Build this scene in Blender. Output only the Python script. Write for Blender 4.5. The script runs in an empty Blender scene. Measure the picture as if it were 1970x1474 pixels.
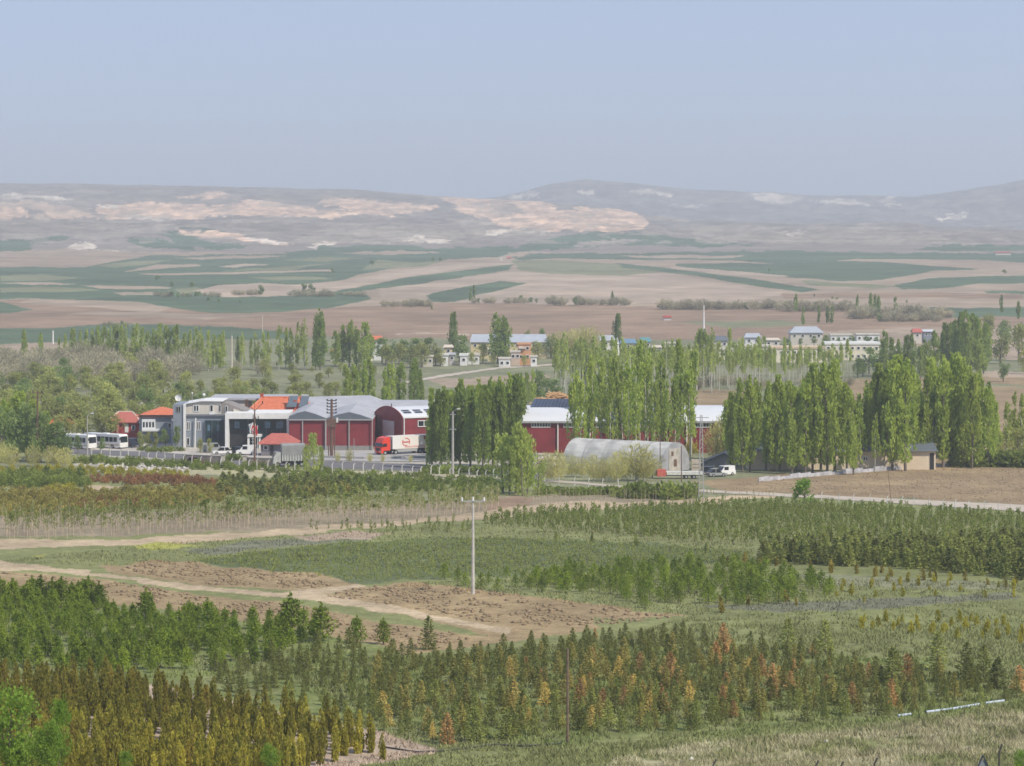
import bpy, math, random
import numpy as np
from mathutils import Vector

# ------------------------------------------------------------------ camera, world, sun, exposure
SC = bpy.context.scene
COL = SC.collection
F = 5600.0          # focal length in photograph pixels
HY = 440.0          # row of the eye-level horizon
EYE = 48.0          # camera height above the valley floor
cam_d = bpy.data.cameras.new("camera")
cam_d.sensor_width = 36.0
cam_d.lens = F / 1970 * 36.0
cam_d.shift_y = -(737 - HY) / 1970
cam_d.clip_start = 1.0
cam_d.clip_end = 30000
cam = bpy.data.objects.new("camera", cam_d)
COL.objects.link(cam)
cam.location = (0, 0, EYE)
cam.rotation_euler = (math.radians(90), 0, 0)
SC.camera = cam

SUN_EL, SUN_AZ = 46.0, 130.0       # azimuth clockwise from +Y
w = bpy.data.worlds.new("World")
SC.world = w
w.use_nodes = True
wt = w.node_tree
for n in list(wt.nodes):
    wt.nodes.remove(n)
sky = wt.nodes.new('ShaderNodeTexSky')
sky.sky_type = 'NISHITA'
sky.sun_disc = False
sky.sun_elevation = math.radians(SUN_EL)
sky.sun_rotation = math.radians(SUN_AZ)
sky.altitude = 900
sky.air_density = 1.0
sky.dust_density = 0.6
sky.ozone_density = 3.0
hs = wt.nodes.new('ShaderNodeMix')
hs.data_type = 'RGBA'
hs.blend_type = 'MULTIPLY'
hs.inputs[0].default_value = 1.0
hs.inputs[7].default_value = (0.97, 0.95, 1.06, 1)
bg = wt.nodes.new('ShaderNodeBackground')
bg.inputs[1].default_value = 0.12
wo = wt.nodes.new('ShaderNodeOutputWorld')
wt.links.new(sky.outputs[0], hs.inputs[6])
veil = wt.nodes.new('ShaderNodeMix')      # thin milky veil of dust over the whole sky
veil.data_type = 'RGBA'
veil.inputs[0].default_value = 0.80
veil.inputs[7].default_value = (2.85, 3.50, 4.95, 1)
wt.links.new(hs.outputs[2], veil.inputs[6])
wt.links.new(veil.outputs[2], bg.inputs[0])
wt.links.new(bg.outputs[0], wo.inputs[0])

sd = bpy.data.lights.new("sun", 'SUN')
sd.energy = 4.0
sd.angle = math.radians(0.5)
sd.color = (1.0, 0.93, 0.80)
sun = bpy.data.objects.new("sun", sd)
COL.objects.link(sun)
_a, _e = math.radians(SUN_AZ), math.radians(SUN_EL)
SUNV = Vector((math.sin(_a) * math.cos(_e), math.cos(_a) * math.cos(_e), math.sin(_e)))
sun.rotation_euler = SUNV.to_track_quat('Z', 'Y').to_euler()
sun.location = (60, 0, 90)

SC.view_settings.view_transform = 'Standard'
SC.view_settings.look = 'None'
SC.view_settings.exposure = 0.28
SC.view_settings.gamma = 1.0
SC.render.engine = 'CYCLES'
SC.cycles.max_bounces = 5
SC.cycles.diffuse_bounces = 2
SC.cycles.glossy_bounces = 2
SC.cycles.transmission_bounces = 3
SC.cycles.transparent_max_bounces = 6
SC.cycles.volume_bounces = 0
SC.cycles.filter_width = 1.6
SC.cycles.use_denoising = True
SC.cycles.use_fast_gi = False

# ------------------------------------------------------------------ numbers
RNG = np.random.default_rng(7)
R = random.Random(11)

_tab = [(1474, 36.5), (1300, 37), (1143, 37.5), (1085, 38.5), (1000, 41), (960, 43.5), (920, 45), (875, 46), (800, 47),
        (710, 47.5), (660, 47), (620, 45), (590, 42), (560, 38), (520, 32), (490, 26), (470, 18)]
_v = np.arange(470, 1475, 1.0)
_dep = np.interp(_v, [t[0] for t in _tab][::-1], [t[1] for t in _tab][::-1])
_k = np.exp(-np.linspace(-2, 2, 25) ** 2)
_k /= _k.sum()
_dep = np.convolve(np.pad(_dep, 12, mode='edge'), _k, 'valid')
_D = F * _dep / (_v - HY)
Y470, Y1474 = float(_D[0]), float(_D[-1])
_Yt = np.concatenate([[-80, 0, 30, 100, 150], _D[::-1]])
_Zt = np.concatenate([[50, 46.2, 39, 24, 17.6], (EYE - _dep)[::-1]])


def D(v):
    return float(np.interp(v, _v, _D))


def gz(Y):
    return float(np.interp(Y, _Yt, _Zt))


def ppm(v):
    return F / D(v)


def G(px, v):
    """ground point under photograph pixel (px, v)"""
    y = D(v)
    return Vector(((px - 985) / F * y, y, gz(y)))


def XP(px, Y):
    return (px - 985) / F * Y


def ZP(v, Y):
    return EYE - (v - HY) / F * Y


def hash2(i, j, seed=0):
    n = (i * 374761393 + j * 668265263 + seed * 974634777) & 0xFFFFFFFF
    n = ((n ^ (n >> 13)) * 1274126177) & 0xFFFFFFFF
    n = n ^ (n >> 16)
    return (n & 0xFFFFFF) / float(0xFFFFFF)


def vnoise(x, y, seed=0):
    xi = np.floor(x).astype(np.int64)
    yi = np.floor(y).astype(np.int64)
    fx = x - xi
    fy = y - yi
    fx = fx * fx * (3 - 2 * fx)
    fy = fy * fy * (3 - 2 * fy)
    a = hash2(xi, yi, seed)
    b = hash2(xi + 1, yi, seed)
    c = hash2(xi, yi + 1, seed)
    d = hash2(xi + 1, yi + 1, seed)
    return (a * (1 - fx) + b * fx) * (1 - fy) + (c * (1 - fx) + d * fx) * fy


def fbm(x, y, o=4, seed=0):
    s = 0
    a = 0.5
    for k in range(o):
        s = s + a * vnoise(x * 2 ** k, y * 2 ** k, seed + k * 17)
        a *= 0.5
    return s / (1 - 0.5 ** o)


def vnoise3(P, seed=0):
    z = P[:, 2]
    zi = np.floor(z).astype(np.int64)
    fz = z - zi
    fz = fz * fz * (3 - 2 * fz)
    a = np.zeros(len(P))
    for dz in (0, 1):
        s = (zi + dz)
        v = vnoise(P[:, 0] + (s * 37.7) % 91, P[:, 1] + (s * 17.3) % 77, seed)
        a += v * (fz if dz else 1 - fz)
    return a


def lin(c):
    return tuple((x / 255 / 12.92) if x / 255 <= 0.04045 else ((x / 255 + 0.055) / 1.055) ** 2.4 for x in c)


# ------------------------------------------------------------------ materials
MATS = {}
FOL = (1.50, 1.38, 0.72)


def mat(name, rgb, rough=0.8, var=0.15, scale=2.0, metal=0.0, spec=0.3, bump=0.0, rnd=0.0):
    if name in MATS:
        return MATS[name]
    m = bpy.data.materials.new(name)
    m.use_nodes = True
    t = m.node_tree
    b = t.nodes['Principled BSDF']
    b.inputs['Roughness'].default_value = rough
    b.inputs['Metallic'].default_value = metal
    b.inputs['Specular IOR Level'].default_value = spec
    tc = t.nodes.new('ShaderNodeTexCoord')
    nz = t.nodes.new('ShaderNodeTexNoise')
    nz.inputs['Scale'].default_value = scale
    nz.inputs['Detail'].default_value = 4
    t.links.new(tc.outputs['Object'], nz.inputs['Vector'])
    mr = t.nodes.new('ShaderNodeMapRange')
    mr.inputs[1].default_value = 0.3
    mr.inputs[2].default_value = 0.7
    mr.inputs[3].default_value = 1 - var
    mr.inputs[4].default_value = 1 + var
    t.links.new(nz.outputs[0], mr.inputs[0])
    vm = t.nodes.new('ShaderNodeVectorMath')
    vm.operation = 'SCALE'
    vm.inputs[0].default_value = tuple(c * 0.88 for c in rgb)
    t.links.new(mr.outputs[0], vm.inputs['Scale'])
    out = vm.outputs[0]
    if rnd:
        oi = t.nodes.new('ShaderNodeObjectInfo')
        m2 = t.nodes.new('ShaderNodeMapRange')
        m2.inputs[3].default_value = 1 - rnd
        m2.inputs[4].default_value = 1 + rnd
        t.links.new(oi.outputs['Random'], m2.inputs[0])
        v2 = t.nodes.new('ShaderNodeVectorMath')
        v2.operation = 'SCALE'
        t.links.new(out, v2.inputs[0])
        t.links.new(m2.outputs[0], v2.inputs['Scale'])
        out = v2.outputs[0]
    t.links.new(out, b.inputs['Base Color'])
    if bump:
        bp = t.nodes.new('ShaderNodeBump')
        bp.inputs['Strength'].default_value = bump
        t.links.new(nz.outputs[0], bp.inputs['Height'])
        t.links.new(bp.outputs[0], b.inputs['Normal'])
    MATS[name] = m
    return m


def foliage(name, c1, c2, transl=0.3, scale=0.6, rnd=0.25):
    """two leaf colours mixed by patches through the crown and from plant to plant"""
    if name in MATS:
        return MATS[name]
    m = bpy.data.materials.new(name)
    m.use_nodes = True
    t = m.node_tree
    c1 = (c1[0] * FOL[0], c1[1] * FOL[1], c1[2] * FOL[2])
    c2 = (c2[0] * FOL[0], c2[1] * FOL[1], c2[2] * FOL[2])
    transl = min(.5, transl + .12)
    b = t.nodes['Principled BSDF']
    b.inputs['Roughness'].default_value = 0.75
    b.inputs['Specular IOR Level'].default_value = 0.2
    tc = t.nodes.new('ShaderNodeTexCoord')
    oi = t.nodes.new('ShaderNodeObjectInfo')
    ad = t.nodes.new('ShaderNodeVectorMath')
    ad.operation = 'ADD'
    t.links.new(tc.outputs['Object'], ad.inputs[0])
    t.links.new(oi.outputs['Location'], ad.inputs[1])
    nz = t.nodes.new('ShaderNodeTexNoise')
    nz.inputs['Scale'].default_value = scale
    nz.inputs['Detail'].default_value = 3
    t.links.new(ad.outputs[0], nz.inputs['Vector'])
    mr = t.nodes.new('ShaderNodeMapRange')
    mr.inputs[1].default_value = 0.35
    mr.inputs[2].default_value = 0.65
    t.links.new(nz.outputs[0], mr.inputs[0])
    m1 = t.nodes.new('ShaderNodeMath')
    m1.operation = 'MULTIPLY_ADD'
    m1.inputs[1].default_value = 0.45
    t.links.new(oi.outputs['Random'], m1.inputs[0])
    m0 = t.nodes.new('ShaderNodeMath')
    m0.operation = 'MULTIPLY'
    m0.inputs[1].default_value = 0.55
    t.links.new(mr.outputs[0], m0.inputs[0])
    t.links.new(m0.outputs[0], m1.inputs[2])
    mx = t.nodes.new('ShaderNodeMix')
    mx.data_type = 'RGBA'
    mx.inputs[6].default_value = (*c1, 1)
    mx.inputs[7].default_value = (*c2, 1)
    t.links.new(m1.outputs[0], mx.inputs[0])
    m2 = t.nodes.new('ShaderNodeMath')
    m2.operation = 'MULTIPLY'
    m2.inputs[1].default_value = 7.13
    t.links.new(oi.outputs['Random'], m2.inputs[0])
    fr = t.nodes.new('ShaderNodeMath')
    fr.operation = 'FRACT'
    t.links.new(m2.outputs[0], fr.inputs[0])
    m3 = t.nodes.new('ShaderNodeMapRange')
    m3.inputs[3].default_value = 1 - rnd
    m3.inputs[4].default_value = 1 + rnd
    t.links.new(fr.outputs[0], m3.inputs[0])
    vs = t.nodes.new('ShaderNodeVectorMath')
    vs.operation = 'SCALE'
    t.links.new(mx.outputs[2], vs.inputs[0])
    t.links.new(m3.outputs[0], vs.inputs['Scale'])
    t.links.new(vs.outputs[0], b.inputs['Base Color'])
    tr = t.nodes.new('ShaderNodeBsdfTranslucent')
    tv = t.nodes.new('ShaderNodeVectorMath')      # light let through the leaves, beside what they reflect
    tv.operation = 'SCALE'
    tv.inputs['Scale'].default_value = transl * 2
    t.links.new(vs.outputs[0], tv.inputs[0])
    t.links.new(tv.outputs[0], tr.inputs[0])
    ms = t.nodes.new('ShaderNodeAddShader')
    o = t.nodes['Material Output']
    t.links.new(b.outputs[0], ms.inputs[0])
    t.links.new(tr.outputs[0], ms.inputs[1])
    t.links.new(ms.outputs[0], o.inputs[0])
    MATS[name] = m
    return m


def attr_mat(name, scales=(0.25, 1.5), var=(0.12, 0.18), bump=0.4, bscale=1.2, soft=False):
    """colour stored on the mesh (what grows or lies there), broken up by two noises"""
    m = bpy.data.materials.new(name)
    m.use_nodes = True
    t = m.node_tree
    b = t.nodes['Principled BSDF']
    b.inputs['Roughness'].default_value = 0.95
    b.inputs['Specular IOR Level'].default_value = 0.1
    at = t.nodes.new('ShaderNodeAttribute')
    at.attribute_name = 'col'
    out = at.outputs['Color']
    geo = t.nodes.new('ShaderNodeNewGeometry')
    for s, va in zip(scales, var):
        nz = t.nodes.new('ShaderNodeTexNoise')
        nz.inputs['Scale'].default_value = s
        nz.inputs['Detail'].default_value = 5
        t.links.new(geo.outputs['Position'], nz.inputs['Vector'])
        mr = t.nodes.new('ShaderNodeMapRange')
        mr.inputs[1].default_value = 0.3
        mr.inputs[2].default_value = 0.7
        mr.inputs[3].default_value = 1 - va
        mr.inputs[4].default_value = 1 + va
        t.links.new(nz.outputs[0], mr.inputs[0])
        v2 = t.nodes.new('ShaderNodeVectorMath')
        v2.operation = 'SCALE'
        t.links.new(out, v2.inputs[0])
        t.links.new(mr.outputs[0], v2.inputs['Scale'])
        out = v2.outputs[0]
    t.links.new(out, b.inputs['Base Color'])
    if bump:
        nb = t.nodes.new('ShaderNodeTexNoise')
        nb.inputs['Scale'].default_value = bscale
        nb.inputs['Detail'].default_value = 6
        t.links.new(geo.outputs['Position'], nb.inputs['Vector'])
        bp = t.nodes.new('ShaderNodeBump')
        bp.inputs['Strength'].default_value = bump
        bp.inputs['Distance'].default_value = 0.5 / bscale
        t.links.new(nb.outputs[0], bp.inputs['Height'])
        t.links.new(bp.outputs[0], b.inputs['Normal'])
    return m


# ------------------------------------------------------------------ mesh helpers
def mesh_np(name, V, Fq, mats=(), midx=None, col=None, smooth=False):
    """V (n,3); Fq (m,3|4) index array"""
    me = bpy.data.meshes.new(name)
    V = np.asarray(V, dtype=np.float32)
    Fq = np.asarray(Fq, dtype=np.int32)
    n, k = Fq.shape
    me.vertices.add(len(V))
    me.vertices.foreach_set('co', V.ravel())
    me.loops.add(n * k)
    me.loops.foreach_set('vertex_index', Fq.ravel())
    me.polygons.add(n)
    me.polygons.foreach_set('loop_start', np.arange(0, n * k, k, dtype=np.int32))
    me.polygons.foreach_set('loop_total', np.full(n, k, dtype=np.int32))
    if midx is not None:
        me.polygons.foreach_set('material_index', np.asarray(midx, dtype=np.int32))
    if smooth:
        me.polygons.foreach_set('use_smooth', np.ones(n, dtype=bool))
    for m in mats:
        me.materials.append(m)
    if col is not None:
        a = me.color_attributes.new('col', 'FLOAT_COLOR', 'POINT')
        c = np.ones((len(V), 4), dtype=np.float32)
        c[:, :3] = col
        a.data.foreach_set('color', c.ravel())
    me.update(calc_edges=True)
    return me


def link(name, data, parent=None, loc=None):
    o = bpy.data.objects.new(name, data)
    COL.objects.link(o)
    if parent is not None:
        o.parent = parent
    if loc is not None:
        o.location = loc
    return o


def tag(o, label=None, cat=None, group=None, kind=None):
    if label:
        o['label'] = label
    if cat:
        o['category'] = cat
    if group:
        o['group'] = group
    if kind:
        o['kind'] = kind
    return o


class MB:
    def __init__(s):
        s.v = []
        s.f = []

    def poly(s, pts):
        i = len(s.v)
        s.v += [tuple(p) for p in pts]
        s.f.append(tuple(range(i, i + len(pts))))
        return s

    def box(s, x0, x1, y0, y1, z0, z1):
        i = len(s.v)
        s.v += [(x0, y0, z0), (x1, y0, z0), (x1, y1, z0), (x0, y1, z0), (x0, y0, z1), (x1, y0, z1), (x1, y1, z1), (x0, y1, z1)]
        for q in ((3, 2, 1, 0), (4, 5, 6, 7), (0, 1, 5, 4), (1, 2, 6, 5), (2, 3, 7, 6), (3, 0, 4, 7)):
            s.f.append(tuple(i + k for k in q))
        return s

    def prism(s, pts, d):
        """closed outline pts extruded by the vector d"""
        n = len(pts)
        i = len(s.v)
        s.v += [tuple(p) for p in pts]
        s.v += [tuple(a + b for a, b in zip(p, d)) for p in pts]
        s.f.append(tuple(range(i + n - 1, i - 1, -1)))
        s.f.append(tuple(range(i + n, i + 2 * n)))
        for k in range(n):
            k2 = (k + 1) % n
            s.f.append((i + k, i + k2, i + n + k2, i + n + k))
        return s

    def tube(s, p0, p1, r0, r1=None, n=6, cap=True):
        r1 = r0 if r1 is None else r1
        p0, p1 = Vector(p0), Vector(p1)
        d = (p1 - p0).normalized()
        a = d.orthogonal().normalized()
        b = d.cross(a)
        i = len(s.v)
        for p, r in ((p0, r0), (p1, r1)):
            for k in range(n):
                t = 2 * math.pi * k / n
                s.v.append(tuple(p + (a * math.cos(t) + b * math.sin(t)) * r))
        for k in range(n):
            k2 = (k + 1) % n
            s.f.append((i + k, i + k2, i + n + k2, i + n + k))
        if cap:
            s.f.append(tuple(i + k for k in range(n))[::-1])
            s.f.append(tuple(i + n + k for k in range(n)))
        return s

    def mesh(s, name, m, off=(0, 0, 0), smooth=False):
        me = bpy.data.meshes.new(name)
        me.from_pydata([(x - off[0], y - off[1], z - off[2]) for x, y, z in s.v], [], s.f)
        for mm in (m if isinstance(m, (list, tuple)) else [m]):
            me.materials.append(mm)
        import bmesh
        bm = bmesh.new()
        bm.from_mesh(me)
        bmesh.ops.recalc_face_normals(bm, faces=bm.faces)
        bm.to_mesh(me)
        bm.free()
        if smooth:
            me.polygons.foreach_set('use_smooth', np.ones(len(me.polygons), dtype=bool))
        me.update()
        return me


class Thing:
    """Empty at the base; parts given in world metres when origin is the base point, or in local metres"""

    def __init__(s, name, loc, label, cat, group=None, rz=0.0, local=False):
        s.o = link(name, None, loc=loc)
        s.o.empty_display_size = 0.5
        s.o.rotation_euler = (0, 0, rz)
        s.off = (0, 0, 0) if local else tuple(loc)
        tag(s.o, label, cat, group)

    def part(s, name, mb, m, parent=None, label=None, smooth=False):
        o = link(name, mb.mesh(name, m, s.off, smooth), parent or s.o)
        if label:
            o['label'] = label
        return o


def copy_tree(o, parent=None):
    c = o.copy()
    COL.objects.link(c)
    c.parent = parent
    for ch in list(o.children):
        copy_tree(ch, c)
    return c


def pip(x, y, poly):
    """points in polygon, vectorised"""
    x = np.asarray(x)
    y = np.asarray(y)
    ins = np.zeros(x.shape, bool)
    n = len(poly)
    for i in range(n):
        x0, y0 = poly[i]
        x1, y1 = poly[(i + 1) % n]
        if y0 == y1:
            continue
        c = ((y0 > y) != (y1 > y))
        xi = (x1 - x0) * (y - y0) / (y1 - y0) + x0
        ins ^= c & (x < xi)
    return ins
# ------------------------------------------------------------------ terrain: what grows or lies where
CROP = (0.098, 0.140, 0.080)
TAN = (0.36, 0.28, 0.205)
TAN2 = (0.42, 0.33, 0.25)
BRN = (0.295, 0.205, 0.14)
SCR = (0.26, 0.22, 0.185)
LSC = (0.34, 0.29, 0.23)
PCH = (0.78, 0.54, 0.38)
WHT = (0.75, 0.64, 0.52)
OLV = (0.22, 0.225, 0.13)
GRS = (0.175, 0.205, 0.070)
GRS2 = (0.215, 0.228, 0.095)
DRY = (0.40, 0.37, 0.23)
SOIL = (0.310, 0.228, 0.135)
SOIL2 = (0.335, 0.250, 0.140)
PATH = (0.46, 0.36, 0.24)
SEED = (0.135, 0.160, 0.075)
UNDER = (0.29, 0.24, 0.165)
YEL = (0.33, 0.33, 0.09)
GRY = (0.185, 0.19, 0.125)
YARD = (0.46, 0.42, 0.37)
PAINT = [
    # hills: scrub with bare eroded slopes
    (LSC, [(0, 425), (60, 424), (140, 430), (152, 440), (100, 455), (30, 466), (0, 464)]),
    (LSC, [(150, 430), (330, 428), (420, 434), (330, 440), (240, 452), (180, 465), (140, 460)]),
    (WHT, [(0, 372), (40, 370), (100, 377), (150, 384), (145, 388), (60, 383), (0, 381)]),
    (PCH, [(-400, 385), (60, 387), (115, 392), (150, 402), (198, 420), (120, 422), (50, 418), (-400, 420)]),
    (PCH, [(185, 400), (200, 393), (280, 388), (340, 392), (445, 396), (448, 405), (400, 412), (385, 423), (350, 422), (312, 421), (220, 422), (195, 412)]),
    (WHT, [(190, 395), (225, 393), (240, 404), (215, 408)]),
    (WHT, [(235, 418), (300, 413), (345, 416), (352, 422), (280, 422)]),
    (SCR, [(285, 406), (335, 406), (350, 414), (300, 411)]),
    (SCR, [(52, 400), (85, 402), (88, 416), (60, 415)]),
    (PCH, [(330, 382), (390, 371), (435, 370), (438, 380), (400, 382)]),
    (PCH, [(440, 396), (470, 383), (490, 381), (540, 393), (600, 398), (615, 411), (590, 408), (500, 402), (440, 408)]),
    (PCH, [(190, 402), (450, 398), (620, 402), (720, 410), (640, 420), (440, 414), (300, 420)]),
    (LSC, [(435, 432), (470, 420), (560, 418), (540, 425), (450, 435)]),
    (PCH, [(606, 392), (640, 378), (665, 378), (740, 388), (800, 392), (842, 395), (835, 405), (790, 410), (720, 418), (700, 412), (650, 400)]),
    (PCH, [(840, 380), (900, 377), (1000, 385), (1060, 390), (1080, 400), (1100, 397), (1200, 402), (1235, 415), (1250, 425), (1235, 440), (1190, 446), (1060, 444), (980, 437), (930, 420), (890, 410), (870, 395)]),
    (TAN2, [(940, 395), (985, 392), (1010, 412), (960, 415)]),
    (SCR, [(1060, 389), (1098, 393), (1105, 405), (1075, 408)]),
    (LSC, [(880, 420), (930, 424), (1000, 440), (1080, 452), (1000, 458), (900, 450)]),
    (WHT, [(930, 455), (946, 441), (1050, 441), (1062, 447), (960, 452)]),
    (LSC, [(680, 440), (760, 434), (880, 440), (900, 455), (800, 470), (640, 465)]),
    (WHT, [(735, 462), (800, 452), (870, 462), (850, 468)]),
    (LSC, [(560, 462), (640, 440), (700, 448), (620, 470)]),
    (WHT, [(590, 474), (640, 462), (650, 466), (605, 478)]),
    (CROP, [(335, 437), (400, 437), (440, 446), (380, 443)]),
    (CROP, [(295, 445), (345, 448), (400, 465), (450, 470), (480, 472), (450, 480), (400, 480), (330, 465)]),
    (CROP, [(245, 458), (300, 462), (380, 475), (370, 482), (290, 478), (240, 465)]),
    (PCH, [(340, 443), (420, 446), (470, 455), (520, 462), (565, 470), (545, 475), (480, 465), (400, 457), (350, 450)]),
    (WHT, [(470, 455), (520, 462), (555, 470), (540, 473), (480, 463)]),
    (CROP, [(-400, 470), (40, 463), (125, 455), (130, 460), (60, 470), (60, 482), (-400, 495)]),
    (WHT, [(125, 478), (140, 467), (170, 466), (188, 476), (160, 482)]),
    (WHT, [(60, 487), (115, 482), (250, 480), (200, 486), (70, 491)]),
    (SCR, [(1250, 405), (1400, 430), (1700, 425), (1970, 440), (2400, 440), (2400, 470), (1250, 470)]),
    (LSC, [(1300, 440), (1420, 430), (1560, 440), (1750, 445), (1900, 470), (1600, 470), (1400, 465)]),
    (WHT, [(1515, 448), (1545, 441), (1540, 452), (1515, 453)]),
    (LSC, [(1650, 428), (1700, 426), (1690, 442), (1655, 440)]),
    (CROP, [(1080, 456), (1150, 447), (1250, 449), (1300, 456), (1450, 470), (1380, 476), (1300, 475), (1200, 470), (1100, 480), (985, 485), (1010, 468)]),
    (LSC, [(1110, 468), (1180, 460), (1250, 462), (1180, 470), (1100, 478)]),
    (LSC, [(1330, 458), (1400, 464), (1440, 470), (1360, 466)]),
    # fields
    (CROP, [(-400, 512), (160, 515), (240, 500), (290, 492), (540, 488), (620, 475), (720, 470), (830, 478), (985, 474), (1000, 480), (960, 494), (850, 500), (760, 516), (640, 540), (620, 545), (700, 560), (720, 575), (640, 592), (560, 600), (400, 605), (300, 592), (250, 580), (130, 575), (-400, 578)]),
    (TAN, [(0, 505), (130, 500), (240, 497), (160, 508), (60, 512)]),
    (OLV, [(0, 530), (80, 528), (160, 535), (90, 541), (0, 541)]),
    (OLV, [(180, 512), (260, 503), (330, 500), (300, 507), (220, 516)]),
    (TAN, [(330, 496), (460, 492), (560, 493), (500, 497), (380, 499)]),
    (OLV, [(0, 553), (120, 551), (200, 558), (120, 563), (0, 562)]),
    (TAN, [(0, 545), (100, 543), (150, 546), (60, 549)]),
    (OLV, [(330, 556), (380, 552), (400, 558), (350, 566)]),
    (OLV, [(470, 534), (600, 532), (640, 536), (540, 540)]),
    (TAN2, [(420, 512), (470, 508), (520, 509), (450, 515)]),
    (OLV, [(540, 500), (640, 494), (700, 496), (620, 503)]),
    (TAN, [(0, 484), (120, 478), (260, 486), (160, 494), (40, 496)]),
    (TAN, [(640, 486), (760, 482), (860, 487), (740, 490)]),
    (LSC, [(180, 478), (260, 473), (330, 478), (250, 484)]),
    (TAN, [(250, 522), (300, 509), (380, 508), (385, 512), (300, 518), (240, 525)]),
    (TAN, [(265, 527), (450, 524), (600, 520), (640, 519), (640, 522), (450, 528), (300, 530)]),
    (TAN, [(160, 550), (230, 549), (330, 553), (320, 556), (200, 556)]),
    (TAN, [(215, 563), (290, 562), (310, 567), (230, 568)]),
    (OLV, [(420, 522), (520, 515), (600, 508), (640, 505), (560, 520)]),
    (TAN2, [(370, 560), (420, 549), (500, 545), (560, 548), (640, 540), (700, 534), (780, 520), (850, 511), (960, 500), (1000, 502), (985, 508), (900, 514), (800, 530), (700, 548), (640, 561), (560, 570), (430, 572)]),
    (OLV, [(720, 500), (800, 505), (860, 500), (820, 512), (700, 520)]),
    (CROP, [(640, 562), (790, 533), (985, 508), (978, 520), (900, 532), (820, 545), (730, 556), (660, 564)]),
    (TAN2, [(730, 557), (820, 545), (985, 522), (1045, 526), (1200, 530), (1270, 545), (1300, 580), (1100, 590), (850, 583), (740, 576)]),
    (CROP, [(818, 580), (822, 568), (870, 556), (960, 540), (1012, 546), (960, 558), (870, 581)]),
    (OLV, [(985, 502), (1060, 500), (1200, 508), (1290, 524), (1200, 530), (1060, 528), (1000, 520)]),
    (CROP, [(985, 496), (1020, 488), (1200, 487), (1450, 484), (1500, 482), (1700, 486), (2400, 490), (2400, 507), (1970, 505), (1900, 500), (1640, 498), (1500, 508), (1400, 500), (1250, 500), (1060, 497), (1000, 501)]),
    (TAN, [(1200, 492), (1330, 490), (1450, 493), (1380, 497), (1230, 496)]),
    (CROP, [(1300, 508), (1400, 505), (1500, 508), (1600, 501), (1700, 504), (1800, 512), (1890, 519), (1790, 521), (1750, 531), (1680, 540), (1600, 540), (1500, 532), (1400, 527), (1300, 516)]),
    (CROP, [(1180, 505), (1300, 518), (1400, 530), (1500, 545), (1580, 558), (1540, 562), (1450, 550), (1370, 535), (1200, 515)]),
    (TAN2, [(1300, 512), (1400, 520), (1520, 531), (1500, 533), (1380, 526), (1290, 516)]),
    (OLV, [(1540, 540), (1640, 545), (1740, 552), (1680, 556), (1560, 550)]),
    (CROP, [(1720, 550), (1800, 535), (1900, 531), (2400, 533), (2400, 539), (1880, 546), (1800, 556), (1740, 556)]),
    (CROP, [(1890, 560), (2400, 556), (2400, 566), (1900, 565)]),
    (CROP, [(1750, 477), (1830, 470), (2400, 478), (2400, 488), (1800, 482)]),
    (TAN2, [(1200, 530), (1290, 527), (1370, 540), (1450, 555), (1520, 566), (1400, 582), (1250, 580)]),
    (BRN, [(1500, 565), (1700, 562), (1970, 566), (1970, 575), (1700, 572), (1500, 575)]),
    (BRN, [(-400, 600), (60, 575), (250, 580), (330, 592), (420, 605), (560, 598), (680, 590), (840, 582), (985, 585), (1200, 588), (1540, 597), (1800, 600), (2400, 598), (2400, 650), (985, 655), (700, 650), (400, 640), (200, 627), (100, 634), (-400, 634)]),
    (TAN, [(60, 575), (250, 580), (330, 592), (300, 600), (140, 590), (40, 583)]),
    (TAN, [(130, 603), (280, 598), (420, 608), (560, 604), (400, 615), (220, 608)]),
    (CROP, [(-400, 581), (0, 581), (60, 597), (20, 601), (-400, 602)]),
    (CROP, [(-400, 633), (100, 632), (150, 627), (230, 622), (500, 632), (560, 640), (560, 652), (200, 652), (110, 659), (-400, 661)]),
    (CROP, [(1790, 592), (2400, 590), (2400, 608), (1790, 611)]),
    (OLV, [(1300, 620), (1500, 616), (1560, 624), (1400, 632)]),
    (TAN, [(-400, 661), (110, 660), (200, 668), (160, 690), (-400, 692)]),
    (TAN2, [(760, 640), (900, 641), (900, 644), (760, 643)]),
    (TAN, [(1550, 640), (1750, 630), (2400, 625), (2400, 700), (1900, 690), (1700, 660)]),
    # valley floor
    (OLV, [(560, 700), (1060, 690), (1060, 780), (640, 770)]),
    (TAN, [(820, 730), (1050, 718), (1060, 740), (860, 745)]),
    (SOIL, [(1280, 748), (1460, 750), (1460, 792), (1280, 792)]),
    (SOIL, [(1600, 735), (1900, 718), (2400, 712), (2400, 900), (1600, 900)]),
    (TAN2, [(1880, 716), (2400, 708), (2400, 722), (1880, 726)]),
    (OLV, [(1780, 740), (2400, 738), (2400, 744), (1780, 746)]),
    (YARD, [(110, 850), (330, 852), (480, 862), (830, 858), (1010, 866), (1080, 880), (1000, 900), (830, 912), (640, 902), (430, 893), (130, 872)]),
    (DRY, [(120, 880), (300, 888), (480, 900), (640, 908), (880, 915), (860, 925), (640, 920), (470, 918), (300, 908), (160, 900)]),
    (YARD, [(140, 893), (230, 886), (360, 898), (355, 908), (250, 906), (160, 900)]),
    (OLV, [(1000, 900), (1340, 905), (1360, 945), (1000, 930)]),
    (SOIL, [(1330, 925), (1440, 918), (1700, 903), (1970, 890), (2400, 880), (2400, 980), (1970, 972), (1700, 958), (1400, 946)]),
    (SOIL, [(500, 930), (560, 925), (640, 930), (600, 940)]),
    # nursery
    (GRS2, [(-400, 895), (900, 930), (1300, 955), (1300, 970), (700, 1000), (-400, 1000)]),
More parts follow.
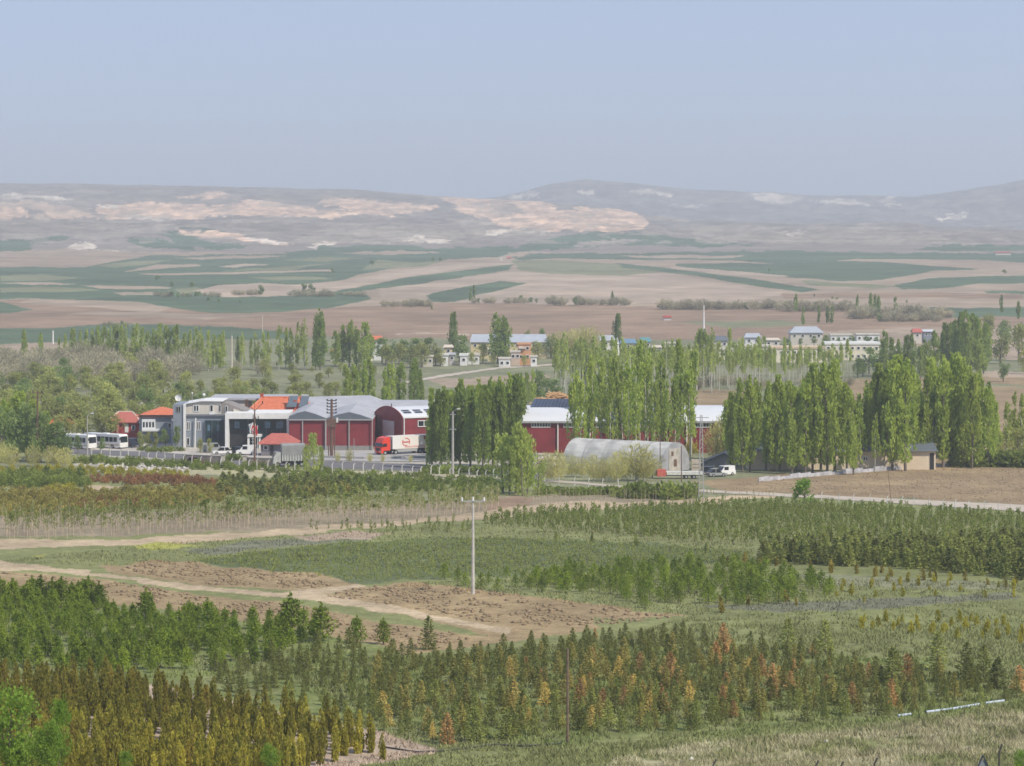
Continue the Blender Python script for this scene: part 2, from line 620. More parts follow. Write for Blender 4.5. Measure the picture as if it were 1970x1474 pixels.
    (OLV, [(700, 945), (830, 950), (850, 968), (720, 972)]),
    (PATH, [(50, 950), (110, 944), (115, 952), (60, 960)]),
    (PATH, [(165, 936), (300, 940), (300, 946), (170, 942)]),
    (UNDER, [(-400, 1000), (640, 975), (980, 955), (1300, 945), (1300, 965), (980, 990), (640, 1018), (-400, 1048)]),
    (BRN, [(930, 965), (1000, 955), (1030, 960), (1000, 985), (940, 985)]),
    (PATH, [(-400, 1042), (200, 1038), (420, 1027), (640, 1012), (900, 988), (1060, 966), (1300, 962), (1500, 952), (1500, 958), (1300, 972), (1100, 986), (900, 999), (640, 1022), (420, 1041), (150, 1053), (-400, 1066)]),
    (GRS2, [(-400, 1066), (150, 1053), (420, 1041), (640, 1022), (900, 999), (1100, 986), (1300, 972), (1500, 958), (2400, 990), (2400, 1300), (1300, 1200), (1000, 1150), (690, 1122), (400, 1083), (180, 1090), (-400, 1085)]),
    (GRY, [(350, 1062), (430, 1048), (560, 1038), (720, 1030), (700, 1040), (560, 1052), (420, 1066)]),
    (TAN, [(560, 1030), (680, 1022), (760, 1026), (700, 1036), (600, 1040)]),
    (YEL, [(250, 1049), (330, 1043), (390, 1050), (330, 1055), (270, 1058)]),
    (YEL, [(60, 1070), (90, 1066), (80, 1073)]),
    (SEED, [(370, 1080), (500, 1062), (640, 1046), (800, 1038), (985, 1034), (1200, 1045), (1450, 1062), (1450, 1090), (1300, 1082), (1100, 1105), (850, 1112), (700, 1122), (560, 1106)]),
    (SOIL2, [(180, 1090), (300, 1081), (370, 1083), (500, 1096), (640, 1109), (690, 1122), (600, 1137), (400, 1126), (220, 1101)]),
    (SOIL2, [(-400, 1100), (0, 1098), (220, 1118), (420, 1150), (560, 1160), (700, 1190), (850, 1215), (1000, 1230), (800, 1260), (600, 1215), (300, 1170), (-400, 1120)]),
    (SOIL2, [(600, 1148), (690, 1128), (790, 1121), (870, 1127), (1000, 1145), (1200, 1170), (1320, 1186), (1200, 1205), (990, 1235), (800, 1190)]),
    (PATH, [(-400, 1078), (0, 1080), (130, 1093), (300, 1114), (440, 1132), (520, 1139), (600, 1135), (690, 1122), (700, 1127), (620, 1142), (700, 1156), (850, 1186), (990, 1208), (980, 1218), (850, 1198), (700, 1170), (560, 1150), (420, 1140), (200, 1110), (60, 1097), (-400, 1092)]),
    (GRS2, [(1150, 1190), (1320, 1186), (2400, 1200), (2400, 1330), (1200, 1260)]),
    (GRY, [(1330, 1168), (1500, 1160), (1700, 1150), (1950, 1140), (1960, 1150), (1700, 1172), (1500, 1180)]),
    (OLV, [(1500, 1100), (1700, 1110), (1970, 1125), (1970, 1135), (1700, 1130), (1520, 1115)]),
    (GRS, [(-400, 1130), (300, 1180), (620, 1220), (820, 1270), (1150, 1240), (1300, 1250), (2400, 1290), (2400, 1350), (1950, 1365), (1500, 1410), (1050, 1440), (700, 1380), (-400, 1290)]),
    (TAN2, [(-400, 1290), (300, 1320), (700, 1400), (800, 1430), (840, 1448), (700, 1474), (700, 1600), (-400, 1600)]),
    (DRY, [(1000, 1600), (1180, 1460), (1330, 1432), (1600, 1408), (1800, 1385), (2400, 1345), (2400, 1600)]),
    (GRS2, [(1560, 1425), (1680, 1418), (1690, 1435), (1580, 1445)]),
    (GRS2, [(1800, 1452), (2400, 1445), (2400, 1600), (1780, 1600)]),
    (GRS2, [(700, 1600), (720, 1474), (830, 1452), (1050, 1440), (1330, 1428), (1180, 1462), (1010, 1600)]),
]
FAR_PAINT = [
    (WHT, [(1440, 375), (1500, 372), (1545, 382), (1510, 394), (1470, 388)]),
    (WHT, [(1560, 386), (1640, 382), (1685, 395), (1600, 392)]),
    (WHT, [(1690, 386), (1720, 377), (1728, 392), (1700, 394)]),
    (WHT, [(1800, 421), (1830, 413), (1860, 409), (1850, 418), (1810, 425)]),
    (WHT, [(1195, 365), (1230, 362), (1300, 372), (1290, 380), (1230, 372)]),
    (WHT, [(975, 381), (1030, 366), (1050, 370), (1000, 382)]),
    (WHT, [(1110, 365), (1150, 365), (1140, 375), (1115, 374)]),
    (WHT, [(1285, 396), (1360, 394), (1358, 399), (1300, 400)]),
    (LSC, [(1360, 384), (1430, 382), (1440, 388), (1370, 390)]),
    (LSC, [(1560, 400), (1700, 402), (1690, 412), (1580, 410)]),
    (LSC, [(1890, 436), (1940, 438), (1935, 444), (1890, 443)]),
]


def base_color(px, v):
    c = np.empty((len(px), 3))
    c[:] = GRS2
    c[v < 1000] = OLV
    c[v < 700] = OLV
    c[v < 640] = BRN
    c[v < 600] = TAN
    c[v < 486] = SCR
    return c


def paint(px, v, table, base=None, amp=1.0):
    jx = (fbm(px / 60, v / 12, 3, 5) - 0.5)
    jy = (fbm(px / 60, v / 12, 3, 9) - 0.5)
    k = np.clip((v - 380) / 500, 0.35, 1.0)
    far = np.clip((v - 480) / 200, 0, 1)
    qx = px + jx * (14 + 20 * far) * amp
    qv = v + jy * (2.5 + 5 * far) * amp * (0.6 + k)
    hi = v < 500
    jh = fbm(px / 26, v / 6, 4, 31) - 0.5
    jh2 = fbm(px / 9, v / 2.5, 3, 37) - 0.5
    qv = np.where(hi, qv + (jh * 13 + jh2 * 7) * np.clip((500 - v) / 30, 0, 1), qv)
    qx = np.where(hi, qx + jh2 * 26, qx)
    c = base_color(qx, qv) if base is None else base.copy()
    for col, poly in table:
        xs = [p[0] for p in poly]
        ys = [p[1] for p in poly]
        sel = np.nonzero((qx > min(xs)) & (qx < max(xs)) & (qv > min(ys)) & (qv < max(ys)))[0]
        if len(sel) == 0:
            continue
        ins = sel[pip(qx[sel], qv[sel], poly)]
        if col is DRY or col is TAN2 or col is GRS:
            m = np.clip((fbm(px[ins] / 45, v[ins] / 9, 4, 51) - 0.36) * 5, 0, 1)[:, None] * np.ones(3)
            near = (v[ins] > 1180)[:, None]
            c[ins] = np.where(near & (col is not TAN2), np.array(GRS2) * (1 - m) + np.array(col) * m, np.array(col))
        elif col is PCH or col is WHT or (col is LSC):
            m = np.clip((fbm(px[ins] / 14, v[ins] / 4.5, 4, 57) - 0.28) * 3.2, 0.60, 1)[:, None]
            c[ins] = np.where((v[ins] < 500)[:, None], np.array(SCR) * (1 - m) + np.array(col) * m, np.array(col))
        elif col is CROP or col is TAN or col is BRN:
            # drilled and ploughed strips run along each field
            s = fbm(px[ins] / 220 + 7, v[ins] / 1.7, 2, 61)[:, None] - 0.5
            c[ins] = np.array(col) * (1 + 0.34 * s)
        else:
            c[ins] = col
    return c


def grid_mesh(name, cols_u, rows, zf, mats, table=PAINT, basec=None, hillvar=False):
    """rows: list of Y arrays per column or scalars"""
    nr, nc = len(rows), len(cols_u)
    Y = np.array([r if np.ndim(r) else np.full(nc, r) for r in rows])
    X = cols_u[None, :] * np.maximum(Y, 190)
    Z = zf(X, Y)
    V = np.stack([X, Y, Z], -1).reshape(-1, 3)
    ii = np.arange(nr - 1)[:, None] * nc + np.arange(nc - 1)[None, :]
    Fq = np.stack([ii, ii + 1, ii + 1 + nc, ii + nc], -1).reshape(-1, 4)
    Yc = np.maximum(V[:, 1], 20)
    px = 985 + F * V[:, 0] / Yc
    v = HY + F * (EYE - V[:, 2]) / Yc
    b = None
    if basec is not None:
        b = np.empty((len(px), 3))
        b[:] = basec
    c = paint(px, v, table, b)
    # broad natural variation of growth and soil from place to place
    n1 = fbm(V[:, 0] / (Yc * 0.03) + 3 * np.log(Yc), np.log(Yc) * 30, 4, 3)
    n2 = fbm(V[:, 0] / (Yc * 0.008), np.log(Yc) * 90, 3, 13)
    c = c * (1 + (n1 - 0.5)[:, None] * 0.45 + (n2 - 0.5)[:, None] * 0.30)
    if hillvar:
        n3 = fbm(px / 9, v / 3.2, 4, 71)
        n4 = fbm(px / 40, v / 9, 3, 72)
        c = c * (0.72 + 0.62 * n3[:, None])
        wsel = (n4 > 0.60)[:, None] & (v < 470)[:, None]
        c = np.where(wsel, c * 0.5 + np.array(LSC) * 0.55, c)
    me = mesh_np(name, V, Fq, mats, col=np.clip(c * 0.88, 0.01, 0.9), smooth=True)
    return link(name, me)


pxs = np.concatenate([np.arange(-1100, -60, 40), np.arange(-60, 2031, 3.5), np.arange(2070, 3100, 40)])
CU = (pxs - 985) / F
m_ground = attr_mat('ground_soil_and_grass', (0.12, 0.9, 4.0), (0.14, 0.2, 0.16), 0.6, 2.2)
m_farm = attr_mat('farmland_soil_and_crops', (0.01, 0.06), (0.12, 0.14), 0.0)
m_hill = attr_mat('hill_scrub_and_bare_rock', (0.006, 0.03), (0.15, 0.2), 0.5, 0.02)
flatz = lambda X, Y: np.interp(Y, _Yt, _Zt)
near_rows = [-70., -20., 0., 20., 40., 70., 100., 125., 150., 165., 180.]
v_rows = list(np.arange(1474, 620, -1.6))
g_rows = near_rows + [D(x) for x in v_rows] + [D(620)]
tag(grid_mesh('ground', CU, g_rows, flatz, [m_ground]), kind='structure')
f_rows = [D(x) for x in np.arange(620, 470, -0.9)] + [Y470]
tag(grid_mesh('farmland', CU, f_rows, flatz, [m_farm]), kind='structure')

# near hills: from the last fields up to the plateau skyline
SKY1 = [(-1100, 340), (-300, 345), (0, 352), (130, 353), (480, 360), (700, 366), (830, 377), (980, 384), (1080, 391), (1180, 400),
        (1250, 415), (1320, 422), (1480, 428), (1600, 428), (1750, 430), (1900, 438), (1970, 443), (2300, 450), (3100, 440)]
SKY2 = [(-1100, 420), (700, 410), (880, 386), (960, 379), (1010, 368), (1060, 353), (1130, 345), (1200, 350), (1300, 362), (1400, 367), (1480, 370),
        (1560, 376), (1660, 376), (1760, 378), (1850, 367), (1900, 358), (1970, 347), (2200, 335), (3100, 350)]


def hill_grid(name, sky, y0, y1fun, v0, n, seed, amp, table, basec):
    s = np.interp(pxs, [p[0] for p in sky], [p[1] for p in sky])
    s = s + (fbm(pxs / 40, pxs * 0 + seed, 4, seed) - 0.5) * 3.0
    yend = y1fun(pxs)
    rows, zz = [], []
    for k in range(n + 4):
        t = min(k / (n - 1), 1.0)
        Yk = y0 * (yend / y0) ** t
        vk = v0 + (s - v0) * t ** 0.85
        Zk = EYE - (vk - HY) / F * Yk
        if k >= n:
            Yk = yend + (k - n + 1) * 260
            Zk = Zk - 25 * (k - n + 1)
        X = CU * Yk
        env = min(t * 4, 1) * min((1 - t) * 7, 1) if k < n else 0
        rel = 1 - np.abs(2 * fbm(X / 260 + seed, Yk / 420, 5, seed) - 1) * 1.6
        rel2 = fbm(X / 70, Yk / 120, 4, seed + 3) - 0.5
        Zk = Zk + env * ((rel - 0.6) * amp + rel2 * amp * 0.45)
        rows.append(Yk)
        zz.append(Zk)
    zz = np.array(zz)
    return tag(grid_mesh(name, CU, rows, lambda X, Y: zz, [m_hill], table, basec, True), kind='structure')


hill_grid('hills', SKY1, Y470, lambda p: np.interp(p, [0, 800, 1250, 1970], [6400, 6300, 5600, 5200]), 470, 130, 5, 15, PAINT, None)
hill_grid('far_hills', SKY2, 5900, lambda p: np.interp(p, [900, 1400, 1970], [8200, 8700, 8300]), 470, 90, 8, 26, FAR_PAINT, (0.23, 0.205, 0.19))
# ------------------------------------------------------------------ roads laid on the ground
def strip(name, m, edge_a, edge_b, lift=0.05, nacross=10, kind='structure'):
    """sheet between two pixel polylines, following the ground"""
    def resample(pts, n):
        P = np.array(pts, float)
        d = np.concatenate([[0], np.cumsum(np.hypot(*np.diff(P, axis=0).T))])
        t = np.linspace(0, d[-1], n)
        return np.stack([np.interp(t, d, P[:, 0]), np.interp(t, d, P[:, 1])], -1)
    n = 160
    A, B = resample(edge_a, n), resample(edge_b, n)
    V = []
    for i in range(n):
        wob = 0.5 * math.sin(i * 0.37) + 0.4 * math.sin(i * 0.9)
        for k in range(nacross + 1):
            t = k / nacross
            px, v = A[i] * (1 - t) + B[i] * t
            g = G(px, v + (wob * 0.5 if k in (0, nacross) else 0))
            V.append((g.x, g.y, g.z + lift))
    ii = np.arange(n - 1)[:, None] * (nacross + 1) + np.arange(nacross)[None, :]
    Fq = np.stack([ii, ii + 1, ii + nacross + 2, ii + nacross + 1], -1).reshape(-1, 4)
    return tag(link(name, mesh_np(name, V, Fq, [m], smooth=True)), kind=kind)


m_asph = mat('asphalt_worn', (0.16, 0.15, 0.155), 0.9, 0.15, 0.4)
m_conc = mat('concrete_pavement', (0.40, 0.385, 0.37), 0.9, 0.12, 0.3)
m_dirt = mat('pale_dirt_track', (0.50, 0.43, 0.35), 0.95, 0.18, 0.4)
strip('road', m_asph, [(120, 864), (300, 870), (430, 879), (600, 886), (780, 893), (900, 898), (1050, 915)],
      [(120, 872), (300, 881), (430, 893), (600, 900), (780, 906), (900, 912), (1050, 925)])
strip('dirt_road', m_dirt, [(1030, 921), (1200, 935), (1400, 945), (1640, 956), (1800, 964), (2100, 978)],
      [(1030, 925), (1200, 939), (1400, 950), (1640, 963), (1800, 974), (2100, 994)], 0.06)
strip('village_road', m_dirt, [(780, 734), (860, 720), (960, 707), (1060, 701), (1160, 699)],
      [(780, 738), (860, 725), (960, 710), (1060, 704), (1160, 701)], 0.1)
strip('factory_yard', m_conc, [(560, 866), (720, 868), (830, 872)], [(560, 884), (720, 889), (830, 888)], 0.1)
strip('gravel_verge', mat('dry_verge', (0.45, 0.40, 0.28), 0.95, 0.25, 0.5), [(500, 901), (640, 906), (800, 911), (960, 918)],
      [(500, 904), (640, 911), (800, 917), (960, 922)], 0.12)

# ------------------------------------------------------------------ buildings
m_bluegrey = mat('blue_grey_render', (0.24, 0.27, 0.31), 0.8, 0.08, 0.8)
m_cream = mat('cream_render', (0.62, 0.57, 0.50), 0.85, 0.08, 0.7)
m_yellow = mat('pale_yellow_render', (0.68, 0.56, 0.33), 0.85, 0.08, 0.7)
m_white = mat('white_paint', (0.78, 0.77, 0.75), 0.6, 0.06, 1.0)
m_whitef = mat('white_window_frame', (0.8, 0.8, 0.8), 0.5, 0.02, 1.0)
m_glass = mat('dark_window_glass', (0.015, 0.02, 0.026), 0.12, 0.2, 0.5, spec=0.8)
m_glass2 = mat('teal_curtain_glass', (0.012, 0.035, 0.042), 0.15, 0.3, 0.3, spec=0.6)
m_reflpaint = mat('painted_blue_reflection', (0.10, 0.17, 0.25), 0.2, 0.3, 0.6, spec=0.8)  # lighter blue that paints window reflections onto the dark glass
m_red = mat('red_cladding', (0.235, 0.032, 0.038), 0.65, 0.2, 0.35)
m_redb = mat('orange_red_cladding', (0.42, 0.07, 0.04), 0.6, 0.10, 0.5)
m_tile = mat('orange_roof_tiles', (0.60, 0.17, 0.085), 0.8, 0.14, 1.5, bump=0.3)
m_tile2 = mat('faded_red_roof_tiles', (0.45, 0.13, 0.10), 0.8, 0.14, 1.5, bump=0.3)
m_ridge = mat('pale_ridge_mortar', (0.62, 0.55, 0.45), 0.9)
m_groof = mat('light_grey_sheet_roof', (0.42, 0.42, 0.44), 0.55, 0.12, 0.25)
m_dgroof = mat('dark_grey_sheet', (0.13, 0.15, 0.175), 0.6, 0.08, 0.5)
m_wroof = mat('white_sheet_roof', (0.66, 0.67, 0.70), 0.45, 0.05, 0.2)
m_blroof = mat('pale_blue_sheet_roof', (0.42, 0.45, 0.50), 0.5, 0.06, 0.3)
m_base = mat('grey_plinth', (0.27, 0.26, 0.25), 0.9, 0.1, 0.8)
m_orange = mat('orange_render', (0.62, 0.33, 0.18), 0.85, 0.08, 0.7)
m_solar = mat('solar_panel_glass', (0.02, 0.03, 0.06), 0.2, 0.2, 1.0, spec=0.7)
m_steel = mat('galvanised_steel', (0.45, 0.45, 0.44), 0.5, 0.1, 2.0, metal=0.3)
m_rust = mat('rusty_steel', (0.16, 0.09, 0.065), 0.8, 0.25, 2.0)
m_dark = mat('dark_insulator', (0.03, 0.03, 0.03), 0.6)
m_concpole = mat('grey_concrete', (0.42, 0.40, 0.37), 0.9, 0.1, 1.5)
m_wood = mat('weathered_wood', (0.20, 0.14, 0.10), 0.9, 0.25, 3.0)
m_stone = mat('tan_stone_wall', (0.36, 0.30, 0.25), 0.9, 0.25, 1.5, bump=0.4)
m_tyre = mat('black_rubber', (0.02, 0.02, 0.02), 0.9)


def pbox(mb, px0, px1, vt, vb, Y, dep):
    """box whose front face, at distance Y, spans these photograph pixels; vb None = into the ground"""
    z0 = gz(Y) - 0.4 if vb is None else ZP(vb, Y)
    return mb.box(XP(px0, Y), XP(px1, Y), Y, Y + dep, z0, ZP(vt, Y))


def pwin(T, px0, px1, vt, vb, Y, name='window', div=1, frame=None, glass=None, proud=0.12, parent=None):
    """window: frame bars standing proud of the wall, one pane behind them"""
    x0, x1, z1, z0 = XP(px0, Y), XP(px1, Y), ZP(vt, Y), ZP(vb, Y)
    fw = min(0.14, (x1 - x0) * 0.13)
    y = Y - proud
    m = MB()
    m.box(x0, x1, y, Y + 0.02, z1 - fw, z1).box(x0, x1, y, Y + 0.02, z0, z0 + fw)
    m.box(x0, x0 + fw, y, Y + 0.02, z0 + fw, z1 - fw).box(x1 - fw, x1, y, Y + 0.02, z0 + fw, z1 - fw)
    for k in range(1, div):
        xm = x0 + (x1 - x0) * k / div
        m.box(xm - fw / 2, xm + fw / 2, y, Y + 0.02, z0 + fw, z1 - fw)
    f = T.part(name, m, frame or m_whitef, parent)
    T.part('pane', MB().box(x0 + fw * .9, x1 - fw * .9, y + 0.05, Y + 0.01, z0 + fw * .9, z1 - fw * .9), glass or m_glass, f)
    return f


def hip(mb, x0, x1, y0, y1, ze, zr, inset, ov=0.5, th=0.18):
    """hipped roof over a rectangle"""
    x0 -= ov
    x1 += ov
    y0 -= ov
    y1 += ov
    ym = (y0 + y1) / 2
    a, b, c, d = (x0, y0, ze), (x1, y0, ze), (x1, y1, ze), (x0, y1, ze)
    r0, r1 = (x0 + inset, ym, zr), (x1 - inset, ym, zr)
    mb.poly([a, b, r1, r0]).poly([b, c, r1]).poly([c, d, r0, r1]).poly([d, a, r0])
    mb.box(x0, x1, y0, y1, ze - th, ze - 0.003)
    return mb


def base(px, Y):
    return Vector((XP(px, Y), Y, gz(Y)))


# office block
Y = 615.0
T = Thing('office_building', base(440, Y), 'modern blue-grey office block with dark glass front and big white portal frame', 'office')
T.part('wall', pbox(MB(), 353, 433, 797.5, None, Y, 14), m_bluegrey)
T.part('stair_tower', pbox(MB(), 333, 353, 778, None, Y - 2, 12), m_bluegrey)
T.part('tower_edge', pbox(MB(), 352.6, 355.6, 778, None, Y - 2.3, 2.2), m_white)
ys = Y + 1.5
up = MB().prism([(XP(p, ys), ys, ZP(v, ys)) for p, v in ((355, 777.5), (388, 772), (425, 772.5), (425, 798), (355, 798))], (0, 10, 0))
T.part('upper_storey', up, m_cream)
T.part('upper_roof', MB().prism([(XP(p, ys - .5), ys - .5, ZP(v, ys)) for p, v in ((350, 777), (388, 770.6), (429, 771.2), (429, 772.4), (388, 771.9), (350, 778.2))], (0, 11, 0)), m_white)
T.part('gable_wall', MB().prism([(XP(p, ys), ys + .3, ZP(v, ys)) for p, v in ((425, 775), (440, 777), (486, 796), (425, 797))], (0, 9, 0)), mat('brown_grey_render', (0.26, 0.235, 0.22)))
T.part('gable_panel', MB().prism([(XP(p, ys), ys - .1, ZP(v, ys)) for p, v in ((449, 786.5), (479, 797), (449, 797))], (0, .38, 0)), m_cream)
T.part('parapet', pbox(MB(), 355, 433, 797.6, 801, Y - .35, .33), mat('dark_parapet', (0.16, 0.165, 0.18)))
T.part('glass_wall', pbox(MB(), 394, 432, 809, 857, Y - .4, .38), m_glass2)
for x in (394, 407, 419, 431):
    T.part('mullion', pbox(MB(), x, x + .8, 808, 857, Y - .5, .09), m_dgroof)
for x in (399, 417):  # reflections in the glass wall, painted as lighter blue sheets
    T.part('painted_reflection', pbox(MB(), x, x + 5, 817, 829, Y - .44, .035), m_reflpaint)
T.part('portal_column', pbox(MB(), 433, 440, 806, None, Y - 4, 3.5), m_white)
T.part('portal_column', pbox(MB(), 551.5, 556, 806, None, Y - 4, 3.5), m_white)
T.part('portal_beam', pbox(MB(), 433, 556, 795, 806, Y - 4, 12), m_white)
g2 = T.part('glass_front', pbox(MB(), 440, 551.5, 806.2, None, Y - 1.8, 2.0), m_glass2)
for x in (476, 478, 512, 540):
    T.part('mullion', pbox(MB(), x, x + .7, 806.4, 858, Y - 1.95, .12), m_dgroof, g2)
T.part('dark_panel', pbox(MB(), 441, 475.5, 828, 858, Y - 1.9, .07), m_dark, g2)
T.part('dark_panel', pbox(MB(), 512, 551, 826, 837, Y - 1.9, .07), m_dark, g2)
for x, wd in ((451, 10), (509, 11), (531, 14)):  # lighter blue sheets painting the reflections on the glass front
    T.part('painted_reflection', pbox(MB(), x, x + wd, 811, 824, Y - 1.93, .10), m_reflpaint, g2)
T.part('door_canopy', pbox(MB(), 476, 502, 837, 841, Y - 5, 3), m_white)
T.part('door_post', pbox(MB(), 476, 480, 841, None, Y - 4.8, .5), m_white)
T.part('door_post', pbox(MB(), 498, 501, 841, None, Y - 4.8, .5), m_white)
for vv in (843, 849, 855):
    T.part('door_slat', pbox(MB(), 483, 489, vv, vv + 2, Y - 2.1, .2), m_whitef)
sg = T.part('sign_board', pbox(MB(), 489, 499.5, 796, 805.5, Y - 4.3, .28), m_white)
hk = MB()
hx, hz = XP(494.5, Y - 4.3), ZP(800.6, Y)
for k in range(9):
    a0, a1 = math.radians(-200 + k * 27), math.radians(-200 + (k + 1) * 27)
    hk.tube((hx + .32 * math.cos(a0), Y - 4.34, hz + .36 * math.sin(a0)), (hx + .32 * math.cos(a1), Y - 4.34, hz + .36 * math.sin(a1)), .07, n=5)
T.part('emblem', hk, m_dark, sg)
for a, b, c, d_ in ((339, 343, 782, 793), (343.5, 347.5, 782, 793)):
    pwin(T, a, b, c, d_, Y - 2, frame=m_steel)
for a in (359, 378.5):
    pwin(T, a, a + 7, 811, 828, Y, div=2)
pwin(T, 359, 365, 842, 857, Y)
for a, b in ((372, 383), (404, 410), (421, 425)):
    pwin(T, a, b, 779, 792, ys, div=2 if b - a > 7 else 1)
T.part('balcony', pbox(MB(), 402, 412, 794, 799, ys - 1.0, .98), m_white)
pwin(T, 433, 438, 781, 792, ys + .3)
T.part('downpipe', MB().tube((XP(377, Y), Y - .6, ZP(804, Y)), (XP(375.5, Y), Y - .6, gz(Y)), .14), m_white)

T = Thing('satellite_dish', Vector((XP(343.5, 620), 620, ZP(777, 620))), 'large white round satellite dish on the grey stair tower', 'satellite dish')
c = Vector((XP(343.5, 620), 619.6, ZP(765, 620)))
dm = MB()
rings = [(0, 0.25), (0.35, 0.2), (0.62, 0.1), (0.72, 0.0)]
for (r0, y0), (r1, y1) in zip(rings, rings[1:]):
    for k in range(16):
        t0, t1 = math.tau * k / 16, math.tau * (k + 1) / 16
        dm.poly([(c.x + r0 * math.cos(t0), c.y + y0, c.z + r0 * math.sin(t0)), (c.x + r0 * math.cos(t1), c.y + y0, c.z + r0 * math.sin(t1)),
                 (c.x + r1 * math.cos(t1), c.y + y1, c.z + r1 * math.sin(t1)), (c.x + r1 * math.cos(t0), c.y + y1, c.z + r1 * math.sin(t0))])
T.part('reflector', dm, m_white)
T.part('mast', MB().tube((c.x, 620, ZP(777, 620) - .1), (c.x, 619.9, c.z), .06), m_steel)
T.part('feed_arm', MB().tube((c.x, c.y, c.z - .6), (c.x, c.y - .7, c.z), .03), m_steel)
for i, (px, vt, vb) in enumerate(((369.8, 756.5, 773), (392.3, 759.5, 772))):
    lab = ('thin roof antenna with a small round tip beside the satellite dish', 'roof antenna with a white ball tip, nearer the chimney end')[i]
    T = Thing('roof_antenna', Vector((XP(px, 620), 620, ZP(vb, 620))), lab, 'antenna')
    T.part('mast', MB().tube((XP(px, 620), 620, ZP(vb + 1, 620)), (XP(px, 620), 620, ZP(vt, 620)), .045), m_steel)
    r = .18 if i == 0 else .32
    x, z = XP(px, 620), ZP(vt, 620)
    bm_ = MB()
    for k in range(6):
        for q in range(10):
            def sp(a, b):
                la, lo = -math.pi / 2 + math.pi * a / 6, math.tau * b / 10
                return (x + r * math.cos(la) * math.cos(lo), 620 + r * math.cos(la) * math.sin(lo), z + r * math.sin(la))
            bm_.poly([sp(k, q), sp(k, q + 1), sp(k + 1, q + 1), sp(k + 1, q)])
    T.part('tip', bm_, m_white)

# cream building and the orange hipped house behind the office
Y = 640.0
T = Thing('storage_building', base(450, Y), 'long cream building with flat grey roof directly behind the office', 'building')
T.part('wall', pbox(MB(), 405, 474, 770.5, None, Y, 14), m_cream)
T.part('roof', pbox(MB(), 400, 560, 766.5, 770.3, Y - .5, 16), m_groof)
Y = 632.0
T = Thing('tiled_house', base(550, Y), 'orange-tiled hip roof house behind the office, with red chimneys', 'house')
T.part('wall', pbox(MB(), 476, 634, 793, None, Y, 13), m_cream)
z_e, z_r = ZP(794, Y), ZP(764, Y + 6)
roof = T.part('roof', hip(MB(), XP(474, Y), XP(600, Y), Y, Y + 13, z_e, z_r, 3.2), m_tile)
T.part('side_roof', hip(MB(), XP(590, Y), XP(640, Y), Y - 1, Y + 11, ZP(794, Y), ZP(777, Y + 5), 3.0, .3), m_tile)
for px, va, vb in ((474, 769, 778), (503.5, 757, 768), (547.5, 765, 773), (566, 771, 788)):
    x = XP(px, Y - .6 if vb > 780 else Y + 6)
    yy = Y - .6 if vb > 780 else Y + 6
    ch = T.part('chimney', MB().box(x - .35, x + .35, yy + 2 if vb > 780 else yy, yy + (2.8 if vb > 780 else .8), ZP(vb + 6, yy), ZP(va, yy)), m_redb if px > 480 else m_rust, roof)
m = MB().tube((XP(474, Y), Y - .45, z_e), (XP(474, Y) + 2.9, Y + 6, z_r), .12).tube((XP(474, Y) + 2.9, Y + 6.4, z_r + .05), (XP(600, Y) - 2.9, Y + 6.4, z_r + .05), .12).tube((XP(600, Y), Y - .45, z_e), (XP(600, Y) - 2.9, Y + 6, z_r), .12)
T.part('ridge_tiles', m, mat('ridge_orange', (0.66, 0.27, 0.16)), roof)
for px0, px1, lab in ((551, 573, 'left of the two solar water heaters on the orange roof'), (574, 594, 'right of the two solar water heaters on the orange roof')):
    yy = Y + .6
    T = Thing('solar_water_heater', Vector((XP(px0 + 10, yy), yy, ZP(786, yy))), lab, 'solar heater', 'solar water heaters on the tiled roof')
    x0, x1, zb, zt = XP(px0, yy), XP(px1, yy), ZP(783, yy), ZP(763.5, yy)
    T.part('collector', MB().prism([(x0, yy, zb), (x1 - .4, yy, zb), (x1, yy + 1.6, zt), (x0 + .6, yy + 1.6, zt)], (0, .12, -.06)), mat('collector_glass', (0.12, 0.15, 0.18), 0.25, spec=.7))
    T.part('tank', MB().tube((x0 + .5, yy + 1.9, zt + .1), (x1 - .1, yy + 1.9, zt + .1), .32, n=10), m_steel)
    for lx, ly, lz, le in ((x0 + .3, 1.8, zt, .6), (x1 - .3, 1.8, zt, .6), (x0 + .2, 0, zb, .7), (x1 - .5, 0, zb, .7)):
        T.part('leg', MB().tube((lx, yy + ly, lz), (lx, yy + ly, zb - le), .05), m_dark)

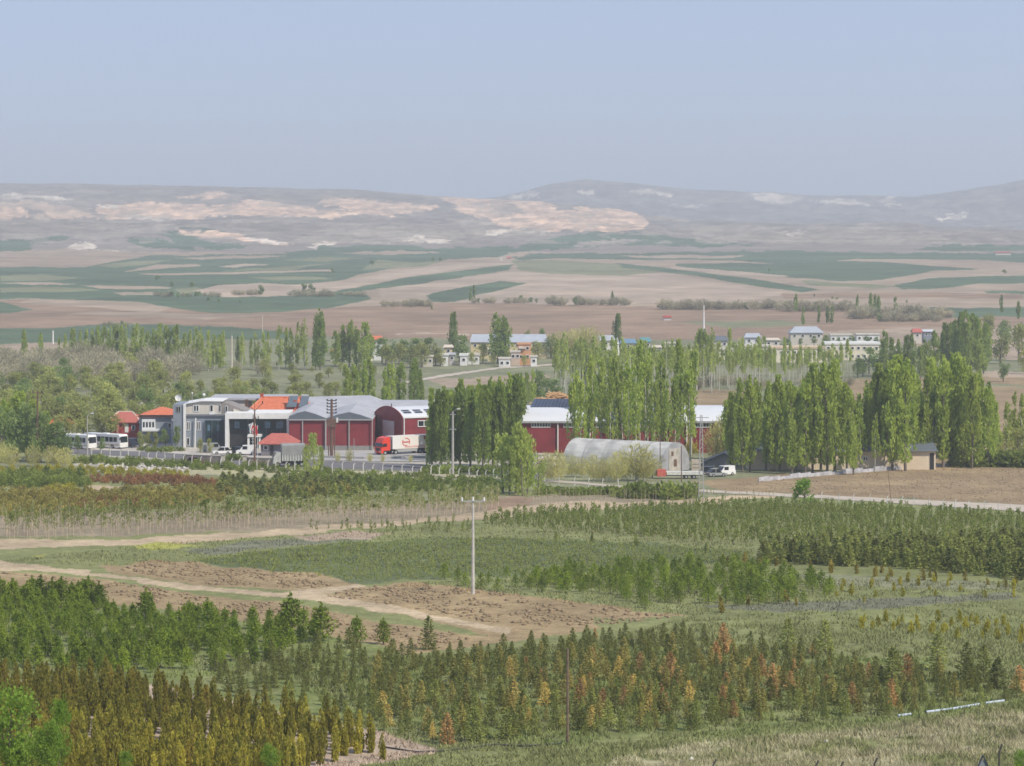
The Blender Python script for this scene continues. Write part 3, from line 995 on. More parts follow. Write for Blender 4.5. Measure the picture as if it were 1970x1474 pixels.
# red front sheds with grey gables
for i, (a, pk, b, vp, va, vb_, lab) in enumerate((
        (556, 587, 627.5, 791, 801, 805, 'red-clad shed with low grey gable next to the white portal'),
        (627.5, 672, 717.5, 793, 805, 807, 'red-clad shed with low grey gable next to the arched hall'))):
    Y = 606.0
    T = Thing('red_shed', base((a + b) / 2, Y), lab, 'shed')
    T.part('wall', pbox(MB(), a, b, 807.5, 857.5, Y, 30), m_red)
    T.part('plinth', pbox(MB(), a, b, 857.6, None, Y - .06, 30), m_base)
    prof = [(XP(p, Y), Y - .4, ZP(v, Y)) for p, v in ((a, 808), (a, va), ((a + pk) / 2, (va + vp) / 2 - 1.3), (pk, vp), ((b + pk) / 2, (vb_ + vp) / 2 - 1.3), (b, vb_), (b, 808))]
    T.part('gable', MB().prism(prof, (0, .38, 0)), m_dgroof)
    prof2 = [(x, y + .42, z + .05) for x, y, z in prof[1:-1]] + [(x, y + .42, z - .1) for x, y, z in prof[1:-1]][::-1]
    T.part('roof', MB().prism(prof2, (0, 31, 0)), m_groof)
    T.part('beam', pbox(MB(), a, b, 806.6, 809, Y - .5, .09), m_steel)
    for p in ((582, 627) if i == 0 else (671.5,)):
        T.part('pilaster', pbox(MB(), p - .9, p + .9, 807, None, Y - .36, .34), m_steel)
    T.part('downpipe', MB().tube((XP(b - 1.2, Y), Y - .5, ZP(809, Y)), (XP(b - 1.2, Y), Y - .5, gz(Y)), .10), m_steel)

# big grey hall behind the sheds
Y = 646.0
T = Thing('factory_hall', base(640, Y), 'big hall with wide light grey roof behind the two red sheds', 'factory hall')
xa, xb = XP(556, Y), XP(752, Y)
T.part('wall', MB().box(xa, xb, Y, Y + 40, gz(Y) - .4, ZP(800, Y)), m_red)
T.part('roof', MB().poly([(xa, Y, ZP(801, Y)), (xb, Y, ZP(801, Y)), (XP(712, Y + 18), Y + 18, ZP(760.5, Y + 18)), (XP(566, Y + 18), Y + 18, ZP(764, Y + 18))])
       .poly([(xb, Y, ZP(801, Y)), (xb, Y + 40, ZP(801, Y)), (XP(712, Y + 18), Y + 18, ZP(760.5, Y + 18))])
       .poly([(xb, Y + 40, ZP(801, Y)), (xa, Y + 40, ZP(801, Y)), (XP(566, Y + 18), Y + 18, ZP(764, Y + 18)), (XP(712, Y + 18), Y + 18, ZP(760.5, Y + 18))])
       .poly([(xa, Y + 40, ZP(801, Y)), (xa, Y, ZP(801, Y)), (XP(566, Y + 18), Y + 18, ZP(764, Y + 18))])
       .box(xa, xb, Y, Y + 40, ZP(803, Y), ZP(801.1, Y)), m_groof)
T = Thing('rear_hall', base(830, Y + 6), 'grey-roofed hall rising behind the arched red hall', 'factory hall')
yr = Y + 8
pr = []
for k in range(9):
    t = k / 8
    pr.append((XP(700, yr), yr + 22 * t, ZP(796, yr) + (ZP(769.5, yr + 11) - ZP(796, yr)) * math.sin(math.pi * t) ** .8))
T.part('wall', MB().box(XP(752, yr), XP(960, yr), yr + .1, yr + 21.9, gz(yr) - .4, ZP(796.3, yr)), m_red)
T.part('roof', MB().prism(pr, (XP(960, yr) - XP(700, yr), 0, 0)), m_groof)


def arc_profile(wd, h0, h1, n=14, p=.75):
    return [(wd * k / n, h0 + (h1 - h0) * math.sin(math.pi * k / n) ** p) for k in range(n + 1)]


# arched red hall (local frame: x along the long side, y across the arch)
ya = 607.0
T = Thing('arched_hall', base(775, ya), 'red hall with rounded barrel roof and tall white shutter door', 'factory hall', rz=math.radians(27), local=True)
WD, LN = 14.0, 25.0
H0, H1 = ZP(803, ya) - gz(ya), ZP(783, ya + 6) - gz(ya)
ap = arc_profile(WD, H0, H1)
T.part('wall', MB().box(0, LN, 0, WD, -.4, H0 - .02), m_red)
T.part('arch_front', MB().prism([(-.15, 0, 0)] + [(-.15, y, z + .1) for y, z in ap] + [(-.15, WD, 0)], (.13, 0, 0)), m_red)
roofm = MB()
for (y0, z0), (y1, z1) in zip(ap, ap[1:]):
    roofm.poly([(0, y0, z0), (LN, y0, z0), (LN, y1, z1), (0, y1, z1)])
roofm.prism([(LN, 0, 0)] + [(LN, y, z) for y, z in ap] + [(LN, WD, 0)], (.1, 0, 0))
rf = T.part('roof', roofm, m_wroof, smooth=False)
edge = MB()
for (y0, z0), (y1, z1) in zip(ap, ap[1:]):
    edge.tube((-.15, y0, z0 + .12), (-.15, y1, z1 + .12), .12, n=5)
T.part('arch_trim', edge, mat('dark_red_trim', (0.24, 0.03, 0.03)))
for row, (k0, f0, f1) in enumerate(((1, .25, .95), (2, .35, .95))):
    for c_ in range(9):
        (y0, z0), (y1, z1) = ap[k0], ap[k0 + 1]
        a0, a1 = f0, f1
        p0 = (y0 + (y1 - y0) * a0, z0 + (z1 - z0) * a0 + .06)
        p1 = (y0 + (y1 - y0) * a1, z0 + (z1 - z0) * a1 + .06)
        x0 = .9 + c_ * 2.6
        T.part('skylight', MB().prism([(x0, p0[0], p0[1]), (x0 + 1.7, p0[0], p0[1]), (x0 + 1.7, p1[0], p1[1]), (x0, p1[0], p1[1])], (0, -.03, .05)), m_solar, rf)
T.part('shutter_door', MB().box(-.28, -.16, 4.0, 9.6, 0, 5.7), mat('pale_shutter', (0.55, 0.57, 0.58), .5))
T.part('gutter', MB().box(0, LN, -.22, -.01, H0 - .22, H0 + .05), m_white)
T.part('downpipe', MB().tube((.2, -.2, H0 - .2), (.2, -.2, 0), .13), m_white)
T.part('plinth', MB().box(-.2, LN, -.1, -.005, -.3, .9), m_base)
wf = MB()
for k in range(15):
    wf.box(3.4 + k * 1.35, 3.55 + k * 1.35, -.14, -.01, H0 - 1.95, H0 - .9)
wf.box(3.4, 22.5, -.14, -.01, H0 - 2.1, H0 - 1.96).box(3.4, 22.5, -.14, -.01, H0 - .88, H0 - .74)
wd_ = T.part('window_band', wf, m_whitef)
T.part('pane', MB().box(3.5, 22.4, -.07, -.008, H0 - 1.96, H0 - .88), m_glass, wd_)
T.part('canopy', MB().prism([(9, -.2, 3.6), (13, -.2, 3.6), (13, -2.2, 3.3), (9, -2.2, 3.3)], (0, 0, .15)), m_white)
T.part('roof_vent', MB().tube((.6, WD / 2, H1), (.6, WD / 2, H1 + .7), .1), m_dark)

# long red hall with white barrel roof
Y = 598.0
T = Thing('long_red_hall', base(1190, Y), 'long low red hall with bright white curved roof behind the poplars', 'factory hall')
x0, x1 = XP(985, Y), XP(1396, Y)
ze = ZP(810.5, Y)
T.part('wall', MB().box(x0, x1, Y, Y + 20, gz(Y) - .4, ze - .02), m_red)
T.part('wall_extension', MB().box(x1, XP(1404, Y), Y, Y + 20, gz(Y) - .4, ze - 1.3), m_redb)
pr = [(x0 - .3, Y - .5 + 21 * k / 12, ze + (ZP(780, Y + 10) - ze) * math.sin(math.pi * k / 12) ** .8) for k in range(13)]
rf = T.part('roof', MB().prism(pr, (x1 - x0 + .6, 0, 0)), m_wroof)
T.part('fascia', MB().box(x0 - .3, x1 + .3, Y - .62, Y - .51, ze - .35, ze + .05), m_steel)
k = 0
for px in range(1022, 1385, 62):
    f = pwin(T, px, px + 37, 812.5, 822.5, Y, 'window', 7)
    T.part('downpipe', MB().tube((XP(px + 51, Y), Y - .25, ze - .3), (XP(px + 51, Y), Y - .25, gz(Y)), .14), m_white)
yr = Y + 11
for r_ in range(14):
    px = 1020 + r_ * 6.6
    z = ZP(779.5, yr)
    xx = XP(px, yr)
    T.part('solar_panel', MB().prism([(xx, yr - 4, z - .25), (xx + .95, yr - 4, z - .25), (xx + 1.75, yr + 2, z + 1.15), (xx + .8, yr + 2, z + 1.15)], (0, -.02, .06)), m_solar, rf)

# heap of sawn timber behind it
random.seed(4)
T = Thing('timber_heap', base(1070, 634), 'heap of orange sawn timber behind the white-roofed hall', 'timber pile')
m = MB()
for k in range(420):
    t = random.random() ** .6
    px = random.uniform(1033, 1108)
    top = 757 + 17 * (abs(px - 1074) / 38) ** 1.4
    v = top + random.random() * (830 - top)
    yy = 634 + random.uniform(-2, 2) + (v - 757) * -.06
    x, z = XP(px, yy), ZP(v, yy)
    a = random.uniform(-.9, .9)
    l = random.uniform(.8, 1.8)
    dx, dz = l * math.cos(a), l * math.sin(a) * .6
    m.prism([(x - dx, yy, z - dz), (x + dx, yy + .4, z + dz), (x + dx, yy + .4, z + dz + .22), (x - dx, yy, z - dz + .22)], (.1, .5, 0))
m.prism([(XP(1036, 636), 636, gz(636)), (XP(1104, 636), 636, gz(636)), (XP(1092, 636), 636, ZP(770, 636)), (XP(1074, 636), 636, ZP(761, 636)), (XP(1050, 636), 636, ZP(771, 636))], (0, 3, 0))
T.part('plank_stack', m, mat('sawn_timber', (0.62, 0.38, 0.19), .8, .3, 1.5))

# polytunnel
yc = D(911)
T = Thing('polytunnel', base(1272, yc), 'white plastic-covered round polytunnel with stained grey end wall', 'polytunnel', rz=math.radians(180 - 33), local=True)
LN, RR, HH = 21.5, 5.3, 5.4
arc = [(-RR * 0 + RR - RR * math.cos(math.pi * k / 16), HH * math.sin(math.pi * k / 16) ** .85) for k in range(17)]
m = MB()
for j in range(10):
    for (y0, z0), (y1, z1) in zip(arc, arc[1:]):
        xa, xb = LN * j / 10, LN * (j + 1) / 10
        sa = .05 * math.sin(j * 2.1)
        sb = .05 * math.sin((j + 1) * 2.1)
        m.poly([(xa, -y0, z0 + sa), (xb, -y0, z0 + sb), (xb, -y1, z1 + sb), (xa, -y1, z1 + sa)])
T.part('cover', m, mat('dirty_white_plastic', (0.50, 0.49, 0.46), .6, .30, .45), smooth=True)
for j in range(0, 11, 2):
    m = MB()
    for (y0, z0), (y1, z1) in zip(arc, arc[1:]):
        xa = LN * j / 10
        m.tube((xa, -y0, z0 + .1), (xa, -y1, z1 + .1), .03, n=4, cap=False)
    T.part('hoop', m, m_steel)
m_end = mat('stained_grey_panels', (0.36, 0.36, 0.38), .7, .2, .5)
ewall = T.part('end_wall', MB().prism([(0, -y, z) for y, z in arc], (-.08, 0, 0)), m_end)
T.part('end_wall', MB().prism([(LN, -y, z) for y, z in arc], (.08, 0, 0)), m_end)
T.part('door_panel', MB().box(-.2, -.09, -6.6, -2.6, 0, 4.3), mat('pale_board', (0.47, 0.43, 0.38), .8, .25, .8), ewall)
T.part('rust_patch', MB().box(-.24, -.205, -5.4, -4.3, 1.0, 2.3), m_rust, ewall)
T.part('rust_patch', MB().box(-.24, -.205, -4.2, -3.4, 3.0, 3.8), m_rust, ewall)

# small grey gabled house
Y = 556.0
T = Thing('grey_cottage', base(1390, Y), 'small grey gabled cottage with dark slate roof beside the polytunnel', 'cottage')
gp = [(1349, None), (1349, 893), (1393, 874), (1434, 893), (1434, None)]
pts = [(XP(p, Y), Y, (gz(Y) - .3 if v is None else ZP(v, Y))) for p, v in gp]
T.part('wall', MB().prism(pts, (2, 12, 0)), mat('mid_grey_render', (0.30, 0.30, 0.31), .9, .12, .8))
a, b, c = pts[1], pts[2], pts[3]
rfp = [(a[0] - .4, Y - .5, a[2] - .12), (b[0], Y - .5, b[2] + .1), (c[0] + .4, Y - .5, c[2] - .12), (c[0] + .4, Y - .5, c[2] + .08), (b[0], Y - .5, b[2] + .3), (a[0] - .4, Y - .5, a[2] + .08)]
T.part('roof', MB().prism(rfp, (2.2, 13, 0)), mat('slate_roof', (0.10, 0.11, 0.135), .7, .15, 1.0))
T.part('door', MB().box(XP(1404, Y), XP(1412, Y), Y - .1, Y - .005, gz(Y), gz(Y) + 2.4), m_dark)
pwin(T, 1365, 1375, 896, 903, Y)

# long cream shed behind the right-hand poplars
Y = 548.0
T = Thing('long_cream_shed', base(1620, Y), 'long cream shed behind the tall poplars beside the ploughed field', 'shed')
T.part('wall', pbox(MB(), 1440, 1800, 868, None, Y, 11), mat('warm_cream_render', (0.74, 0.61, 0.45), .9, .08, .5))
xa, xb = XP(1436, Y), XP(1804, Y)
T.part('roof', MB().prism([(xa, Y - .6, ZP(868, Y)), (xa, Y + 5.5, ZP(850, Y + 5.5)), (xa, Y + 11.6, ZP(868, Y))], (xb - xa, 0, 0)), m_dgroof)
T.part('door', pbox(MB(), 1789, 1797, 872, None, Y - .1, .09), m_dark)
for px in (1480, 1530, 1596, 1660, 1720):
    pwin(T, px, px + 10, 878, 887, Y, div=2)

# houses on the left
Y = 640.0
T = Thing('red_house', base(236, Y), 'two-storey red house with faded tiled hip roof near the parked bus', 'house')
T.part('wall', pbox(MB(), 208, 266, 812, None, Y, 9), mat('brick_red_render', (0.42, 0.06, 0.05), .85, .1, .6))
x0, x1 = XP(206, Y), XP(267, Y)
rf = T.part('roof', hip(MB(), x0, x1, Y, Y + 9, ZP(812, Y), ZP(792, Y + 4.5), 2.6, .6), m_tile2)
T.part('ridge_tiles', MB().tube((x0 - .5, Y - .5, ZP(812, Y)), (x0 + 2.0, Y + 4.5, ZP(792, Y + 4.5)), .14).tube((x0 + 2.0, Y + 4.5, ZP(792, Y + 4.5)), (x1 - 2.0, Y + 4.5, ZP(792, Y + 4.5)), .14).tube((x1 + .5, Y - .5, ZP(812, Y)), (x1 - 2.0, Y + 4.5, ZP(792, Y + 4.5)), .14), m_ridge, rf)
T.part('balcony_post', pbox(MB(), 224, 228.5, 814, 838, Y - .5, .4), mat('pink_post', (0.62, 0.26, 0.24)))
T.part('door', pbox(MB(), 240, 247, 815, 832, Y - .1, .09), m_white)
pwin(T, 213, 220, 818, 830, Y)
pwin(T, 253, 260, 818, 828, Y)
Y = 628.0
T = Thing('grey_house', base(300, Y), 'grey house with red roof and white bay window left of the office', 'house')
T.part('wall', pbox(MB(), 268, 333, 801, None, Y, 11), m_bluegrey)
T.part('roof', hip(MB(), XP(268, Y), XP(345, Y), Y, Y + 11, ZP(800.5, Y), ZP(783, Y + 5.5), 4.5, .6), m_tile)
T.part('eaves', pbox(MB(), 267, 334, 798.5, 801.5, Y - .75, .1), m_dark)
bw = T.part('bay_window', pbox(MB(), 273, 298, 807, 826, Y - 1.2, 1.18), m_whitef)
for px in (275, 281, 287, 293):
    T.part('pane', pbox(MB(), px, px + 3.4, 812, 822, Y - 1.25, .04), m_glass, bw)
T.part('balcony', pbox(MB(), 273, 308, 826.2, 830, Y - 1.5, 1.45), m_white)
T.part('downpipe', MB().tube((XP(331.5, Y), Y - .2, ZP(801, Y)), (XP(331.5, Y), Y - .2, gz(Y)), .15), m_white)
pwin(T, 323, 330, 814, 824, Y)
for (a, b, vr, vb_, Yb, wm, rm, lab) in (
        (92, 132, 803, 815, 650, m_cream, m_tile, 'low house with orange tiled roof half hidden by trees left of the bus'),
        (82, 98, 830, 839, 630, m_rust, m_tile2, 'tiny hut with salmon tiled roof beside the leftmost trees')):
    T = Thing('small_house', base((a + b) / 2, Yb), lab, 'house')
    T.part('wall', pbox(MB(), a + 1, b - 1, vb_, None, Yb, 7), wm)
    rf = T.part('roof', hip(MB(), XP(a, Yb), XP(b, Yb), Yb, Yb + 7, ZP(vb_, Yb), ZP(vr, Yb + 3.5), (XP(b, Yb) - XP(a, Yb)) * .3), rm)
    if a == 92:
        T.part('chimney', pbox(MB(), 122, 125.5, 796, 808, Yb + 3, .5), m_ridge, rf)

# gatehouse
Y = D(877)
T = Thing('gatehouse', base(533, Y), 'small gatehouse with broad faded red hip roof at the factory gate', 'gatehouse')
T.part('wall', pbox(MB(), 502, 566, 853, None, Y, 6), mat('purple_grey_render', (0.20, 0.19, 0.21), .85))
T.part('roof', hip(MB(), XP(499, Y), XP(570, Y), Y - .5, Y + 6.5, ZP(853, Y), ZP(833.5, Y + 3), 2.6, .4), m_tile2)
pwin(T, 507, 516, 857, 866, Y)
T.part('door', pbox(MB(), 520, 526, 857, None, Y - .1, .09), m_dark)


# walls along the road
def wall_run(name, pts, h, th, m, label, cat, cap=None, jag=0.0):
    P = [G(*p) for p in pts]
    T = Thing(name, P[0].copy(), label, cat)
    mb, cb = MB(), MB()
    rr = random.Random(len(pts) + int(pts[0][0]))
    for a, b in zip(P, P[1:]):
        n = max(1, int((b - a).length / (3.0 if jag else 12)))
        for k in range(n):
            p, q = a.lerp(b, k / n), a.lerp(b, (k + 1) / n)
            hh = h * (1 + rr.uniform(-jag, jag))
            mb.prism([(p.x, p.y, p.z - .3), (q.x, q.y, q.z - .3), (q.x, q.y, q.z + hh), (p.x, p.y, p.z + hh * (1 - jag * .4))], (0, th, 0))
            if cap:
                cb.prism([(p.x, p.y - .06, p.z + hh + .01), (q.x, q.y - .06, q.z + hh + .01), (q.x, q.y - .06, q.z + hh + .13), (p.x, p.y - .06, p.z + hh + .13)], (0, th + .12, 0))
    T.part('wall_body', mb, m)
    if cap:
        T.part('coping', cb, cap)
    return T


T = wall_run('stone_wall', [(352, 891), (425, 894)], 1.6, .35, m_stone, 'tan stone boundary wall left of the factory gate', 'wall', m_concpole)
T = wall_run('stone_wall', [(474, 897), (530, 899)], 1.6, .35, m_stone, 'tan stone boundary wall right of the factory gate, before the gatehouse', 'wall', m_concpole)
for px, v, lab in ((429, 895, 'pale square gate pillar left of the factory gate'), (471, 897, 'pale square gate pillar right of the factory gate')):
    g = G(px, v)
    T = Thing('gate_pillar', g, lab, 'pillar', 'factory gate pillars')
    T.part('shaft', MB().box(g.x - .38, g.x + .38, g.y - .35, g.y + .4, g.z - .3, g.z + 1.9), mat('pale_pillar', (0.48, 0.44, 0.38)))
    T.part('cap', MB().box(g.x - .48, g.x + .48, g.y - .45, g.y + .5, g.z + 1.905, g.z + 2.05), m_concpole)
wall_run('rubble_wall', [(1460, 927), (1540, 919), (1620, 912), (1700, 906), (1770, 901), (1822, 897)], .75, .8, mat('grey_lavender_rubble', (0.45, 0.44, 0.46), .9, .3, .8, bump=.5),
         'low pale grey rubble wall along the edge of the ploughed field', 'wall', jag=.35)
wall_run('retaining_wall', [(560, 880), (700, 884), (838, 882)], .5, .4, m_conc, 'low pale concrete kerb wall of the factory yard', 'wall')
# ------------------------------------------------------------------ village beyond the trees
def house(px0, px1, vr, ve, Yb, wm, rm, label, cat='house', inset=.15, dep=None, wins=3, name='village_house', roof='hip', vb=None, storeys=1):
    T = Thing(name, base((px0 + px1) / 2, Yb), label, cat)
    x0, x1 = XP(px0, Yb), XP(px1, Yb)
    dep = dep or max(5, min(11, (x1 - x0) * .6))
    T.part('wall', pbox(MB(), px0, px1, ve, None, Yb, dep), wm)
    if roof == 'hip':
        T.part('roof', hip(MB(), x0, x1, Yb, Yb + dep, ZP(ve, Yb), ZP(vr, Yb + dep / 2), min((x1 - x0) * inset, dep), .5), rm)
    elif roof == 'flat':
        T.part('roof', MB().box(x0 - .3, x1 + .3, Yb - .3, Yb + dep + .3, ZP(ve, Yb) + .003, ZP(vr, Yb)), rm)
    elif roof == 'shed':
        T.part('roof', MB().prism([(x0 - .3, Yb - .5, ZP(ve, Yb)), (x0 - .3, Yb + dep, ZP(vr, Yb + dep)), (x0 - .3, Yb + dep, ZP(vr, Yb + dep) - .3), (x0 - .3, Yb - .5, ZP(ve, Yb) - .3)], (x1 - x0 + .6, 0, 0)), rm)
    p = F / Yb
    for s in range(storeys):
        for k in range(wins):
            c = px0 + (px1 - px0) * (k + .5) / wins
            vt = ve + p * (.7 + s * 2.9)
            if ZP(vt + p * 1.2, Yb) > gz(Yb) + .4:
                pwin(T, c - p * .6, c + p * .6, vt, vt + p * 1.2, Yb)
    return T


house(906, 1052, 643, 658, 1060, m_yellow, m_blroof, 'long village hall with pale blue sheet roof behind the two big poplars', 'hall', .03, 12, 9)
T = house(996, 1021, 660, 663, 1012, m_orange, m_orange, 'tall orange village building with flat top and balconies', 'building', roof='flat', wins=2, storeys=2)
T.part('balcony', pbox(MB(), 998, 1012, 668, 671, 1011, .9), m_cream)
house(983, 1000, 675, 678, 1008, mat('pinkish_render', (0.62, 0.48, 0.38)), m_cream, 'pinkish low block left of the tall orange building', 'building', roof='flat', wins=2, storeys=2)
house(1021, 1033, 685, 687, 1000, m_white, m_cream, 'small white hut with one dark window by the village road', 'hut', roof='flat', wins=1)
house(716, 734, 646, 653, 1045, m_white, m_tile, 'white village house with bright orange roof among trees on the left', wins=2)
house(855, 870, 663, 668, 1030, m_yellow, m_ridge, 'small yellow village house beside the leaning poplar', wins=1)
house(864, 874, 678, 682, 1010, mat('pale_grey_render', (0.5, 0.47, 0.46)), m_groof, 'small grey hut just below the yellow house', 'hut', wins=1)
house(885, 899, 681, 685, 1008, m_white, m_white, 'white low shed between hut and big poplars', 'shed', roof='flat', wins=1)
house(900, 922, 680, 684, 1016, m_white, m_cream, 'white low shed directly left of the big twin poplars', 'shed', roof='flat', wins=2)
house(814, 832, 684, 687, 1000, m_cream, m_cream, 'low pale shed left of the leaning poplar', 'shed', roof='flat', wins=2)
house(848, 862, 681, 684, 1004, m_white, m_white, 'low white shed under the leaning poplar', 'shed', roof='flat', wins=1)
house(960, 982, 688, 691, 1000, m_white, m_cream, 'low white shed with flat roof right of the twin poplars', 'shed', roof='flat', wins=2)
house(1150, 1182, 645, 655, 1075, m_white, m_blroof, 'white two-storey house with pale blue roof left of the minaret', wins=3, storeys=2)
house(1194, 1224, 652, 660, 1080, m_yellow, mat('strong_blue_roof', (0.15, 0.26, 0.38), .6), 'yellow house with strong blue roof right of the minaret', wins=3, storeys=2)
house(1232, 1251, 649, 657, 1090, m_cream, mat('teal_roof', (0.12, 0.28, 0.30), .6), 'cream house with teal roof in the village', wins=2)
house(1279, 1306, 659, 662, 1050, m_cream, m_cream, 'cream block with two tall openings at the plantation edge', 'building', roof='flat', wins=2, storeys=2)
house(1363, 1400, 646, 655, 1100, m_cream, m_dgroof, 'cream house with dark roof behind the plantation', wins=3)
m_cw = mat('bright_cream_wall', (0.75, 0.68, 0.54), .85, .07, .4)
house(1362, 1410, 670, 674, 1030, m_cw, m_cream, 'leftmost of the long bright cream blocks behind the plantation', 'building', roof='flat', wins=4, storeys=2)
house(1413, 1482, 664, 668, 1036, m_cw, m_cream, 'second from left of the long bright cream blocks behind the plantation', 'building', roof='flat', wins=6, storeys=2)
house(1485, 1585, 667, 671, 1030, m_cw, mat('peach_roof_edge', (0.66, 0.5, 0.35)), 'third from left, the widest of the long cream blocks behind the plantation', 'building', roof='flat', wins=8, storeys=2)
house(1588, 1692, 659, 663, 1048, m_cw, m_white, 'rightmost of the long bright cream blocks behind the plantation', 'building', roof='flat', wins=9, storeys=2)
house(1434, 1463, 641, 649, 1120, m_white, m_blroof, 'white house with pale blue roof behind the cream blocks', wins=2)
house(1521, 1583, 628, 640, 1170, m_cream, m_blroof, 'big cream farmhouse with wide pale blue roof above the plantation', 'farmhouse', .2, wins=4)
for a_, b_, v_, Y_, l_ in ((1256, 1272, 664, 1060, 'tiny pale house between teal roof and the cream block'), (1316, 1340, 672, 1040, 'small pale house right of the cream block with tall openings'), (1104, 1122, 664, 1060, 'small pale house among the budding trees'),
                          (1700, 1730, 661, 1120, 'low pale shed left of the dark poplar row'), (1472, 1500, 650, 1110, 'small pale house behind the widest cream block'), (938, 950, 668, 1040, 'tiny yellow house just left of the twin poplars'), (700, 714, 690, 1000, 'low white shed under the trees left of the village'), (636, 652, 672, 1040, 'white house glimpsed right of the tallest lone poplar')):
    house(a_, b_, v_, v_ + 4, Y_, m_cream if a_ != 938 else m_yellow, m_ridge if a_ % 3 else m_tile2, l_, wins=2)
house(1598, 1640, 643, 645.5, 1180, m_white, m_cream, 'long low white shed right of the big farmhouse', 'shed', roof='flat', wins=4)
house(1648, 1692, 642, 644.5, 1190, m_white, m_cream, 'farther long low white shed beyond the big farmhouse', 'shed', roof='flat', wins=4)
house(1757, 1773, 632, 639, 1190, m_cream, m_tile2, 'small house with brownish tiled roof left of the dark poplars', wins=1)
house(1777, 1798, 634, 637, 1200, m_bluegrey, m_wroof, 'grey shed with bright white roof left of the dark poplars', 'shed', roof='shed', wins=2)
house(1277, 1291, 607, 610.5, D(616), m_white, m_redb, 'tiny red-roofed hut alone in the brown field', 'hut', wins=1)
house(963, 966, 495.5, 496.5, D(501), m_white, m_white, 'tiny white hut on the far field ridge', 'hut', wins=0, roof='flat')
house(975, 983, 494, 496.5, D(500), m_cream, m_tile2, 'tiny far farmhouse on the field ridge', 'farmhouse', wins=0)
house(1915, 1945, 484, 486, D(491), m_cream, m_tile2, 'long low far barn near the right edge below the mountain', 'barn', wins=0)
# minaret
Yb = 1045.0
T = Thing('minaret', base(1187.5, Yb), 'slender white minaret in front of the tall village poplar', 'minaret')
x, z0 = XP(1187.5, Yb), gz(Yb)
T.part('shaft', MB().tube((x, Yb, z0 - .3), (x, Yb, z0 + 4), 1.1, .75, 10).tube((x, Yb, z0 + 4), (x, Yb, ZP(658, Yb)), .62, .55, 10), m_white)
T.part('balcony', MB().tube((x, Yb, ZP(663, Yb)), (x, Yb, ZP(661.5, Yb)), .8, .95, 10), m_white)
T.part('spire', MB().tube((x, Yb, ZP(658, Yb)), (x, Yb, ZP(648, Yb)), .6, .04, 10), m_blroof)

# ------------------------------------------------------------------ vehicles (local frame: x forward, base at z=0)
m_vwhite = mat('white_vehicle_paint', (0.80, 0.79, 0.77), .35, .03, 1.0, spec=.5)
m_vred = mat('red_vehicle_paint', (0.75, 0.055, 0.03), .35, .05, 1.0, spec=.5)
m_vgrey = mat('grey_vehicle_paint', (0.33, 0.34, 0.33), .45, .06, 1.0, spec=.5)
m_vdark = mat('dark_blue_vehicle_paint', (0.035, 0.045, 0.07), .35, .06, 1.0, spec=.5)
m_vmar = mat('maroon_vehicle_paint', (0.14, 0.03, 0.04), .35, .06, 1.0, spec=.5)
m_chas = mat('dark_chassis', (0.045, 0.045, 0.05), .7)
m_lamp = mat('lamp_lens', (0.75, 0.74, 0.7), .2, .02)
m_rlamp = mat('rear_lamp_lens', (0.45, 0.02, 0.02), .2, .02)


def wheel(T, x, y, r, wdt=.28, parent=None):
    w_ = T.part('wheel', MB().tube((x, y - wdt / 2, r), (x, y + wdt / 2, r), r, n=16), m_tyre, parent)
    T.part('rim', MB().tube((x, y - wdt / 2 - .02, r), (x, y + wdt / 2 + .02, r), r * .5, n=10), m_steel, w_)


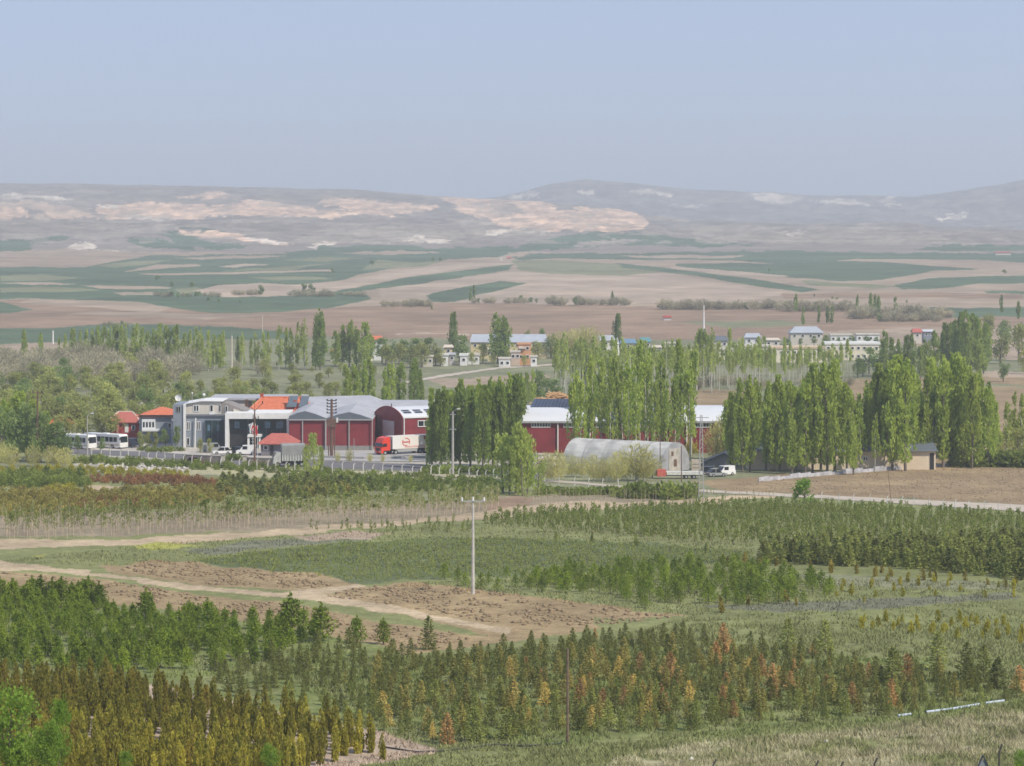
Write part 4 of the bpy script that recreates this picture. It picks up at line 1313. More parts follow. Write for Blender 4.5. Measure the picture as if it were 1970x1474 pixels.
def car(px, v, heading, paint_m, label, cat='car', L=4.2, H=1.45, W=1.75, van=False, at=None):
    T = Thing('parked_' + ('van' if van else 'car'), at or G(px, v), label, cat, rz=math.radians(heading), local=True)
    h = H * .52
    c = .12
    body = [(-L / 2, .28), (-L / 2 + .03, h), (-L / 2 + .1, h + .02), (L / 2 - (.6 if van else .95), h), (L / 2 - .1, h * .86), (L / 2, h * .6), (L / 2 - .02, .28)]
    T.part('body', MB().prism([(x, -W / 2, z) for x, z in body], (0, W, 0)), paint_m)
    if van:
        cab = [(-L / 2 + .05, h + .005), (-L / 2 + .12, H), (L / 2 - 1.4, H), (L / 2 - .75, h + .005)]
    else:
        cab = [(-L / 2 + .25, h + .025), (-L / 2 + .75, H), (L / 2 - 1.75, H), (L / 2 - 1.05, h + .025)]
    n = len(cab)
    m = MB()
    lo = [(x, -W / 2 + c, z) for x, z in cab]
    hi = [(x, W / 2 - c, z) for x, z in cab]
    m.poly(lo).poly(hi)
    for k in range(n):
        m.poly([lo[k], lo[(k + 1) % n], hi[(k + 1) % n], hi[k]])
    T.part('cabin', m, paint_m if van else m_glass)
    (xa, za), (xb, zb), (xc, zc), (xd, zd) = cab
    if van:
        T.part('side_window', MB().box(xc - .9, xc + .1, -W / 2 + c - .02, W / 2 - c + .02, h + .1, H - .15), m_glass)
        T.part('windscreen', MB().prism([(xc + .06, -W / 2 + .2, zc - .1), (xc + .06, W / 2 - .2, zc - .1), (xd + .03, W / 2 - .2, zd + .08), (xd + .03, -W / 2 + .2, zd + .08)], (.03, 0, .01)), m_glass)
    else:
        T.part('roof', MB().box(xb - .02, xc + .02, -W / 2 + c - .01, W / 2 - c + .01, H + .003, H + .05), paint_m)
        T.part('pillars', MB().box((xb + xc) / 2 - .05, (xb + xc) / 2 + .05, -W / 2 + c - .015, W / 2 - c + .015, h + .03, H), paint_m)
    for x in (-L / 2 + .8, L / 2 - .85):
        for s in (-1, 1):
            wheel(T, x, s * (W / 2 - .1), .31, .22)
    for s in (-1, 1):
        T.part('headlight', MB().box(L / 2 - .06, L / 2 + .02, s * W * .36 - .14, s * W * .36 + .14, h * .62, h * .85), m_lamp)
        T.part('tail_light', MB().box(-L / 2 - .02, -L / 2 + .04, s * W * .4 - .1, s * W * .4 + .1, h * .65, h * .95), m_rlamp)
    T.part('bumper', MB().box(L / 2 - .05, L / 2 + .06, -W / 2 + .05, W / 2 - .05, .28, .42).box(-L / 2 - .06, -L / 2 + .05, -W / 2 + .05, W / 2 - .05, .28, .42), m_chas)
    return T


def bus(px, v, heading, label, L=11.0, H=3.0):
    T = Thing('parked_bus', G(px, v), label, 'bus', rz=math.radians(heading), local=True)
    W = 2.5
    prof = [(-L / 2, .35), (-L / 2, H - .3), (-L / 2 + .25, H), (L / 2 - .4, H), (L / 2 - .08, H - .35), (L / 2, 1.3), (L / 2, .35)]
    T.part('body', MB().prism([(x, -W / 2, z) for x, z in prof], (0, W, 0)), m_vwhite)
    n = 8
    for k in range(n):
        x0 = -L / 2 + .5 + k * (L - 1.2) / n
        x1 = x0 + (L - 1.2) / n - .16
        T.part('window', MB().box(x0, x1, -W / 2 - .025, -W / 2 + .05, 1.45, 2.45), m_glass)
        T.part('window', MB().box(x0, x1, W / 2 - .05, W / 2 + .025, 1.45, 2.45), m_glass)
    T.part('windscreen', MB().prism([(L / 2 + .01, -W / 2 + .15, 1.35), (L / 2 + .01, W / 2 - .15, 1.35), (L / 2 - .1, W / 2 - .15, 2.6), (L / 2 - .1, -W / 2 + .15, 2.6)], (.04, 0, 0)), m_glass)
    T.part('door', MB().box(L / 2 - 1.4, L / 2 - .6, W / 2 - .03, W / 2 + .04, .45, 2.5), m_glass)
    T.part('lower_stripe', MB().box(-L / 2 + .2, L / 2 - .3, -W / 2 - .02, -W / 2 + .03, .75, .92), mat('tan_stripe', (0.5, 0.36, 0.2)))
    T.part('roof_hatch', MB().box(-.8, .8, -.5, .5, H + .002, H + .15), m_vwhite)
    for x in (-L / 2 + 2.4, L / 2 - 2.2):
        for s in (-1, 1):
            wheel(T, x, s * (W / 2 - .12), .48, .3)
    for s in (-1, 1):
        T.part('headlight', MB().box(L / 2 - .02, L / 2 + .05, s * .95 - .18, s * .95 + .18, .7, .95), m_lamp)
        T.part('mirror', MB().box(L / 2 + .05, L / 2 + .2, s * (W / 2 + .12) - .1, s * (W / 2 + .12) + .1, 1.9, 2.4), m_chas)
    return T


bus(203, 861.5, -35, 'white coach with dark windows parked before the red house', 10.5)
bus(146, 863, -35, 'second white coach, half hidden by trees at the left', 9.5)
car(256, 860, 60, m_vdark, 'dark blue minivan with pale roof parked right of the coach', 'minivan', 4.4, 1.9, van=True)
car(409, 870, 10, m_vgrey, 'grey-green van parked before the dark glass wall', 'van', 4.8, 1.9, van=True)
car(427, 874, 190, m_vwhite, 'white car parked left of the dark car by the hedge', L=3.9)
car(453, 873.5, 150, m_vdark, 'dark car parked between white car and white van', L=3.9)
car(474, 875, 185, m_vwhite, 'white van parked in front of the office entrance', 'van', 4.2, 1.95, van=True)
car(376, 894, 8, m_vmar, 'dark maroon car on the road before the stone wall', L=3.9)
car(1394, 915, 215, m_vwhite, 'white van standing before the grey cottage', 'van', 3.9, 1.8, van=True)
car(1379, 917, 20, m_vgrey, 'small grey car squeezed left of the white van', L=3.6)
car(1366, 913, 10, m_vdark, 'dark car left of the white van by the cottage', L=4.0)
car(1733, 740, 10, m_vdark, 'dark car parked under the dark far poplars', L=4.2)

# articulated lorry by the arched hall
T = Thing('articulated_lorry', G(727, 876), 'red-cab lorry with white box trailer by the arched hall', 'lorry', rz=math.radians(180 + 37), local=True)
W = 2.5
LB = 11.2
# cab occupies x -2.1..0, trailer behind
cab = [(-2.2, .95), (-2.2, 3.35), (-1.9, 3.75), (-.65, 3.45), (-.22, 2.5), (0, 1.7), (.03, .45), (-.5, .45), (-.55, .95)]
cb = T.part('cab', MB().prism([(x, -W / 2, z) for x, z in cab], (0, W, 0)), m_vred)
T.part('windscreen', MB().prism([(-.21, -1.05, 2.48), (-.21, 1.05, 2.48), (.0, 1.05, 1.78), (.0, -1.05, 1.78)], (.05, 0, .02)), m_glass, cb)
for s in (-1, 1):
    y0 = s * W / 2
    T.part('door_window', MB().prism([(-1.35, y0 - .03, 1.75), (-.25, y0 - .03, 1.75), (-.45, y0 - .03, 2.4), (-1.35, y0 - .03, 2.4)], (0, .06, 0)), m_glass, cb)
    T.part('mirror', MB().box(-.1, .1, s * (W / 2 + .2) - .1, s * (W / 2 + .2) + .1, 1.7, 2.5), m_chas, cb)
    T.part('headlight', MB().box(.0, .07, s * .9 - .2, s * .9 + .2, .65, .9), m_lamp, cb)
T.part('grille', MB().box(.0, .06, -.6, .6, .9, 1.5), m_chas, cb)
T.part('air_deflector', MB().prism([(-2.35, -1.2, 2.6), (-2.22, -1.2, 3.4), (-2.22, -1.2, 1.2), (-2.35, -1.2, 1.2)], (0, 2.4, 0)), mat('deflector_grey', (0.2, 0.14, 0.13)), cb)
TZ = 3.75
tr_ = T.part('trailer_box', MB().box(-LB - 2.5, -2.75, -W / 2, W / 2, 1.15, TZ), mat('trailer_white', (0.80, 0.74, 0.68), .5, .03))
T.part('front_panel', MB().box(-4.6, -2.76, W / 2 + .003, W / 2 + .02, 1.2, TZ - .05), m_vwhite, tr_)
T.part('lower_stripe', MB().box(-11.5, -5.8, W / 2 + .003, W / 2 + .02, 1.35, 1.7), mat('pink_stripe', (0.68, 0.42, 0.38)), tr_)
lg = MB()
for k in range(20):
    a0, a1 = math.tau * k / 20, math.tau * (k + 1) / 20
    if k in (2, 3, 12, 13):
        continue
    lg.prism([(-6.1 + 1.0 * math.cos(a0), W / 2 + .004, 2.5 + .85 * math.sin(a0)), (-6.1 + 1.0 * math.cos(a1), W / 2 + .004, 2.5 + .85 * math.sin(a1)),
              (-6.1 + .82 * math.cos(a1), W / 2 + .004, 2.5 + .66 * math.sin(a1)), (-6.1 + .82 * math.cos(a0), W / 2 + .004, 2.5 + .66 * math.sin(a0))], (0, .02, 0))
lg.prism([(-6.9, W / 2 + .004, 2.35), (-5.3, W / 2 + .004, 2.35), (-5.3, W / 2 + .004, 2.62), (-6.9, W / 2 + .004, 2.62)], (0, .02, 0))
T.part('round_emblem', lg, mat('emblem_red', (0.60, 0.12, 0.10)), tr_)
T.part('red_patch', MB().prism([(-11.6, W / 2 + .004, 3.6), (-10.4, W / 2 + .004, 3.6), (-10.5, W / 2 + .004, 2.9), (-11.1, W / 2 + .004, 2.75), (-11.3, W / 2 + .004, 2.3), (-11.5, W / 2 + .004, 2.9)], (0, .02, 0)), mat('patch_dark_red', (0.33, 0.04, 0.04)), tr_)
T.part('chassis', MB().box(-LB - 2.4, -.4, -.5, .5, .75, 1.12), m_chas)
T.part('side_skirt', MB().box(-9.0, -3.4, W / 2 - .1, W / 2 - .04, .55, 1.1), m_steel)
for x in (-.95, -3.6, -9.6, -10.9, -12.2):
    for s in (-1, 1):
        wheel(T, x, s * (W / 2 - .18), .5, .34)
T.part('landing_leg', MB().box(-5.4, -5.2, -.9, -.75, .1, 1.1), m_chas)
T.part('tail_light', MB().box(-LB - 2.55, -LB - 2.48, .7, 1.1, .8, 1.0), m_rlamp)

# grey tarpaulined tipper by the gatehouse
T = Thing('tipper_lorry', G(556, 898), 'dusty grey high-sided lorry with tarpaulin before the gatehouse', 'lorry', rz=math.radians(180 + 12), local=True)
m_grt = mat('dusty_grey_body', (0.33, 0.33, 0.31), .8, .15, 1.0)
T.part('cab', MB().prism([(1.7, -1.15, .8), (1.7, -1.15, 2.9), (2.6, -1.15, 2.9), (3.1, -1.15, 1.9), (3.2, -1.15, .7)], (0, 2.3, 0)), mat('dusty_pale_cab', (0.42, 0.42, 0.40), .6))
T.part('windscreen', MB().prism([(2.72, -1.0, 2.75), (2.72, 1.0, 2.75), (3.13, 1.0, 1.95), (3.13, -1.0, 1.95)], (.04, 0, .01)), m_glass)
bx_ = T.part('load_body', MB().box(-2.9, 1.5, -1.2, 1.2, 1.2, 2.2), m_grt)
T.part('tarpaulin', MB().prism([(-2.95, -1.25, 2.2), (-2.95, -1.25, 4.15), (-2.95, 0, 4.5), (-2.95, 1.25, 4.15), (-2.95, 1.25, 2.2)], (4.5, 0, 0)), mat('grey_tarpaulin', (0.27, 0.27, 0.265), .85, .15, .8))
for k in range(9):
    x = -2.8 + k * .52
    T.part('side_post', MB().box(x, x + .16, 1.205, 1.32, 1.15, 2.3), mat('pale_post', (0.55, 0.56, 0.55)), bx_)
T.part('chassis', MB().box(-2.9, 3.0, -.8, .8, .65, 1.15), m_chas)
for x in (-2.3, -1.1, 0.2, 2.3):
    for s in (-1, 1):
        wheel(T, x, s * 1.0, .5, .36)
for s in (-1, 1):
    T.part('headlight', MB().box(3.15, 3.24, s * .85 - .15, s * .85 + .15, .85, 1.05), m_lamp)

# red and white truck behind the bushes
T = Thing('box_truck', G(1034, 869), 'red-cab truck with white box by the white-roofed hall', 'truck', rz=math.radians(-8), local=True)
T.part('box_body', MB().box(-3.0, 1.0, -1.15, 1.15, .9, 2.9), m_vwhite)
T.part('cab', MB().prism([(1.1, -1.1, .5), (1.1, -1.1, 2.3), (2.1, -1.1, 2.3), (2.7, -1.1, 1.4), (2.8, -1.1, .5)], (0, 2.2, 0)), m_vred)
T.part('windscreen', MB().prism([(2.15, -.95, 2.22), (2.15, .95, 2.22), (2.72, .95, 1.42), (2.72, -.95, 1.42)], (.04, 0, .02)), m_glass)
T.part('door_window', MB().box(1.35, 2.0, -1.13, -1.08, 1.5, 2.1), m_glass)
for x in (-2.0, 2.0):
    for s in (-1, 1):
        wheel(T, x, s * .95, .42, .28)
# flat trailer by the polytunnel
T = Thing('flat_trailer', G(1306, 921), 'low white flat trailer with red tank end before the polytunnel', 'trailer', rz=math.radians(4), local=True)
T.part('bed', MB().box(-2.3, 4.2, -1.0, 1.0, .75, 1.3), mat('dull_white', (0.62, 0.62, 0.58), .7))
T.part('red_tank', MB().box(-4.0, -2.4, -.9, .9, .5, 1.7), mat('faded_red', (0.55, 0.13, 0.10), .6))
T.part('frame', MB().box(-2.4, 4.3, -.5, .5, .55, .74), m_chas)
for x in (1.2, 2.6):
    for s in (-1, 1):
        wheel(T, x, s * .85, .36, .24)
# crate stack
g = G(1339, 910)
for k in range(4):
    c = link('slatted_crate', MB().box(-.85, .85, -.6, .6, .0, .12).box(-.85, -.77, -.6, .6, .12, .62).box(.77, .85, -.6, .6, .12, .62).box(-.77, .77, -.6, -.54, .12, .32).box(-.77, .77, -.6, -.54, .42, .62).box(-.77, .77, .54, .6, .12, .62).mesh('slatted_crate', mat('pale_crate_wood', (0.52, 0.45, 0.36))), None, (g.x, g.y, g.z + k * .63))
    tag(c, ('lowest', 'second from the bottom', 'third from the bottom', 'topmost')[k] + ' of the pale wooden crates stacked beside the polytunnel', 'crate', 'crates stacked by the polytunnel')

# flags at the entrance
m_flag = mat('red_flag_cloth', (0.72, 0.03, 0.03), .8)
for i, (px, mm, lab) in enumerate(((486.5, m_white, 'white flag on the leftmost pole at the factory entrance'), (491.5, m_flag, 'red flag with white crescent on the middle pole at the entrance'),
                                   (495.5, m_flag, 'red flag on the rightmost pole at the factory entrance'))):
    g = G(px, 884)
    T = Thing('flagpole', g, lab, 'flag', 'flagpoles at the factory entrance')
    h = 7.4 - .3 * i
    T.part('pole', MB().tube(g, (g.x, g.y, g.z + h), .05), m_white)
    m = MB()
    n = 6
    for a in range(n):
        z0, z1 = g.z + h - .1 - a * 1.9 / n, g.z + h - .1 - (a + 1) * 1.9 / n
        w0, w1 = .85 - .05 * a, .85 - .05 * (a + 1)
        for b in range(4):
            f = lambda q, zz: (g.x + .05 - q * .9 * (1 - .06 * a), g.y + .16 * math.sin(q * 6 + zz * 3), zz - q * .35)
            m.poly([f(b / 4, z0), f((b + 1) / 4, z0), f((b + 1) / 4, z1), f(b / 4, z1)])
    fl = T.part('cloth', m, mm)
    if i == 1:
        cm = MB()
        for k in range(10):
            a0, a1 = math.radians(50 + k * 26), math.radians(50 + (k + 1) * 26)
            cm.prism([(g.x - .35 + .28 * math.cos(a0), g.y - .25, g.z + h - 1.15 + .28 * math.sin(a0)), (g.x - .35 + .28 * math.cos(a1), g.y - .25, g.z + h - 1.15 + .28 * math.sin(a1)),
                      (g.x - .30 + .19 * math.cos(a1), g.y - .25, g.z + h - 1.15 + .19 * math.sin(a1)), (g.x - .30 + .19 * math.cos(a0), g.y - .25, g.z + h - 1.15 + .19 * math.sin(a0))], (0, .02, 0))
        T.part('crescent', cm, m_white, fl)


# ------------------------------------------------------------------ poles
def pole(px, vb, vt, label, r0=.16, r1=.09, m=None, arms=(), name='utility_pole', lean=0.0, lamp=False, cat='utility pole', ins=None, Y=None):
    g = G(px, vb) if Y is None else base(px, Y)
    h = (vb - vt) / (F / g.y) if Y is None else ZP(vt, Y) - gz(Y)
    T = Thing(name, g, label, cat)
    top = Vector((g.x + lean * h, g.y, g.z + h))
    T.part('post', MB().tube((g.x, g.y, g.z - .3), top, r0, r1, 8), m or m_concpole)
    for (dz, half, kind) in arms:
        z = top.z - dz
        x = g.x + lean * (z - g.z)
        am = T.part('crossarm', MB().box(x - half, x + half, g.y - .17, g.y - .05, z - .06, z + .06), m_steel if kind != 'rust' else m_rust)
        for s in (-1, 0, 1):
            if s == 0 and kind != 'three':
                continue
            T.part('insulator', MB().tube((x + s * half * .93, g.y - .11, z + .06), (x + s * half * .93, g.y - .11, z + .42), .11, .09, 8), m_white if kind == 'three' else m_dark, am)
    if lamp:
        T.part('lamp_arm', MB().tube(top, (top.x + .9, top.y - .4, top.z + .5), .05), m_steel)
        T.part('lamp_head', MB().box(top.x + .75, top.x + 1.35, top.y - .6, top.y - .3, top.z + .45, top.z + .6), m_white)
    return T


pole(910, 1143, 956, 'pale concrete pole with one crossarm and three white insulators amid the young pines', .19, .10,
     mat('pale_concrete_pole', (0.55, 0.52, 0.48), .9), ((.45, 1.22, 'three'),))
pole(1092, 1430, 1248, 'short brown wooden pole standing among the foreground spruces', .10, .08, m_wood)
T = pole(490, 898, 789, 'rusty power pole with a V-shaped head before the office', .2, .12, m_rust)
g = G(490, 898)
zt = g.z + (898 - 789) / (F / g.y)
T.part('v_arm', MB().tube((g.x, g.y, zt - .2), (g.x - 1.5, g.y, zt + 1.3), .07).tube((g.x, g.y, zt - .2), (g.x + 1.5, g.y, zt + 1.3), .07).tube((g.x, g.y, zt - .3), (g.x, g.y, zt + 1.2), .06), m_rust)
for s in (-1, 1):
    T.part('insulator', MB().tube((g.x + s * 1.5, g.y, zt + 1.2), (g.x + s * 1.5, g.y, zt + 1.7), .12), m_dark)
T = pole(638, 880, 768, 'dark power pole with stacked insulator arms and transformer before the red sheds', .34, .22, m_rust)
g = G(638, 880)
hp = (880 - 768) / (F / g.y)
for k in range(5):
    z = g.z + hp - .3 - k * .62
    am = T.part('crossarm', MB().box(g.x - .95, g.x + .95, g.y - .1, g.y + .1, z - .09, z + .09), m_dark)
    T.part('insulator', MB().tube((g.x - .9, g.y, z), (g.x - .9, g.y, z + .3), .14).tube((g.x + .9, g.y, z), (g.x + .9, g.y, z + .3), .14), m_dark, am)
T.part('transformer', MB().box(g.x - .95, g.x + .9, g.y - .5, g.y + .5, g.z + hp * .52, g.z + hp * .66), m_rust)
T.part('fuse_box', MB().box(g.x + .95, g.x + 1.3, g.y - .3, g.y + .1, g.z + hp * .6, g.z + hp * .68), m_white)
T.part('leg', MB().tube((g.x - .6, g.y, g.z - .2), (g.x - .6, g.y, g.z + hp * .55), .12).tube((g.x + .6, g.y, g.z - .2), (g.x + .6, g.y, g.z + hp * .55), .12), m_rust)
pole(871, 917, 792, 'tall pale concrete pole standing against the dark poplar grove', .26, .17, m_concpole, ((.5, .55, 'one'), (3.2, .7, 'one')), lamp=True)
pole(168, 876, 800, 'grey street pole with lamp before the parked coaches', .15, .09, m_concpole, lamp=True)
pole(264, 852, 780, 'thin dark pole behind the red house', .09, .06, m_rust, lamp=True, Y=648)
pole(72, 890, 752, 'dark power pole rising from the trees at far left', .2, .14, m_rust, ((.4, .9, 'rust'), (1.3, .9, 'rust')))
pole(1270, 918, 838, 'thin dark pole at the corner of the polytunnel', .09, .07, m_rust, ((.3, .5, 'rust'),))
pole(1311, 928, 858, 'thin grey pole before the polytunnel end wall', .09, .07, m_rust)
pole(1716, 976, 905, 'thin dark leaning pole beside the dirt road and ploughed field', .05, .04, m_wood, lean=-.11)
pole(638 + 43, 889, 843, 'thin grey pole on the factory yard', .07, .05, m_steel)
pole(1354, 640, 587, 'tall white mast standing in the brown field behind the village', .5, .2, m_white, name='mast', cat='mast')
pole(102, 662, 636, 'short white mast at the green field edge on the left', .35, .25, m_white, name='mast', cat='mast')
pole(446, 722, 646, 'tall cream pole among the left poplar row', .3, .2, m_ridge, name='mast', cat='mast')
pole(505, 664, 607, 'thin cream pole behind the left poplar row', .2, .12, m_ridge, name='mast', cat='mast')
# lattice pole on the right of the polytunnel
g = G(1349, 962)
h = (962 - 798) / (F / g.y)
T = Thing('lattice_pole', g, 'grey steel lattice pole beside the dirt road before the polytunnel', 'lattice pole')
m = MB()
for sx in (-1, 1):
    for sy in (-1, 1):
        m.tube((g.x + sx * .42, g.y + sy * .42, g.z - .2), (g.x + sx * .14, g.y + sy * .14, g.z + h), .07, n=4)
T.part('leg_frame', m, m_steel)
m = MB()
n = 22
for k in range(n):
    a, b = .42 - .28 * k / n, .42 - .28 * (k + 1) / n
    z0, z1 = g.z + h * k / n, g.z + h * (k + 1) / n
    s = 1 if k % 2 else -1
    for sy in (-1, 1):
        m.tube((g.x - s * a, g.y + sy * a, z0), (g.x + s * b, g.y + sy * b, z1), .035, n=4)
        m.tube((g.x + sy * a, g.y - s * a, z0), (g.x + sy * b, g.y + s * b, z1), .035, n=4)
T.part('bracing', m, m_steel)
T.part('crossarm', MB().box(g.x - 1.2, g.x + 1.2, g.y - .25, g.y - .15, g.z + h - .5, g.z + h - .38), m_steel)

# fence posts with bent tops
def make_post(h=2.1, m=None, name='fence_post'):
    t = link(name, MB().box(-.065, .065, -.065, .065, -.3, h * .82).prism([(-.065, -.065, h * .82), (.065, -.065, h * .82), (.30, -.065, h), (.18, -.065, h + .03)], (0, .13, 0)).mesh(name, m or mat('white_concrete_post', (0.62, 0.60, 0.56))))
    return t


p0 = make_post()
used = False
line = [(175, 880), (300, 890), (430, 900), (560, 908), (700, 912), (815, 918), (950, 925)]
Lx = [p[0] for p in line]
Lv = [p[1] for p in line]
FG = 'white concrete fence posts with bent tops along the road'
x = 176.0
while x < 952:
    o = p0 if not used else p0.copy()
    if used:
        COL.objects.link(o)
    used = True
    g = G(x, float(np.interp(x, Lx, Lv)) + R.uniform(-.6, .6))
    o.location = g
    o.rotation_euler = (R.uniform(-.04, .04), R.uniform(-.05, .05), R.uniform(-.5, .5))
    o.scale = (1.1, 1.1, R.uniform(.85, 1.1))
    tag(o, 'white concrete fence post with bent top along the asphalt road', 'fence post', FG)
    x += R.uniform(15, 21)
for (a, b, va, vb_) in ((1000, 1320, 930, 950), (1580, 1970, 966, 990)):
    x = a
    while x < b:
        o = p0.copy()
        COL.objects.link(o)
        o.location = G(x, va + (vb_ - va) * (x - a) / (b - a))
        o.rotation_euler = (R.uniform(-.05, .05), R.uniform(-.06, .06), R.uniform(-.5, .5))
        o.scale = (.75, .75, R.uniform(.7, .85))
        tag(o, 'thin pale fence post beside the pale dirt road' + (' in front of the ploughed field' if a > 1500 else ' in front of the polytunnel'), 'fence post', 'fence posts along the dirt road' + (' by the field' if a > 1500 else ' by the polytunnel'))
        x += R.uniform(22, 34)
# dark bent fence posts at the bottom edge, on the slope below the camera
pd = None
for px, vt in ((1372, 1462), (1569, 1464), (1617, 1466), (1682, 1459), (1922, 1433)):
    Yp = 172.0
    z0 = gz(Yp)
    h = ZP(vt, Yp) - z0
    if pd is None:
        pd = make_post(1.0, mat('dark_stained_post', (0.07, 0.065, 0.06)))
        o = pd
    else:
        o = pd.copy()
        COL.objects.link(o)
    o.location = (XP(px, Yp), Yp, z0)
    o.scale = (.75, .75, h)
    tag(o, {1372: 'leftmost dark bent fence post at the bottom edge', 1569: 'second from left of the dark bent fence posts at the bottom edge', 1617: 'middle one of the dark bent fence posts at the bottom edge',
            1682: 'fourth from left of the dark bent fence posts at the bottom edge', 1922: 'tallest, rightmost dark bent fence post near the bottom right corner'}[px], 'fence post', 'dark fence posts below the dry grass')
# triangular steel frame at the bottom right
Yp = 168.0
x, z0, zt = XP(1891, Yp), gz(Yp), ZP(1453, Yp)
T = Thing('triangular_frame', Vector((x, Yp, z0)), 'dark triangular steel frame top at the bottom right corner', 'steel frame')
T.part('post', MB().tube((x, Yp, z0 - .2), (x, Yp, zt - .9), .06), m_steel)
T.part('frame', MB().tube((x, Yp, zt), (x - .42, Yp, zt - .95), .06, n=4).tube((x, Yp, zt), (x + .42, Yp, zt - .95), .06, n=4).tube((x - .42, Yp, zt - .95), (x + .42, Yp, zt - .95), .06, n=4), m_vdark)
T.part('plate', MB().prism([(x - .12, Yp + .01, zt - .3), (x + .12, Yp + .01, zt - .3), (x + .34, Yp + .01, zt - .9), (x - .34, Yp + .01, zt - .9)], (0, .02, 0)), m_bluegrey)

# pipes and hose lying on the ground
m_pipe = mat('pale_blue_pipe', (0.55, 0.62, 0.72), .4)


def ground_pipe(pts, r, m, label, name, cat):
    P = [G(*p) for p in pts]
    T = MB()
    for a, b in zip(P, P[1:]):
        T.tube(a + Vector((0, 0, r)), b + Vector((0, 0, r)), r, n=6)
    me = T.mesh(name, m, tuple(P[0]))
    return tag(link(name, me, None, P[0]), label, cat)


ground_pipe([(1782, 1372), (1830, 1366), (1884, 1357)], .09, m_pipe, 'long pale blue pipe lying at the edge of the dry grass', 'irrigation_pipe', 'pipe')
ground_pipe([(1896, 1355), (1932, 1350)], .09, m_pipe, 'short pale blue pipe right of the long one', 'irrigation_pipe', 'pipe')
ground_pipe([(1728, 1379), (1752, 1376)], .09, m_pipe, 'short pale pipe piece left of the long blue pipe', 'irrigation_pipe', 'pipe')
ground_pipe([(735, 1438), (800, 1448), (860, 1446), (900, 1441), (950, 1434), (1010, 1437), (1080, 1432)], .06, m_chas, 'black irrigation hose curving along the front of the spruces', 'irrigation_hose', 'hose')
for px, v, lab in ((1588, 1428, 'white plastic bag lying in the dry grass'), (1330, 1462, 'pale crumpled bag lying near the bottom edge')):
    g = G(px, v)
    m = MB()
    rr = random.Random(px)
    ring = []
    for k in range(7):
        a = math.tau * k / 7
        ring.append((.26 * math.cos(a) * rr.uniform(.7, 1.2), .2 * math.sin(a), .02))
    top = (0.03, 0, .24)
    for k in range(7):
        m.poly([ring[k], ring[(k + 1) % 7], top])
    m.poly(ring)
    tag(link('plastic_bag', m.mesh('plastic_bag', m_white), None, g), lab, 'bag')
# ------------------------------------------------------------------ plants: shapes
def unit(a):
    return a / np.maximum(np.linalg.norm(a, axis=1, keepdims=True), 1e-9)


def leaves(rng, C, A, L, Wd):
    """rhombic leaf sprays at C along A"""
    n = len(C)
    A = unit(A)
    B = unit(np.cross(A, rng.normal(size=(n, 3))))
    L = np.broadcast_to(L, n)[:, None]
    Wd = np.broadcast_to(Wd, n)[:, None]
    V = np.stack([C - A * L / 2, C + B * Wd / 2, C + A * L / 2, C - B * Wd / 2], 1).reshape(-1, 3)
    return V, np.arange(4 * n).reshape(n, 4)


def tube_np(pts, rad, n=5):
    V, Q = [], []
    for i, (p, r) in enumerate(zip(pts, rad)):
        for k in range(n):
            t = math.tau * k / n
            V.append((p[0] + r * math.cos(t), p[1] + r * math.sin(t), p[2]))
        if i:
            for k in range(n):
                k2 = (k + 1) % n
                Q.append(((i - 1) * n + k, (i - 1) * n + k2, i * n + k2, i * n + k))
    return np.array(V), np.array(Q)


def joinq(parts):
    V, Q, M = [], [], []
    o = 0
    for v, q, m in parts:
        V.append(v)
        Q.append(q + o)
        M.append(np.full(len(q), m))
        o += len(v)
    return np.concatenate(V), np.concatenate(Q), np.concatenate(M)


def gaps(rng, P, scale, thr):
    s = int(rng.integers(1, 9999))
    return P[vnoise3(P / scale + 50, s) > thr]


def poplar(rng, h, r, n=2200, t0=.06, ls=.75, thr=.33, skew=.5):
    """columnar crown made of many upright plumes"""
    npl = int(22 + r * 5)
    C, A = [], []
    for k in range(npl):
        a = rng.uniform(0, math.tau)
        t = t0 + (.80 - t0) * rng.uniform(0, 1)
        env = r * max(.25, math.sin(math.pi * min(1, (t + .16)) ** .85)) ** .6
        ro = env * rng.uniform(.15, .95)
        ln = h * rng.uniform(.18, .36)
        if t + ln / h > 1:
            ln = (1 - t) * h
        m = int(n / npl)
        u = rng.uniform(0, 1, m)
        wd = (.16 + .55 * np.sin(math.pi * u ** .7) ** .8) * r * .34
        th = rng.uniform(0, math.tau, m)
        q = np.sqrt(rng.uniform(.1, 1, m))
        conv = 1 - .15 * u
        x = math.cos(a) * ro * conv + np.cos(th) * wd * q
        y = math.sin(a) * ro * conv + np.sin(th) * wd * q
        z = t * h + u * ln
        C.append(np.stack([x, y, z], 1))
        A.append(np.stack([np.cos(th) * .35, np.sin(th) * .35, np.ones(m)], 1))
    m = n // 4
    u = rng.uniform(t0 + .02, .93, m)
    th = rng.uniform(0, math.tau, m)
    wd = r * .65 * np.sin(math.pi * np.clip(u, 0, 1) ** .8) ** .7 * rng.uniform(.2, 1, m) + .1
    C.append(np.stack([np.cos(th) * wd, np.sin(th) * wd, u * h], 1))
    A.append(np.stack([np.cos(th) * .4, np.sin(th) * .4, np.ones(m)], 1))
    C, A = np.concatenate(C), np.concatenate(A)
    C = C + rng.normal(0, .05, C.shape)
    keep = vnoise3(C / np.array([.9, .9, 1.9]) + 50, int(rng.integers(1, 999))) > thr
    C, A = C[keep], A[keep] + rng.normal(0, .28, (keep.sum(), 3))
    return leaves(rng, C, A, ls * rng.uniform(.6, 1.3, len(C)), ls * .42)


